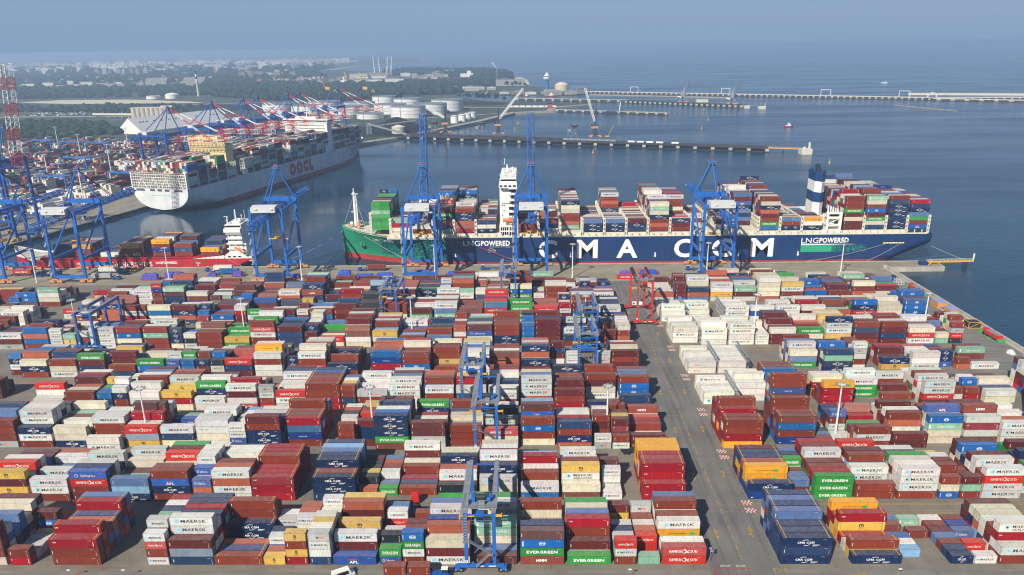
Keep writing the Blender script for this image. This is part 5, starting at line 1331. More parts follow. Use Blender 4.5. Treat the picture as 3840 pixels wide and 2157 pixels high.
b.build('bed', M_DARK, r); b = MB(); wheels(b, (-4.6, -3.3), -1, 1, .52); b.build('wheel_set', M_RUB, r)
def make_bus():
    r = empty('bus', (0, 0, 0)); b = MB(); b.box(0, 11.8, -1.25, 1.25, .4, 1.5, 0); b.box(0, 11.8, -1.25, 1.25, 2.7, 3.0, 0); b.box(.05, 11.75, -1.22, 1.22, 1.5, 2.7, 1); b.box(1, 10, -.8, .8, 3.0, 3.15, 2); b.build('body', [M_YEL, M_GLASS, M_WHITEP], r)
    b = MB(); wheels(b, (2.2, 9.2), -1.15, 1.15, .5); b.build('wheel_set', M_RUB, r); return r
bs = make_bus(); place(bs, True, (-270, 467.2, .01), label='yellow bus parked on the quay beside the red ship', cat='bus')
def make_car(L, H, van=False):
    r = empty('van' if van else 'car', (0, 0, 0)); w_ = .92
    prof = [(0, .35), (L, .35), (L, .85), (L*.97, 1.0), (L*.86, 1.05), (L*.76, H), (.15, H), (0, 1.0)] if van else [(0, .35), (L, .35), (L, .75), (L*.72, .9), (L*.6, H), (L*.2, H), (L*.04, .95), (0, .9)]
    b = MB(); n = len(prof); b.add([(x, -w_, z) for x, z in prof]+[(x, w_, z) for x, z in prof], [(i, (i+1) % n, n+(i+1) % n, n+i) for i in range(n)]+[tuple(range(n)), tuple(range(2*n-1, n-1, -1))]); b.build('body', M_WHITEP, r)
    b = MB(); z0, z1 = (1.15, H-.2) if van else (.92, H-.08)
    for s in (-1, 1): b.quad((L*.18, s*(w_+.01), z0), (L*.74, s*(w_+.01), z0), (L*.70, s*(w_+.01), z1), (L*.2, s*(w_+.01), z1))
    b.build('window', M_GLASS, r)
    for x in (L*.2, L*.8):
        for s in (-1, 1): b = MB(); b.tube((x, s*.8, .33), (x, s*.98, .33), .33, n=12); b.build('wheel', M_RUB, r)
    return r
c1_ = make_car(4.6, 1.5); place(c1_, True, (-135.4, 465.8, .01), label='white car on the quay between the red ship and the green bow', cat='car')
v1 = make_car(6.2, 2.5, True); place(v1, True, (96, 433.4, .01), label='white minibus parked behind the containers near the quay', cat='van', group='white vans'); place(v1, False, (-53.6, 167.4, .01), rz=.5, label='white van at the bottom edge of the picture', cat='van', group='white vans')
M_TARP = simple('blue_tarpaulin', '#2c50b8', .5, var=.18, scale=1.2); M_TARP2 = simple('violet_blue_tarpaulin', '#4a4fb0', .5, var=.18, scale=1.2); M_WRAP = simple('white_shrink_wrap', '#bfc2c3', .5, var=.12, scale=2)
M_STRAP = simple('pink_strap', '#b0508a', .6)
def tarp(x, y, L, W, H, m, lab, seed, flat_=True, straps=True):
    root = empty('covered_cargo', (x, y, 0), label=lab, cat='covered cargo', group='tarpaulin-covered loads waiting along the quay')
    rr2 = random.Random(seed); b = MB(); n, k = 9, 5
    vs = []
    for i in range(n+1):
        for j in range(k+1):
            u, v = i/n, j/k; ex = (1-abs(2*v-1)**4)*(1-abs(2*u-1)**10*.6); vs.append((u*L, v*W, .9+(H-.9)*(.80+.2*ex)*(1+rr2.uniform(-.06, .05))))
    fs = [(i*(k+1)+j, (i+1)*(k+1)+j, (i+1)*(k+1)+j+1, i*(k+1)+j+1) for i in range(n) for j in range(k)]
    b.add(vs, fs)
    ed = [(i, 0) for i in range(n+1)]+[(n, j) for j in range(1, k+1)]+[(i, k) for i in range(n-1, -1, -1)]+[(0, j) for j in range(k-1, 0, -1)]
    tops = [vs[i*(k+1)+j] for i, j in ed]; m_ = len(tops); lows = [(p[0]+(p[0]-L/2)*.03+rr2.uniform(-.08, .08), p[1]+(p[1]-W/2)*.06+rr2.uniform(-.1, .1), .55) for p in tops]
    b.add(lows+tops, [(i, (i+1) % m_, m_+(i+1) % m_, m_+i) for i in range(m_)]); b.build('tarpaulin', m, root, smooth=False)
    if flat_:
        b = MB(); b.box(-1.2, L+1.2, .1, W-.1, .15, .6)
        for a in (-1.2, L+.95): b.box(a, a+.25, .1, .5, .6, 2.6); b.box(a, a+.25, W-.5, W-.1, .6, 2.6)
        b.build('flat_rack', M_HRED, root)
    if straps:
        b = MB()
        for q in range(3): xx = L*(.22+.28*q); b.box(xx, xx+.14, -.12, -.06, .6, H*.98); b.box(xx, xx+.14, -.1, W, H+.02, H+.06)
        b.build('strap', M_STRAP, root)
tarp(-243.7, 446, 9.4, 3, 4.4, M_TARP2, 'violet-blue covered load with pink straps left of the second lamp', 1); tarp(-229.2, 446, 10.6, 4, 5.0, M_TARP2, 'largest violet-blue covered load, behind a white mast', 2)
tarp(-202.7, 448.5, 5.2, 3, 3.6, M_TARP2, 'small violet-blue covered load left of the white crane stair', 3); tarp(-187.6, 452, 5.2, 3, 3.6, M_TARP2, 'small violet-blue covered load beside the long blue trailer', 4)
tarp(-153, 446.6, 9, 3.4, 3.0, M_TARP2, 'low blue covered load beneath the crane beside the red ship', 5, straps=False); tarp(-138.5, 445.8, 6.6, 3, 2.9, M_TARP2, 'blue strapped load right beside a mast, left of the white car', 6)
tarp(-118.3, 446.2, 7.2, 4, 5.2, M_TARP, 'tall tent-like bright blue covered load below the brown container', 7, straps=False); tarp(-107, 443.4, 10.8, 3.6, 3.6, M_TARP, 'bright blue load with a green patch on its cover', 8, straps=False)
tarp(-93.5, 443, 9.8, 3.6, 4.4, M_TARP, 'bright blue load criss-crossed by pink straps near the crane leg', 9); tarp(-70, 453.6, 9, 3.2, 2.8, M_TARP2, 'dark blue covered load inside the portal of the left raised crane', 10, straps=False)
tarp(-49, 445.6, 11.2, 3.8, 3.9, M_TARP, 'large bright blue covered load between the two raised cranes', 11, straps=False); tarp(-22.6, 447, 6.4, 3.4, 2.4, M_TARP2, 'low blue covered load beside the second white wrapped boat', 12, straps=False)
tarp(59, 442.6, 6.2, 2.4, 4.6, M_TARP2, 'blue strapped load on top of the orange-red container by the red gantry', 13, flat_=False); tarp(73, 449.4, 10, 3, 3.0, M_TARP, 'long low blue load on flat rack behind the red gantry', 14, straps=False)
one_container(57, 440.4, 0, '40', 'H', 'orange-red lettered container on the quay edge behind the red gantry'); one_container(75.6, 434.4, 0, '40', 'M', 'maroon container on the ground just right of the red gantry crane')
def boat_wrap(x, y, L, W, H, lab, rz=0):
    root = empty('wrapped_boat', (x, y, 0), rz, label=lab, cat='boat', group='white shrink-wrapped boats on the quay')
    b = MB(); n, k = 12, 8; vs = []
    for i in range(n+1):
        u = i/n; w_ = W*(1-(max(0, u-.35)/.65)**2.2)*.5+.05; h = H*(.72+.28*math.exp(-((u-.42)/.2)**2))*(1-.25*u)
        for j in range(k+1): th = math.pi*j/k; vs.append((u*L, -w_*math.cos(th), 1.2+(h-1.2)*math.sin(th)**.7))
    b.add(vs, [(i*(k+1)+j, (i+1)*(k+1)+j, (i+1)*(k+1)+j+1, i*(k+1)+j+1) for i in range(n) for j in range(k)]+[tuple(range(k, -1, -1))]); b.build('wrapping', M_WRAP, root)
    b = MB()
    for u in (.15, .55): b.box(L*u, L*u+.4, -W*.45, W*.45, .1, 1.3)
    b.build('cradle', M_REDP, root)
boat_wrap(-36, 447.6, 11, 4, 3.9, 'white shrink-wrapped boat between the bright blue load and the right raised crane'); boat_wrap(138.5, 446.2, 13, 4.4, 3.6, 'larger white wrapped boat right of the right-hand quay crane'); boat_wrap(150, 448.8, 12, 4.2, 3.4, 'white wrapped boat, rightmost of the pair right of the crane'); boat_wrap(127, 444.6, 4.5, 3, 4.2, 'small pointed white wrapped load beside the crane leg')
GC = 'orange timber crates by the sea wall'
for i, (x, y, lab) in enumerate(((223.2, 382, 'orange timber crate with violet lid, farther one by the sea wall'), (223.2, 369.4, 'orange timber crate with violet lid, nearer one by the sea wall'))):
    root = empty('crate', (x, y, 0), label=lab, cat='crate', group=GC); b = MB(); b.box(0, 4.4, 0, 6.6, .1, 3.6)
    for k in range(6): b.box(.3+k*.75, .42+k*.75, -.05, 0, .1, 3.6)
    b.build('side', simple('crate_wood', '#c58a4a', .8, var=.12), root); b = MB(); b.box(-.05, 4.45, -.06, 6.65, 3.6, 3.68); b.build('lid', simple('violet_sheet', '#8d92c8', .6), root)
for i, (x, y, lab) in enumerate(((224.6, 377.2, 'low blue-covered pallet between the two orange crates'), (225, 362.6, 'low blue-covered pallet between an orange crate and the dark framed box'))):
    root = empty('pallet', (x, y, 0), label=lab, cat='pallet', group='blue covered pallets by the sea wall'); b = MB(); b.box(0, 3.4, 0, 4.4, .1, .9); b.build('base', M_CREAM, root); b = MB(); b.box(-.05, 3.45, -.05, 4.45, .9, 1.0); b.build('cover', M_TARP, root)
root = empty('cargo_frame', (223.4, 352.6, 0), label='dark box cargo inside a yellow lifting frame by the sea wall', cat='cargo'); b = MB(); b.box(.3, 6.2, .3, 5.0, .2, 3.0); b.build('box', M_DARK, root); b = MB()
for x in (0, 6.4):
    for y in (0, 5.2): b.bar((x, y, 0), (x, y, 3.3), .2)
for z in (.2, 3.3):
    for y in (0, 5.2): b.bar((0, y, z), (6.4, y, z), .2)
    for x in (0, 6.4): b.bar((x, 0, z), (x, 5.2, z), .2)
for y in (0, 5.2): b.bar((0, y, .2), (6.4, y, 3.3), .16)
b.build('frame', M_YEL, root)
def dumper(x, y, rz, lab):
    r = empty('heavy_truck', (x, y, 0), rz, label=lab, cat='truck', group='red heavy machines on green trays by the sea wall'); b = MB(); b.box(0, 9, -1.5, 1.5, 1.1, 2.9, 0); b.box(.4, 8.6, -1.3, 1.3, 2.9, 3.0, 1); b.build('body', [M_REDP, M_GREY], r); b = MB(); b.box(9.3, 11.4, -1.4, .6, 1.1, 3.3); b.box(9.6, 11.3, -1.45, -1.42, 2.1, 3.1, 1); b.build('cab', [M_REDP, M_GLASS], r)
    b = MB(); wheels(b, (1.4, 3, 7.2, 9.8), -1.3, 1.3, .75); b.build('wheel_set', M_RUB, r); b = MB(); b.box(-1.6, 13, -1.9, 1.9, .02, .2); b.box(-1.6, 0, -1.9, 1.9, .2, 1.2); b.box(12, 13, -1.9, 1.9, .2, 1.2); b.build('tray', simple('green_tray', '#3f9c5c', .6), r)
dumper(228.4, 335, math.pi/2+.1, 'red heavy tipper truck on a green tray, nearer one by the sea wall'); dumper(227.2, 407, math.pi/2+.1, 'red heavy machine on a green tray, farther one by the sea wall')
for i, (x, y, s_) in enumerate(((225, 321, .8), (227, 314, .65), (224.5, 309, .6))):
    root = empty('wrapped_goods', (x, y, 0), .3*i, label=f'crumpled white wrapped goods by the sea wall, {["farthest", "middle", "nearest"][i]} of three heaps', cat='wrapped goods', group='white wrapped goods'); b = MB(); rr3 = random.Random(i); vs = [(0, 0, 2.4*s_)]
    for ring_ in range(1, 4):
        for k in range(10): th = k*math.pi/5; q = ring_/3*2.2*s_*(1+rr3.uniform(-.15, .15)); vs.append((q*math.cos(th), q*math.sin(th)*1.5, max(.05, 2.4*s_*(1-(ring_/3)**2)+rr3.uniform(-.2, .2)) if ring_ < 3 else .02))
    fs = [(0, 1+k, 1+(k+1) % 10) for k in range(10)]+[(1+10*a+k, 1+10*(a+1)+k, 1+10*(a+1)+(k+1) % 10, 1+10*a+(k+1) % 10) for a in range(2) for k in range(10)]
    b.add(vs, fs); b.build('sheet', M_WRAP, root)
root = empty('gas_cage', (223, 425, 0), label='pale wire cage rack with a blue box near the quay corner', cat='rack'); b = MB()
for x in (0, 1.6, 3.2):
    for y in (0, 3, 6): b.bar((x, y, 0), (x, y, 2.2), .14)
for z in (.2, 1.2, 2.2):
    for y in (0, 3, 6): b.bar((0, y, z), (3.2, y, z), .12)
    for x in (0, 3.2): b.bar((x, 0, z), (x, 6, z), .12)
b.build('cage', M_WHITEP, root); b = MB(); b.box(-.4, 1.8, 7, 9.6, .02, 3.2); b.build('box', M_FUNNEL, root)
GP = 'low lamp posts along the front lane'
for i, (x, lab) in enumerate(((-126.6, 'short lamp post at the bottom edge, left of the stop line'), (-111.4, 'short lamp post at the bottom edge beside the yellow C1'), (27.4, 'short lamp post at the bottom edge below the bright green container'), (100, 'short lamp post at the bottom edge right of the yellow D1'))):
    root = empty('lane_lamp', (x, 167.6, 0), label=lab, cat='lamp post', group=GP); b = MB(); b.tube((0, 0, 0), (0, 0, 3.4), .08, n=8); b.build('post', M_GREY, root); b = MB(); b.cbox(.3, 0, 3.4, .9, .35, .16); b.build('lamp_head', M_WHITEP, root)
root = empty('signal_post', (51.2, 175.2, 0), label='post with two round grey discs at the corner of the road', cat='sign post'); b = MB(); b.tube((0, 0, 0), (0, 0, 4.6), .07, n=8); b.build('post', M_GREY, root)
for z, dx in ((4.4, 0), (3.5, .35)): b = MB(); b.tube((dx, -.1, z), (dx, -.04, z), .42, n=16); b.build('disc', M_GREY, root)
# racks that power the white refrigerated boxes
GK = 'grey lattice racks between the white refrigerated containers'
def rack(x, y, n_, lab):
    root = empty('reefer_rack', (x, y, 0), label=lab, cat='rack', group=GK); b = MB()
    for k in range(n_+1):
        for s in (0, .9): b.bar((s, k*2.8, 0), (s, k*2.8, 7.4), .12)
    for z in (2.7, 5.1, 7.4):
        for s in (0, .9): b.bar((s, 0, z), (s, n_*2.8, z), .1)
        b.box(0, .9, 0, n_*2.8, z, z+.04)
        for k in range(n_): b.bar((.9, k*2.8, z-2.7), (.9, (k+1)*2.8, z), .09)
    b.build('frame', M_GREY, root)
for bi, xs_, nm in ((3, (84.0, 97.4), 'fourth'), (4, (84.0, 97.4), 'fifth'), (5, (84.0, 97.2), 'sixth'), (6, (84.0, 103.8), 'seventh')):
    for q, x in enumerate(xs_): rack(x-.3, FRONT[bi], 7, f'grey lattice rack between white refrigerated containers, {"first" if q == 0 else "second"} gap from the road, {nm} block')
# ------------------------------------------------------------------ harbour beyond: piers, cranes, tanks, boats
def pier(name, p, q, w, zt, lab, cat='pier', m=M_CONC, step=24, cs=3.2, deckm=None, group=None, thick=1.2):
    root = wroot(name, (p[0], p[1], -2.8), label=lab, cat=cat, group=group); p = Vector((*p, 0)); q = Vector((*q, 0)); d = (q-p).normalized(); n = Vector((-d.y, d.x, 0))
    b = MB(); a, c = p, q; pts = [a, c, c+n*w, a+n*w]; b.prism([(v.x, v.y) for v in pts], zt-thick, zt, 0)
    for s_ in (0, w-.5): e = n*s_; b.bar(p+e+Vector((0, 0, zt+.15)), q+e+Vector((0, 0, zt+.15)), .5, .4)
    b.build('deck', [deckm or m], root)
    L = (q-p).length; k = step*.3; b = MB()
    while k < L:
        o = p+d*k; pts = [o, o+d*cs, o+d*cs+n*(w*.98), o+n*(w*.02)]; b.prism([(v.x, v.y) for v in pts], -6, -1.2, 1); pts = [v-n*.6 if i < 2 else v for i, v in enumerate(pts)]
        b.prism([((v-d*.8*(1 if i in (0, 3) else -1)).x, (v-d*.8*(1 if i in (0, 3) else -1)).y) for i, v in enumerate(pts)], -1.4, zt-thick, 0); k += step
    if w > 6: pts = [p+n*(w*.2), q+n*(w*.2), q+n*(w*.9), p+n*(w*.9)]; b.prism([(v.x, v.y) for v in pts], -6, zt-thick-.02, 1)  # solid dark block: the shaded void under the deck put in as dark colour
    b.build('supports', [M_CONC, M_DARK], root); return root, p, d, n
M_PDARK = simple('coal_stained_deck', '#3a3a3b', .9, var=.35, scale=.15, dirt='#77716a')
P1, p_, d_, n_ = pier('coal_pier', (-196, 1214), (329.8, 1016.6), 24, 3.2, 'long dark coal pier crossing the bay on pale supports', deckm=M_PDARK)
def on1(t, s, z=3.2): v = p_+d_*t+n_*s; return (v.x, v.y, z)
b = MB()
for s in (6, 9, 14, 17): b.bar(on1(0, s, 3.3), on1(556, s, 3.3), .4, .3)
b.bar(on1(0, 21, 4.6), on1(300, 21, 4.6), 2.0, 2.2)
for t_ in range(0, 556, 12): b.bar(on1(t_, .5), on1(t_, .5, 4.4), .14)
b.build('rails_and_conveyor', M_PDARK, P1)
r = random.Random(9)
for i, t_ in enumerate((368, 381, 395, 409, 431)):
    root = empty('tank_wagon' if i else 'tank_wagon', on1(t_, 5), math.atan2(d_.y, d_.x), label=f'white rail tank wagon on the coal pier, {["first", "second", "third", "fourth", "fifth"][i]} from the left', cat='rail wagon', group='white tank wagons on the coal pier'); b = MB(); b.tube((0, 0, 2), (10, 0, 2), 1.4, n=12); b.build('tank', M_WHITEP, root); b = MB(); b.box(-.4, 10.4, -1.2, 1.2, .3, .7); b.build('bogie', M_DARK, root)
for i in range(9):
    t_ = 268+i*9; root = empty('open_wagon', on1(t_, 12), math.atan2(d_.y, d_.x), label=f'rusty grey open coal wagon on the pier, number {ORD[i]} of the row', cat='rail wagon', group='open wagons on the coal pier'); b = MB(); b.box(0, 8.4, -1.4, 1.4, .8, 3.2); b.build('body', M_GREY, root); b = MB(); b.box(.3, 8.1, -1.0, 1.0, .1, .8); b.build('bogie', M_DARK, root)
def mobile_crane(x, y, z0, ang, elev, blen, rz, lab):
    r = empty('harbour_crane', (x, y, z0), rz, label=lab, cat='crane', group='mobile harbour cranes on the coal pier')
    b = MB()
    for sx in (-1, 1):
        for sy in (-1, 1): b.bar((sx*2, sy*2, 3), (sx*7.5, sy*5.5, 1.2), 1.0, 1.0); b.cbox(sx*7.5, sy*5.5, .9, 4.0, 3.0, 1.6)
    b.build('outrigger', M_ORA, r)
    b = MB(); b.box(-4, 4, -3, 3, 2.0, 4.6, 0); b.add([(-3.4, -2.6, 4.6), (3.4, -2.6, 4.6), (3.4, 2.6, 4.6), (-3.4, 2.6, 4.6), (-2, -1.8, 13), (2, -1.8, 13), (2, 1.8, 13), (-2, 1.8, 13)], [(0, 1, 5, 4), (1, 2, 6, 5), (2, 3, 7, 6), (3, 0, 4, 7), (4, 5, 6, 7)], 0); b.build('undercarriage', M_DARK, r)
    b = MB(); b.box(-6.5, 4.5, -2.8, 2.8, 13, 16, 1); b.box(-6.6, -3.5, -2.9, 2.9, 16, 19.5, 0); b.box(3.5, 4.6, -2.9, -.5, 16, 20.4, 0); b.build('slewing_house', [M_DARK, M_ORA], r)
    b = MB(); b.tube((0, 0, 15), (.4, 0, 40), 1.5, 1.0, n=10); b.cbox(.4, 0, 40.6, 3, 2, 1.4); b.build('tower', M_DARK, r)
    d = Vector((math.cos(ang)*math.cos(elev), math.sin(ang)*math.cos(elev), math.sin(elev))); p = Vector((1.5*math.cos(ang), 1.5*math.sin(ang), 24)); q = p+d*blen
    b = MB(); truss(b, p, q, 2.6, 2.2, 12, .5); b.build('boom', M_WHITEP, r)
    b = MB(); b.bar((.4, 0, 40.6), q, .2); b.bar(q, (q.x, q.y, 3 if blen > 40 else q.z-8), .14); b.cbox(q.x, q.y, q.z-.5, 2.5, 2.5, 1.4, 1); b.build('hoist_rope', [M_DARK, M_REDP], r)
mobile_crane(110.5, 1172, 3.2, R_(190), R_(72), 52, 0, 'mobile harbour crane with steep white boom at the middle of the coal pier'); mobile_crane(-42, 1228, 3.2, R_(20), R_(48), 62, 0, 'mobile harbour crane with white boom leaning right on the coal pier'); mobile_crane(-132, 1262, 3.2, R_(150), R_(24), 24, 0, 'leftmost mobile harbour crane on the coal pier, short boom pointing left')
for x, y, lab in ((-150, 1256, 'grey hopper tower on the coal pier, left, beside the leftmost harbour crane'), (-70, 1232, 'grey hopper tower on the coal pier, between the two raised quay booms'), (78, 1176, 'grey hopper tower on the coal pier left of the steep white boom')):
    r = empty('hopper', (x, y, 3.2), R_(-20), label=lab, cat='hopper', group='steel hopper towers on the coal pier'); b = MB()
    for z in (0, 6, 12):
        for sx in (-1, 1):
            for sy in (-1, 1): b.bar((sx*4, sy*3.5, z), (sx*4, sy*3.5, z+6), .5)
        for s in (-1, 1): b.bar((-4, s*3.5, z), (4, s*3.5, z+6), .35); b.bar((s*4, -3.5, z+6), (s*4, 3.5, z), .35); b.bar((-4, s*3.5, z+6), (4, s*3.5, z+6), .4); b.bar((s*4, -3.5, z+6), (s*4, 3.5, z+6), .4)
    b.box(-10, -4.5, -3, 3, 8, 11.5); b.bar((-9.5, -2.8, 0), (-9.5, -2.8, 8), .4); b.bar((-5, -2.8, 0), (-9.5, -2.8, 8), .3); b.bar((-9.5, 2.8, 0), (-9.5, 2.8, 8), .4); b.build('frame', M_GREY, r)
    b = MB(); b.add([(sx*2, sy*2, 12) for sx, sy in ((-1, -1), (1, -1), (1, 1), (-1, 1))]+[(sx*5, sy*4.6, 18) for sx, sy in ((-1, -1), (1, -1), (1, 1), (-1, 1))], [(0, 1, 5, 4), (1, 2, 6, 5), (2, 3, 7, 6), (3, 0, 4, 7)]); b.build('funnel', M_DARK, r)
r = empty('crawler_crane', (128, 1160, 3.2), label='small yellow crawler crane with slanting boom on the coal pier', cat='crane'); b = MB(); b.box(-3, 3, -1.6, 1.6, .6, 2.6); b.build('body', M_YEL, r); b = MB(); b.bar((1, 0, 2.4), (9.5, 0, 19), .5); b.build('boom', M_YEL, r); b = MB(); b.box(-2.6, 2.6, -2, -1.2, 0, .8); b.box(-2.6, 2.6, 1.2, 2, 0, .8); b.build('track', M_RUB, r)
r = wroot('walkway', (330, 1016, -2.8), label='yellow steel walkway from the coal pier to its concrete dolphin', cat='walkway'); b = MB()
for s in (0, 2.2):
    a = Vector((331, 1019+s, 3)); c = Vector((368, 1004+s, 3)); b.bar(a, c, .3, 1.0); b.bar(a+Vector((0, 0, 1.6)), c+Vector((0, 0, 1.6)), .15)
    for k in range(9): v = a.lerp(c, k/8); b.bar(v, v+Vector((0, 0, 1.6)), .12)
b.build('span', M_YEL, r); b = MB(); b.tube((349, 1012, -6), (349, 1012, 2.6), .8); b.build('post', M_DARK, r)
r = wroot('dolphin', (374, 1001, -2.8), label='square concrete dolphin with a pale beacon post at the coal pier\'s end', cat='dolphin'); b = MB(); b.box(367, 381, 993, 1006, -6, 4.2); b.build('block', M_CREAM, r); b = MB(); b.box(378.4, 380.8, 1001, 1003, 4.2, 12); b.cbox(372, 999, 5.4, 3, 2, 2.4); b.build('beacon', M_CREAM, r)
r = wroot('walkway', (280, 468, -2.8), label='yellow and white walkway from the quay mole to its mooring dolphin', cat='walkway'); b = MB(); a = Vector((262, 468.4, 1.4)); c = Vector((292, 469.6, 1.4))
b.bar(a, c, 1.6, .9, m=0)
for s in (-.8, .8):
    b.bar(a+Vector((0, s, 1.5)), c+Vector((0, s, 1.5)), .1, m=1)
    for k in range(12): v = a.lerp(c, k/11)+Vector((0, s, 0)); b.bar(v, v+Vector((0, 0, 1.5)), .1, m=1)
b.bar((292.2, 469.6, 1), (292.4, 469.6, 6.4), .7, m=1); b.build('span', [M_YEL, M_WHITEP], r); b = MB(); b.tube((287, 469, -7), (287, 469, 1), 1.2); b.tube((291, 472, -7), (288, 470, .6), .6); b.build('pile', M_DARK, r)
root = empty('quay_box', (256, 465, 0), label='dark blue and yellow box at the foot of the mole walkway', cat='cabinet'); b = MB(); b.box(0, 5, 0, 3, 0, 2.4); b.build('box', M_FUNNEL, root); b = MB(); b.bar((5.2, -.2, .2), (8, 1, 2), .5); b.build('ramp', M_YEL, root)
# outer jetties and the pipe bridge
J2, *_ = pier('jetty', (66.9, 1710.6), (298.9, 1587.0), 7, 2.6, 'thin pale jetty running out from the rock point', step=21, cs=4, group='outer jetties'); b = MB(); b.box(178, 214, 1640, 1660, -5, 2.7)
b.build('platform', M_DARK, J2)
for x, y, h in ((184, 1660, 24), (264, 1614, 18)): b = MB(); b.tube((x, y, 2), (x, y, h), .5); b.build('mast', M_DARK, J2)
b = MB(); b.bar((206, 1645, 2.6), (208, 1645, 22), 1.8, 1.8); b.build('loading_arm', M_WHITEP, J2)
J3, *_ = pier('jetty', (-27.4, 2088.6), (264, 1958), 9, 4.4, 'far jetty bridge carrying a pipe across the harbour mouth', step=26, cs=5, group='outer jetties')
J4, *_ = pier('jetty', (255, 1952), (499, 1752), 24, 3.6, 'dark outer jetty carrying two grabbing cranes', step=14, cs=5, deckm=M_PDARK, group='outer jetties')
b = MB(); b.box(418, 446, 1852, 1862, 3.6, 10); b.build('shed', M_CREAM, J4); b = MB()
for x, y, s in ((508, 1742, 6), (536, 1722, 8)): b.box(x-s, x+s, y-s*.6, y+s*.6, -6, 3.4)
b.bar((499, 1752, 3), (540, 1720, 3), 1.2, .5); b.tube((543, 1722, 3), (543, 1722, 9), .6); b.build('mooring_dolphin', M_CREAM, J4)
for i, (x, y) in enumerate(((392, 1880), (489, 1795))):
    r = empty('grab_crane', (x, y, 3.6), R_(-38), label=f'{["left", "right"][i]} one of two tall grey grab cranes on the outer jetty', cat='crane', group='two grab cranes on the outer jetty'); b = MB()
    for sx in (-1, 1):
        for sy in (-1, 1): b.bar((sx*8, sy*6, 1.5), (sx*2.5, sy*2.5, 14), 1.2); b.cbox(sx*8, sy*6, 1, 7, 2, 2, 1)
    b.build('portal', [M_GREY, M_ORA], r); b = MB(); b.box(-5, 4, -3, 3, 14, 22); b.add([(-4, -2.6, 22), (2, -2.6, 22), (2, 2.6, 22), (-4, 2.6, 22), (3, -1, 38), (4.5, -1, 38), (4.5, 1, 38), (3, 1, 38)], [(0, 1, 5, 4), (1, 2, 6, 5), (2, 3, 7, 6), (3, 0, 4, 7), (4, 5, 6, 7)]); b.build('tower', M_GREY, r)
    b = MB(); truss(b, (4, 0, 20), (13, 0, 57), 2.6, 2.2, 10, .6); b.build('jib', M_GREY, r); b = MB(); b.bar((-4, 0, 10), (-16, 0, 13), 2.2, 2.2); b.build('counter_jib', M_WHITEP, r)
BW, *_ = pier('pipe_bridge', (187.4, 2362.3), (1012, 1905), 11, 4.2, 'very long white pipe bridge reaching across the bay to the oil berth', step=15, cs=3, m=M_CREAM)
for x, y in ((318.8, 2297), (556.1, 2164), (786.1, 2036), (948.5, 1946)):
    b = MB(); d = Vector((.875, -.485, 0)); o = Vector((x, y, 4)); b.bar(o, o+Vector((0, 0, 15)), 1.3); b.bar(o+d*24, o+d*24+Vector((0, 0, 15)), 1.3); b.bar(o+Vector((0, 0, 15)), o+d*24+Vector((0, 0, 15)), 1.3); b.build('pipe_arch', M_WHITEP, BW)
b = MB(); pr = None
for k in range(11): th = math.pi*k/10; v = Vector((1010-11*math.cos(th), 1905, 4+12*math.sin(th))); (b.bar(pr, v, 2.4) if pr else None); pr = v
b.build('pipe_loop', M_WHITEP, BW)
pier('jetty', (1008, 1896), (1420, 1660), 9, 3.0, 'pale jetty at the oil berth leading out of frame, nearer one', step=30, cs=8, m=M_CREAM, group='oil berth jetties'); pier('jetty', (1012, 1910), (1560, 1850), 9, 3.4, 'pale jetty at the oil berth leading out of frame, middle one', step=18, cs=3, m=M_CREAM, group='oil berth jetties')
pier('jetty', (1050.8, 2104.4), (1500, 1960), 12, 2.8, 'farther pale breakwater wall beside the oil berth', step=300, cs=8, m=M_CREAM, group='oil berth jetties', thick=5)
pier('floating_boom', (856, 1771), (902, 1595), 2.5, -1.6, 'thin floating boom running off the oil berth', step=26, cs=1.2, cat='boom'); pier('breakwater', (195, 2290), (560, 2080), 5, -.6, 'thin stone training wall inside the harbour mouth', cat='breakwater', step=400, thick=4, m=M_ROCK)
# tank farm
def tank(x, y, R, H, lab, roof='float', grp='large white oil tanks'):
    r = empty('storage_tank', (x, y, 0), label=lab, cat='storage tank', group=grp); b = MB(); n = 40
    b.tube((0, 0, 0), (0, 0, H), R, n=n); b.build('shell', M_WHITEP if H > 14 else M_SHIPW, r)
    b = MB()
    for z in ((H*.33, H*.66, H-.8, H+.3) if R > 20 else (H-.4,)): b.tube((0, 0, z), (0, 0, z+.35), R+.35, n=n)
    for k in range(n): th = 2*math.pi*k/n; b.cbox((R+.2)*math.cos(th), (R+.2)*math.sin(th), H+1.0, .3, .3, 1.8)
    if R > 20: b.cbox(-R*.3, -R*.96, H/2, 1.4, .8, H)
    b.build('rim_rail', M_GREY, r)
    b = MB()
    if roof == 'dome': b.add([(0, 0, H+R*.28)]+[(R*.6*math.cos(2*math.pi*k/20), R*.6*math.sin(2*math.pi*k/20), H+R*.2) for k in range(20)]+[(R*math.cos(2*math.pi*k/20), R*math.sin(2*math.pi*k/20), H) for k in range(20)], [(0, 1+k, 1+(k+1) % 20) for k in range(20)]+[(1+k, 21+k, 21+(k+1) % 20, 1+(k+1) % 20) for k in range(20)])
    else: b.tube((0, 0, H), (0, 0, H+.12), R*.98, n=n)
    b.build('roof', M_SHIPW, r)
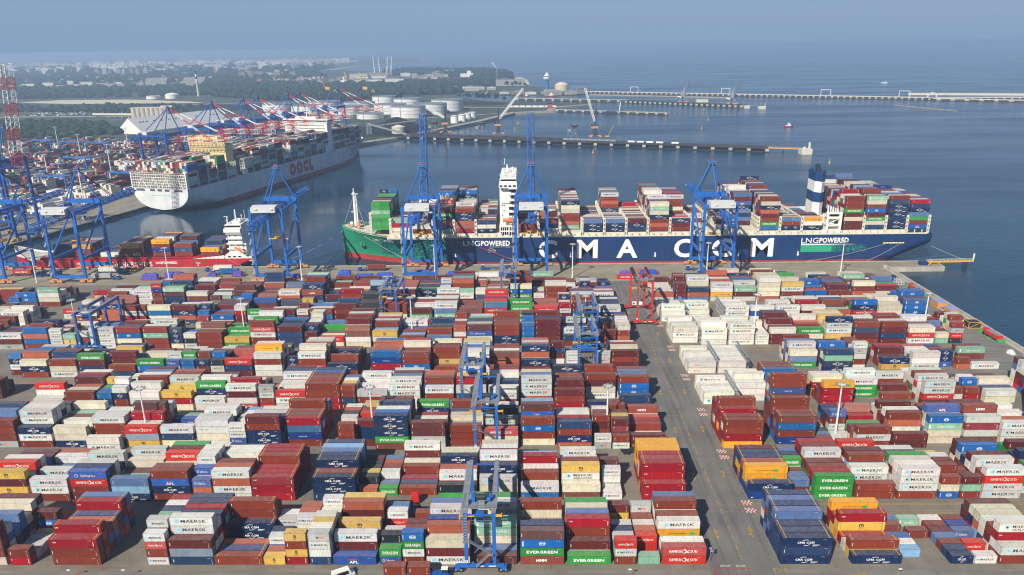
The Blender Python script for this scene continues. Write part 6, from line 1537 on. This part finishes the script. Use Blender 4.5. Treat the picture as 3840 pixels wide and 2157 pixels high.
for x, y, R, H, lab in ((-245, 1600, 37, 22, 'nearest big white oil tank, behind the black coal heap'), (-207, 1672, 37, 22, 'big white oil tank directly right of and behind the nearest one'), (-178, 1760, 37, 24, 'rightmost big white oil tank beside the grass'), (-352, 1915, 30, 24, 'big white oil tank in the back row, left'), (-283, 1850, 34, 22, 'big white oil tank in the back row, centre'),
        (-322, 1580, 28, 10, 'low wide white oil tank left of the nearest big one'), (-300, 1700, 36, 20, 'big white oil tank half hidden behind the nearest one'), (-400, 1700, 38, 17, 'white oil tank behind the crane booms, nearer row right'), (-495, 1735, 38, 17, 'white oil tank behind the crane booms, nearer row left'), (-395, 1815, 38, 17, 'white oil tank behind the crane booms, farther row right'),
        (-490, 1860, 38, 17, 'white oil tank behind the crane booms, farther row middle'), (-590, 1820, 38, 15, 'leftmost white oil tank behind the crane booms')): tank(x, y, R, H, lab)
for i, (x, y) in enumerate(((-134, 1452), (-121.5, 1478), (-113, 1502), (-105, 1526))): tank(x, y, 7.4, 13, f'small grey-white upright tank near the shore, {["nearest", "second", "third", "farthest"][i]} of four', 'dome', 'four small upright tanks')
tank(-1086, 2340, 20, 12, 'white domed tank beside the tall chimney', 'dome', 'distant tanks'); tank(-1140, 2330, 20, 9, 'dull grey low tank left of the white domed tank', 'flat', 'distant tanks')
r = empty('domed_silo', (-215, 1284, 0), label='weathered pale domed silo in front of the coal heap', cat='silo')
M_SILO = simple('weathered_concrete', '#b9b3a8', .85, var=.15, scale=.12, dirt='#8d6f66'); b = MB(); b.tube((0, 0, 0), (0, 0, 11), 11.5, n=28); b.build('shell', M_SILO, r); b = MB(); b.tube((0, 0, 11), (0, 0, 14.2), 11.6, 2, n=28); b.build('roof', M_CREAM, r)
r = empty('coal_heap', (-222, 1345, 0), label='large black coal heap beneath the white tanks', cat='coal heap'); b = MB(); rr4 = random.Random(2); n, k = 36, 10; vs = []
for i in range(n+1):
    for j in range(k+1):
        u, v = i/n*2-1, j/k*2-1; h = 22*max(0, 1-abs(v)**1.3)*max(0, 1-abs(u)**3)*(.78+.22*math.sin(u*5+2)); vs.append((u*62, v*38-u*26, h+rr4.uniform(-.4, .4)*(h > 1)))
b.add(vs, [(i*(k+1)+j, (i+1)*(k+1)+j, (i+1)*(k+1)+j+1, i*(k+1)+j+1) for i in range(n) for j in range(k)]); b.build('heap', M_COAL, r)
r = empty('coal_heap', (-420, 1330, 0), label='lower black coal heaps left of the big one, behind the cranes', cat='coal heap'); b = MB(); vs = []
for i in range(n+1):
    for j in range(k+1):
        u, v = i/n*2-1, j/k*2-1; h = 11*max(0, 1-abs(v)**1.3)*max(0, 1-abs(u)**6)*(.7+.3*math.sin(u*9)); vs.append((u*110, v*50-u*20, h))
b.add(vs, [(i*(k+1)+j, (i+1)*(k+1)+j, (i+1)*(k+1)+j+1, i*(k+1)+j+1) for i in range(n) for j in range(k)]); b.build('heap', M_COAL, r)
r = wroot('conveyor', (-262, 1268, 0), label='long inclined conveyor with a lattice transfer tower by the coal heap', cat='conveyor'); b = MB(); truss(b, (-262, 1268, 0), (-262, 1268, 19), 7, 7, 4, .5); b.build('tower', M_GREY, r); b = MB(); b.bar((-262, 1266, 18), (-192, 1228, 4), 3, 2.4); b.bar((-262, 1270, 13), (-186, 1300, 20), 2.4, 1.8); b.build('belt_gallery', M_GREY, r)
# silo block and white store
r = empty('silo_block', (-806, 1545, 0), label='row of pale cylindrical grain silos behind the white store', cat='silo')
for k in range(8):
    for q in range(2): b = MB(); b.tube((5+k*10.2, q*11-k*.9, 0), (5+k*10.2, q*11-k*.9, 29), 5.3, n=20); b.build('silo', M_SILO, r)
b = MB(); b.box(0, 84, -4, 14, 29, 30.2); b.box(60, 84, 2, 10, 30.2, 33); b.build('top_gallery', M_SILO, r)
r = wroot('store_building', (-700, 1330, 0), label='very long white store with a steep roof behind the far cranes', cat='building'); d = Vector((.41, .912, 0)); nn = Vector((-.912, .41, 0)); o = Vector((-672, 1312, 0)); Lw = 205; Ww = 62
A, B_ = o, o+nn*Ww; rp = o+nn*Ww*.5; b = MB(); V = lambda v, z: (v.x, v.y, z)
b.add([V(A, 0), V(A, 5), V(rp, 27), V(B_, 5), V(B_, 0)]+[V(A+d*Lw, 0), V(A+d*Lw, 5), V(rp+d*Lw, 27), V(B_+d*Lw, 5), V(B_+d*Lw, 0)], [(0, 1, 2, 3, 4), (5, 9, 8, 7, 6), (0, 5, 6, 1), (3, 8, 9, 4)]); b.build('wall', M_SHIPW, r)
b = MB(); b.add([V(A-d*.5-nn*.4, 4.7), V(A+d*(Lw+.5)-nn*.4, 4.7), V(rp+d*(Lw+.5), 27.2), V(rp-d*.5, 27.2), V(B_-d*.5+nn*.4, 4.7), V(B_+d*(Lw+.5)+nn*.4, 4.7)], [(0, 1, 2, 3), (3, 2, 5, 4)]); b.build('roof', M_HOUSE, r)
for k in (14, 21, 28, 44, 60, 76, 92, 100, 116, 140, 176, 184, 192): b = MB(); q = A+d*k+nn*Ww*.32; b.bar(V(q, 19.4), V(q+d*2.4, 19.4), 2.0, 2.0); b.build('skylight', M_DARK, r)
# distant landmarks
r = empty('chimney', (-1043, 2433, 0), label='tall slim power station chimney with pale bands', cat='chimney'); b = MB()
for k in range(10): b.tube((0, 0, k*7.6), (0, 0, k*7.6+7.6), 4.4-k*.2, 4.2-k*.2, n=16, m=(1 if k in (8, 6) else 2 if k in (7, 9) else 0))
b.build('shaft', [M_SILO, M_WHITEP, M_DARK], r); b = MB(); b.tube((0, 0, 76), (0, 0, 77.5), 2.9, n=16); b.build('rim', M_DARK, r)
r = empty('chimney', (-100, 2862, 0), label='thin grey stack giving off white steam beside the headland', cat='chimney'); b = MB(); b.tube((0, 0, 0), (0, 0, 62), 1.8, 1.3, n=10); b.build('shaft', M_GREY, r)
st = bpy.data.materials.new('steam'); st.use_nodes = True; t = st.node_tree; t.nodes.clear(); tr = t.nodes.new('ShaderNodeBsdfTransparent'); df = t.nodes.new('ShaderNodeBsdfDiffuse'); df.inputs[0].default_value = (.9, .9, .9, 1); ms = t.nodes.new('ShaderNodeMixShader'); ms.inputs[0].default_value = .22; om = t.nodes.new('ShaderNodeOutputMaterial'); t.links.new(tr.outputs[0], ms.inputs[1]); t.links.new(df.outputs[0], ms.inputs[2]); t.links.new(ms.outputs[0], om.inputs[0])
def blob(b, c, rx, ry, rz, r, m=0, jit_=.22):
    ph = (1+5**.5)/2; V0 = [(-1, ph, 0), (1, ph, 0), (-1, -ph, 0), (1, -ph, 0), (0, -1, ph), (0, 1, ph), (0, -1, -ph), (0, 1, -ph), (ph, 0, -1), (ph, 0, 1), (-ph, 0, -1), (-ph, 0, 1)]
    k = 1/math.sqrt(1+ph*ph); a = r.random()*6.28; ca, sa = math.cos(a), math.sin(a)
    vs = []
    for x, y, z in V0: f = k*(1+r.uniform(-jit_, jit_)); x, y = x*ca-y*sa, x*sa+y*ca; vs.append((c[0]+x*f*rx, c[1]+y*f*ry, c[2]+z*f*rz))
    b.add(vs, [(0, 11, 5), (0, 5, 1), (0, 1, 7), (0, 7, 10), (0, 10, 11), (1, 5, 9), (5, 11, 4), (11, 10, 2), (10, 7, 6), (7, 1, 8), (3, 9, 4), (3, 4, 2), (3, 2, 6), (3, 6, 8), (3, 8, 9), (4, 9, 5), (2, 4, 11), (6, 2, 10), (8, 6, 7), (9, 8, 1)], m)
b = MB(); rb = random.Random(1)
for k in range(6): blob(b, (-102-k*2.6, 2862, 64+k*3.4), 2.2+k*.6, 2.2+k*.6, 2.4+k*.5, rb)
b.build('steam', st, None, kind='stuff', label='small white plume of steam above the thin stack', cat='steam')
r = empty('control_tower', (70, 2337, 0), label='harbour control tower with blue shaft and white round head', cat='tower'); M_TEAL = simple('blue_cladding', '#2b6d95', .5); b = MB(); b.tube((0, 0, 10), (0, 0, 42), 6.2, n=20); b.build('shaft', M_TEAL, r)
b = MB(); b.tube((0, 0, 41), (0, 0, 45), 8, 11, n=20); b.tube((0, 0, 45), (0, 0, 50), 11, n=20); b.tube((0, 0, 52), (0, 0, 56), 9, 7, n=20); b.tube((0, 0, 56), (0, 0, 62), 4.4, 2.4, n=16); b.tube((0, 0, 62), (0, 0, 68), .4, n=6); b.build('head', M_WHITEP, r)
b = MB(); b.tube((0, 0, 50), (0, 0, 52), 10, n=20); b.build('window_band', M_GLASS, r); b = MB(); b.box(-18, 18, -14, 10, 0, 8); b.box(-10, 12, -12, 8, 8, 14); b.build('base_building', M_GREY, r)
r = empty('storage_tank', (122, 2480, 0), label='beige domed tank beside the harbour control tower', cat='storage tank'); b = MB(); b.tube((0, 0, 0), (0, 0, 20), 22, n=30); b.build('shell', simple('beige_paint', '#cfc3a4', .6), r); b = MB(); b.tube((0, 0, 20), (0, 0, 27), 22, 8, n=30); b.build('roof', simple('beige_roof', '#d9cfb4', .6), r)
def house(x, y, w_, d, h, c, lab, grp, rz=0, name='building', roof=None, cat='building', win=True):
    r = empty(name, (x, y, 0), rz, label=lab, cat=cat, group=grp); b = MB(); b.box(-w_/2, w_/2, -d/2, d/2, 0, h); b.build('wall', c, r)
    b = MB()
    if roof: b.add([(-w_/2-.5, -d/2-.5, h), (w_/2+.5, -d/2-.5, h), (w_/2+.5, 0, h+d*.32), (-w_/2-.5, 0, h+d*.32), (-w_/2-.5, d/2+.5, h), (w_/2+.5, d/2+.5, h)], [(0, 1, 2, 3), (3, 2, 5, 4), (0, 3, 4), (1, 5, 2)])
    else: b.box(-w_/2-.3, w_/2+.3, -d/2-.3, d/2+.3, h, h+.8); b.box(-w_/6, w_/6, -d/5, d/5, h+.8, h+3)
    b.build('roof', roof or M_GREY, r)
    if win and h > 7:
        b = MB(); z = 1.6
        while z < h-1.5: b.box(-w_/2+1, w_/2-1, -d/2-.12, -d/2-.02, z, z+1.3); z += 3.1
        b.build('window_rows', M_GLASS, r)
    return r
M_RROOF = simple('red_tile', '#9c5a48', .8, var=.15); WALLS = [simple('pale_render', '#b4afa3', .8), simple('white_render', '#c6c4bd', .8), simple('grey_render', '#8f8f8c', .8), simple('ochre_render', '#a8926f', .8)]
for i, (x, y, w_, d, h) in enumerate(((86, 2266, 50, 18, 14), (140, 2300, 34, 20, 10), (172, 2330, 22, 16, 16), (-20, 2330, 40, 14, 8), (-60, 2345, 30, 12, 7), (20, 2320, 34, 12, 7))):
    house(x, y, w_, d, h, WALLS[i % 4], f'low harbour building near the control tower, {["front long", "middle", "right tall", "left", "far left", "centre small"][i]} one', 'harbour buildings by the control tower')
NB = 'white dockside sheds along the channel'
for i, (x, y, w_, d, h) in enumerate(((-284, 2530, 40, 18, 9), (-250, 2580, 36, 16, 8), (-215, 2560, 30, 16, 8), (-180, 2565, 60, 20, 12), (-150, 2620, 30, 16, 9), (-110, 2590, 28, 14, 9), (-235, 2650, 60, 16, 7), (-190, 2700, 60, 16, 7), (-72, 2880, 64, 40, 22), (-16, 2870, 44, 34, 20))):
    house(x, y, w_, d, h, WALLS[1], f'white dockside shed by the channel, {ORD[i]} counted from the left' if i < 8 else f'{["large", "smaller"][i-8]} white hall beside the thin stack', NB)
for i, (x, y) in enumerate(((-1473, 3070), (-1325, 3080))):
    house(x, y, 86, 40, 26, WALLS[2], f'{["left", "right"][i]} of two identical grey halls in the wood', 'two grey halls', roof=M_GREY, win=False)
b = MB(); b.prism([(-20, 1834), (60, 1800), (62, 1804), (-18, 1838)], 0, .4)
for k in range(9): pass
root = empty('freight_train', (-40, 1822, 0), R_(-9), label='row of white freight wagons on the point behind the shore', cat='train')
for k in range(8): b = MB(); b.box(k*15, k*15+13, -1.5, 1.5, .8, 4.2); b.build('wagon', M_WHITEP, root)
root = empty('control_hut', (60, 1768, 0), label='dark red control hut on legs where the thin jetty starts', cat='building'); b = MB(); b.box(-7, 7, -5, 5, 0, 5); b.box(-4, 4, -3, 3, 5, 14); b.build('wall', M_HRED, root); b = MB(); b.box(-5, 5, -4, 4, 11, 13.4); b.build('window_band', M_GLASS, root)
# boats
def tug(x, y, z, rz, s, lab, hullm=None):
    r = empty('tug_boat', (x, y, z), rz, label=lab, cat='tug boat', group='tug boats'); r.scale = (s, s, s); b = MB(); prof = [(0, 0), (.08, .42), (.3, .5), (.65, .48), (.88, .3), (1, 0)]; vs = []
    for u, w_ in prof: vs += [(u*30, -w_*11*.82, -.6), (u*30, -w_*11, 2.4+1.6*max(0, u-.5)), (u*30, w_*11, 2.4+1.6*max(0, u-.5)), (u*30, w_*11*.82, -.6)]
    b.add(vs, [(4*i+j, 4*i+4+j, 4*i+5+j, 4*i+1+j) for i in range(5) for j in range(3)]); b.build('hull', hullm or M_HRED2, r)
    b = MB(); b.box(10, 22, -3.4, 3.4, 2, 5.2); b.box(12.5, 20, -2.8, 2.8, 5.2, 8.2); b.box(13.5, 18.5, -2.4, 2.4, 8.2, 10.6); b.build('wheelhouse', M_SHIPW, r); b = MB(); b.box(13.4, 18.6, -2.45, 2.45, 9.2, 10.2); b.build('window_band', M_GLASS, r)
    b = MB(); b.bar((15, 0, 10.6), (15, 0, 19), .4); b.box(11, 12.5, -2.4, -1.2, 5.2, 9.6); b.box(11, 12.5, 1.2, 2.4, 5.2, 9.6); b.build('mast', M_DARK, r)
b = MB(); b.add([(448, 1335, -2.73), (448, 1337, -2.73), (380, 1331, -2.73), (330, 1312, -2.73), (378, 1322, -2.73)], [(0, 1, 2, 3, 4)]); b.build('tug_wake', simple('churned_water', '#5d7d95', .35, var=.3, scale=.3), kind='structure')
tug(455, 1336, -2.8, R_(8), .68, 'red tug with white wheelhouse alone on the open bay'); tug(-128, 2366, -2.8, .1, .9, 'red tug moored far off in the channel, left'); tug(62, 2250, -2.8, .0, 1.1, 'red tug moored below the control tower'); tug(-4, 2262, -2.8, .0, .7, 'small red tug moored left of the control tower')
root = empty('motor_boat', (1284, 2730, -2.8), math.pi, label='small white motor boat with a wake far out', cat='boat'); b = MB(); b.add([(0, -3, 0), (0, 3, 0), (14, 3, 0), (22, 0, 1), (14, -3, 0), (0, -3, 2.4), (0, 3, 2.4), (14, 3, 3), (22, 0, 4), (14, -3, 3)], [(5, 6, 7, 8, 9), (0, 4, 9, 5), (4, 3, 8, 9), (3, 2, 7, 8), (2, 1, 6, 7), (1, 0, 5, 6)]); b.build('hull', M_WHITEP, root); b = MB(); b.box(5, 12, -2, 2, 2.6, 5.4); b.build('cabin', M_WHITEP, root)
b = MB(); b.add([(1286, 2729, -2.74), (1286, 2731, -2.74), (1345, 2738, -2.74), (1345, 2724, -2.74)], [(0, 1, 2, 3)]); b.build('boat_wake', simple('foam', '#b9c8d2', .6), kind='structure')
for i, (x, y) in enumerate(((1333, 5969), (3635, 5885))):
    root = empty('distant_ship', (x, y, -2.8), label=f'tiny pale ship in the haze near the horizon, {["left", "right"][i]} one', cat='ship', group='far ships'); b = MB(); b.add([(0, 0, 0), (70, 0, 0), (76, 0, 6), (-2, 0, 6), (0, 12, 0), (70, 12, 0), (76, 6, 6), (-2, 12, 6)], [(0, 1, 2, 3), (4, 7, 6, 5), (3, 2, 6, 7), (0, 3, 7, 4)]); b.build('hull', M_GREY, root); b = MB(); b.box(4, 14, 1, 11, 6, 18); b.build('bridge', M_GREY, root)
for i, (x, y, lab) in enumerate(((94.8, 1031.9, 'yellow buoy in front of the coal pier below the steep boom'), (308.8, 1316.6, 'yellow buoy behind the coal pier, nearer one'), (358.1, 1478.2, 'yellow buoy between coal pier and outer jetty'), (-179.5, 1122.5, 'yellow buoy off the rocky shore at left'), (374.1, 916.9, 'yellow buoy right of the navy funnel'), (-12, 1455.3, 'yellow buoy behind the raised booms, farther'), (-17, 1354.7, 'yellow buoy behind the raised booms, nearer'), (404.2, 1713.3, 'small buoy below the outer jetty cranes'))):
    r = empty('buoy', (x, y, -2.8), label=lab, cat='buoy', group='yellow buoys in the bay'); b = MB(); b.tube((0, 0, -.5), (0, 0, 1), 1.4, n=12); b.build('float', M_YEL, r); b = MB(); b.tube((0, 0, 1), (0, 0, 4.2), .7, .3, n=8); b.cbox(0, 0, 4.6, .9, .9, .5); b.build('tower', M_YEL, r)

# ------------------------------------------------------------------ woods and town
def inpoly(x, y, P):
    c = False; j = len(P)-1
    for i in range(len(P)):
        if (P[i][1] > y) != (P[j][1] > y) and x < (P[j][0]-P[i][0])*(y-P[i][1])/(P[j][1]-P[i][1])+P[i][0]: c = not c
        j = i
    return c
def wood(name, P, n_, rad, seed, lab, hgt=1.0):
    r = random.Random(seed); b = MB(); x0, x1, y0, y1 = min(p[0] for p in P), max(p[0] for p in P), min(p[1] for p in P), max(p[1] for p in P); k = 0; tr_ = 0
    while k < n_ and tr_ < n_*12:
        x, y = r.uniform(x0, x1), r.uniform(y0, y1); tr_ += 1
        if not inpoly(x, y, P): continue
        g_ = math.sin(x*.013+seed)+math.sin(y*.011+x*.004)+r.uniform(-.6, .6)
        if g_ < -1.25: continue
        R = rad*r.uniform(.6, 1.25); blob(b, (x, y, R*.7*hgt), R, R, R*hgt*r.uniform(.7, 1.1), r, 0, .34); k += 1
    b.build(name, M_LEAF, None, kind='stuff', label=lab, cat='woodland')
wood('woodland', [(-1500, 1190), (-690, 1235), (-700, 1310), (-830, 1480), (-1250, 1560), (-1700, 1500)], 3000, 7.5, 1, 'dark wood directly behind the far container terminal')
wood('woodland', [(-1900, 1850), (-1350, 1880), (-760, 1740), (-640, 1860), (-900, 1960), (-1300, 2030), (-2000, 2060)], 1000, 7, 2, 'strip of trees between the meadow and the sand yard')
wood('woodland', [(-3400, 2420), (-1500, 2400), (-1060, 2480), (-700, 2140), (-420, 2100), (-190, 2440), (-300, 2640), (-60, 2950), (-300, 3300), (-560, 3000), (-1200, 3280), (-1300, 2960), (-3300, 3100)], 4200, 11, 3, 'broad dark forest in the middle distance')
wood('woodland', [(-50, 3300), (-60, 3760), (-230, 4480), (-700, 4660), (-760, 4150), (-420, 3900), (-230, 3420), (-60, 2990)], 1500, 13, 4, 'wooded headland by the beach', 1.2)
wood('woodland', [(-5200, 3250), (-1300, 3300), (-1000, 3900), (-1250, 4600), (-5500, 4600)], 2200, 15, 5, 'hazy woods on the plain before the town')
wood('woodland', [(-7500, 4800), (-1300, 4700), (-1450, 5400), (-1420, 6000), (-8500, 6200)], 1700, 24, 6, 'farthest dim woods below the town')
r5 = random.Random(77)
proto_t = None
for i, (x, y) in enumerate(((-42, 2772), (-30, 2790), (-14, 2776), (2, 2782), (-62, 2760), (-126, 2070), (-112, 2062), (-96, 2052), (-75, 2046), (-150, 2110), (-160, 2140), (-52, 2030))):
    root = empty('tree', (x, y, 0), r5.random()*6, label=f'dark tree {"by the white halls" if i < 5 else "on the bank across the channel"}, {ORD[i if i < 5 else i-5]} of its row', cat='tree', group='single trees along the channel'); s_ = r5.uniform(.8, 1.3)
    b = MB(); b.tube((0, 0, 0), (0, 0, 7*s_), .7, .3, n=7)
    for k in range(4): th = k*1.6; b.tube((0, 0, (4+k)*s_), (3*math.cos(th)*s_, 3*math.sin(th)*s_, (8+k)*s_), .25, .1, n=5)
    b.build('trunk', M_TRUNK, root); b = MB()
    for k in range(90):
        th, ph_, q = r5.random()*6.28, math.acos(r5.uniform(-.7, 1)), r5.random()**.4; R = 6.2*s_*q; blob(b, (R*math.sin(ph_)*math.cos(th), R*math.sin(ph_)*math.sin(th), 10.5*s_+R*math.cos(ph_)*1.1), 1.3*s_, 1.3*s_, 1.1*s_, r5, 0, .4)
    b.build('crown', M_LEAF, root)
# town: slabs and houses; the nearest are things of their own, the hazy rest is one mass
LB_ = {'slab': 'pale tower block in the hazy town beyond the woods', 'low': 'low pale building among the trees of the port suburb', 'port': 'pale industrial building of the distant inner port'}
def town(n_, box, dims, key, seed, roofm=None):
    r = random.Random(seed)
    for i in range(n_):
        x, y = r.uniform(box[0], box[1]), r.uniform(box[2], box[3]); w_, d, h = (r.uniform(*q) for q in dims); house(x, y, w_, d, h, r.choice(WALLS), LB_[key], 'buildings of the '+{'slab': 'hazy town', 'low': 'port suburb', 'port': 'inner port'}[key], r.uniform(-.4, .4), roof=(roofm if r.random() < .6 else None), win=key == 'slab')
for i in range(9): house(-2440+i*46+(i % 2)*8, 4380-i*14, 22 if i % 2 else 15, 30, 46+(i*7) % 14, WALLS[i % 3], f'tall slab tower in the row of blocks above the woods, {ORD[i]} from the left', 'row of slab towers')
town(12, (-1420, -1180, 3750, 4050), ((16, 40), (14, 20), (20, 40)), 'slab', 1); town(26, (-2600, -1500, 5200, 5900), ((30, 80), (14, 20), (18, 40)), 'slab', 2)
town(44, (-1250, -850, 3250, 3900), ((12, 26), (10, 16), (6, 10)), 'low', 3, M_RROOF); town(34, (-860, -380, 3150, 4200), ((24, 90), (16, 40), (10, 24)), 'port', 4)
b = MB(); r = random.Random(12)
for _ in range(900):
    y = r.uniform(4900, 8800); x = r.uniform(-.72*y-300, -1500-(y-5000)*.12); w_ = r.uniform(25, 110); h = r.choice((12, 16, 24, 34, 34, 48)); b.box(x, x+w_, y, y+16, 0, h, r.randrange(3))
for _ in range(260):
    y = r.uniform(2900, 4700); x = r.uniform(-.74*y, -1450); w_ = r.uniform(12, 60); b.box(x, x+w_, y, y+14, 0, r.uniform(6, 16), r.randrange(3))
b.build('town', WALLS[:3], None, kind='stuff', label='countless pale buildings of the town dissolving in the haze', cat='town')
# shipyard cranes, mast, ships inland
for i, (x, y, h, c) in enumerate(((-790, 4080, 95, 0), (-765, 4090, 90, 0), (-728, 4085, 96, 0), (-708, 4095, 96, 0))):
    root = empty('shipyard_crane', (x, y, 0), label=f'white shipyard crane jib against the haze, {["first", "second", "third", "fourth"][i]} from the left', cat='crane', group='white shipyard crane jibs'); b = MB(); b.bar((0, 0, 0), (8 if i > 1 else -6, 0, h), 3.2); b.bar((-8, 0, 0), (2, 0, h*.5), 2.2); b.build('jib', M_WHITEP, root)
for i, (x, y) in enumerate(((-668, 3090), (-610, 3100))):
    root = empty('portal_crane', (x-50+i*0, y, 0), label=f'{["left", "right"][i]} one of two small yellow dockside cranes in the inner port', cat='crane', group='small yellow cranes'); b = MB(); b.bar((0, 0, 0), (0, 0, 40), 5); b.bar((0, 0, 34), (-4, 0, 50), 2.6); b.cbox(0, 0, 30, 10, 8, 8); b.build('tower', M_YEL, root)
for i, (x, y) in enumerate(((-505, 2040), (-400, 2020))):
    root = empty('stacker', (x, y, 0), label=f'{["left", "right"][i]} dark coal-yard mast with yellow head above the tanks', cat='machine', group='coal-yard machines'); b = MB(); b.bar((0, 0, 0), (0, 0, 34), 1.4); b.build('mast', M_DARK, root); b = MB(); b.bar((-26, 0, 40), (-14, 0, 38), 7); b.bar((-4, 0, 28), (0, 0, 36), 2); b.bar((4, 0, 28), (0, 0, 36), 2); b.build('head', M_YEL, root)
root = empty('radio_mast', (-683, 2610, 0), label='thin red lattice mast above the forest', cat='mast'); b = MB(); truss(b, (0, 0, 0), (0, 0, 46), 3, 3, 8, .8); b.build('lattice', M_REDP, root)
for i, (x, y, w_) in enumerate(((-740, 3030, 46), (-330, 3450, 150))):
    root = empty('moored_ship', (x, y, 0), label=['white-bridged ship moored inland among the trees at left', 'large white ship moored in the inner port before the headland'][i], cat='ship', group='ships moored in the inner port'); b = MB(); b.box(0, w_, 0, 20, 0, 10 if i else 7); b.build('hull', M_HRED2 if i else M_GREY, root); b = MB(); b.box(w_*.3, w_*.8, 2, 18, 7, 26 if i else 20); b.box(w_*.5, w_*.62, 4, 16, 20, 38 if i else 34); b.build('superstructure', M_SHIPW, root)
b = MB(); b.prism([(-190, 3380), (-560, 3380), (-560, 3440), (-190, 3440)], -.02, .1); b.prism([(-560, 3090), (-380, 3200), (-400, 3220), (-580, 3110)], -.02, .1); b.build('inner_harbour_water', M_SEA, kind='structure')
b = MB(); b.prism([(-560, 1960), (-60, 1900), (-40, 1975), (-190, 2080), (-560, 2130)], -.02, .12); b.prism([(-470, 1250), (-210, 1235), (-150, 1370), (-470, 1420)], -.02, .12); b.prism([(-1000, 1880), (-620, 1840), (-560, 1960), (-900, 2060)], -.02, .12); b.build('coal_yard_ground', M_COAL, kind='structure')
b = MB(); b.bar((-1700, 1740, .2), (-760, 1700, .2), 14, .3); b.bar((-1060, 2000, .2), (-520, 2180, .2), 10, .3); b.bar((-1400, 1640, .2), (-1080, 1990, .2), 8, .3); b.bar((-145, 1838, .2), (70, 1795, .2), 8, .3); b.bar((-260, 1530, .2), (20, 1700, .2), 6, .3); b.build('far_roads', M_CONC, kind='structure')
GV = 'cars parked in the distant lot'; r = random.Random(3)
b = MB()
for _ in range(160):
    x = -1180+r.random()*240; y = 1740+r.random()*110; b.box(x, x+4.4, y, y+1.9, .2, 1.6, r.randrange(3))
b.build('parked_cars', [M_WHITEP, M_DARK, M_GREY], None, kind='stuff', label='tiny parked vehicles in the lot on the distant meadow', cat='cars')
r = wroot('pipe_gallery', (-970, 1692, 0), label='long pale conveyor gallery running to the grain silos', cat='conveyor'); b = MB(); b.bar((-975, 1700, 6), (-806, 1600, 12), 4, 3.4)
for k in range(8): x = -970+k*22; b.bar((x, 1700-k*13.5, 0), (x, 1700-k*13.5, 7), .8)
b.build('gallery', M_CREAM, r)
# ------------------------------------------------------------------ the far terminal's stacks, gantries and masts
b = MB(); r = random.Random(41); ca, sa = math.cos(T2ROT), math.sin(T2ROT)
def t2box(u, v, z, L, H, c):
    p = Q0+D2*u+N2*v; q = Q0+D2*(u+L)+N2*v; a = Q0+D2*(u+L)+N2*(v-2.44); d = Q0+D2*u+N2*(v-2.44)
    vs = [(k.x, k.y, z) for k in (p, q, a, d)]+[(k.x, k.y, z+H-.06) for k in (p, q, a, d)]
    b.add(vs, [(4, 5, 6, 7), (0, 1, 5, 4), (1, 2, 6, 5), (2, 3, 7, 6), (3, 0, 4, 7)], 0, c)
nb = 0
for blk in range(17):
    v0 = -62-blk*31.0; u = -70.0
    while u < 640:
        P = Q0+D2*u+N2*v0
        if P.x < -.74*P.y-25 or P.y > 1175: u += 13.2; continue
        if r.random() < .07: u += 13.2; continue
        L = 12.19 if r.random() < .82 else 6.06; base = r.uniform(.6, 4.6); mono = r.choice('RRMMWWOnbe') if r.random() < .4 else None; reef = blk in (0, 1, 2) and 20 < u < 190
        for uu in ((u,) if L > 10 else (u, u+6.4)):
            for row in range(7):
                h = max(0, min(5, int(round(base+r.uniform(-1, 1)))))
                for t_ in range(h):
                    k = r.choice('qqqqwW') if reef and r.random() < .7 else (mono if mono and r.random() < .6 else r.choice('RRRRRRMMMMSSWWWwOOnNNbbBCeGyH')); t2box(uu, v0-row*2.75, t_*2.66, L, 2.66, jit(KCOL[k], r)); nb += 1
        u += 13.4
b.build('stacked_containers', [M_COL], None, True, label='dense stacks of containers filling the far terminal behind the grey ship', cat='shipping containers', kind='stuff')
print('far containers', nb)
rot2 = math.atan2(N2.y, N2.x)-math.pi/2
for i, (x, y, lab) in enumerate(((-720, 1090, 'leftmost blue gantry at the back of the far terminal'), (-664, 1066, 'second blue gantry at the back of the far terminal'), (-618, 1050, 'third blue gantry at the back of the far terminal'), (-503, 762, 'blue gantry over pale stacks in the far terminal, left of the near crane apex'), (-440, 780, 'blue gantry in the far terminal just left of the grey ship\'s stern'), (-560, 900, 'blue gantry in the middle of the far terminal'))):
    o = place(rt, False, (x, y, 0), rz=rot2, label=lab, cat='crane', group='blue gantries in the far terminal'); o.scale = (1.0, 1.3, .95)
for i, (x, y) in enumerate(((-691, 1099), (-594, 989), (-494, 877), (-517, 794), (-620, 913), (-423, 695), (-572, 1071), (-455, 922))):
    o = place(mast, False, (x, y, 0), label=f'pale floodlight mast in the far terminal, {ORD[i]} of those scattered behind the grey ship', cat='light mast', group='floodlight masts of the far terminal'); o.scale = (1.6, 1.6, 1.6)
# ------------------------------------------------------------------ the air between
b = MB(); b.box(-20900, 20900, -2300, 25900, -10, 141.5)
hz = bpy.data.materials.new('haze'); hz.use_nodes = True; t = hz.node_tree; t.nodes.clear()
pv = t.nodes.new('ShaderNodeVolumePrincipled'); ot = t.nodes.new('ShaderNodeOutputMaterial')
pv.inputs['Color'].default_value = (.52, .72, 1.0, 1); pv.inputs['Density'].default_value = .00019; pv.inputs['Anisotropy'].default_value = .2
t.links.new(pv.outputs[0], ot.inputs['Volume'])
b.build('haze', hz, kind='stuff', label='pale blue summer haze over the bay', cat='haze')

for o in bpy.data.objects:                                    # working notes off the objects
    for k_ in ('_w', '_o'):
        if k_ in o: del o[k_]
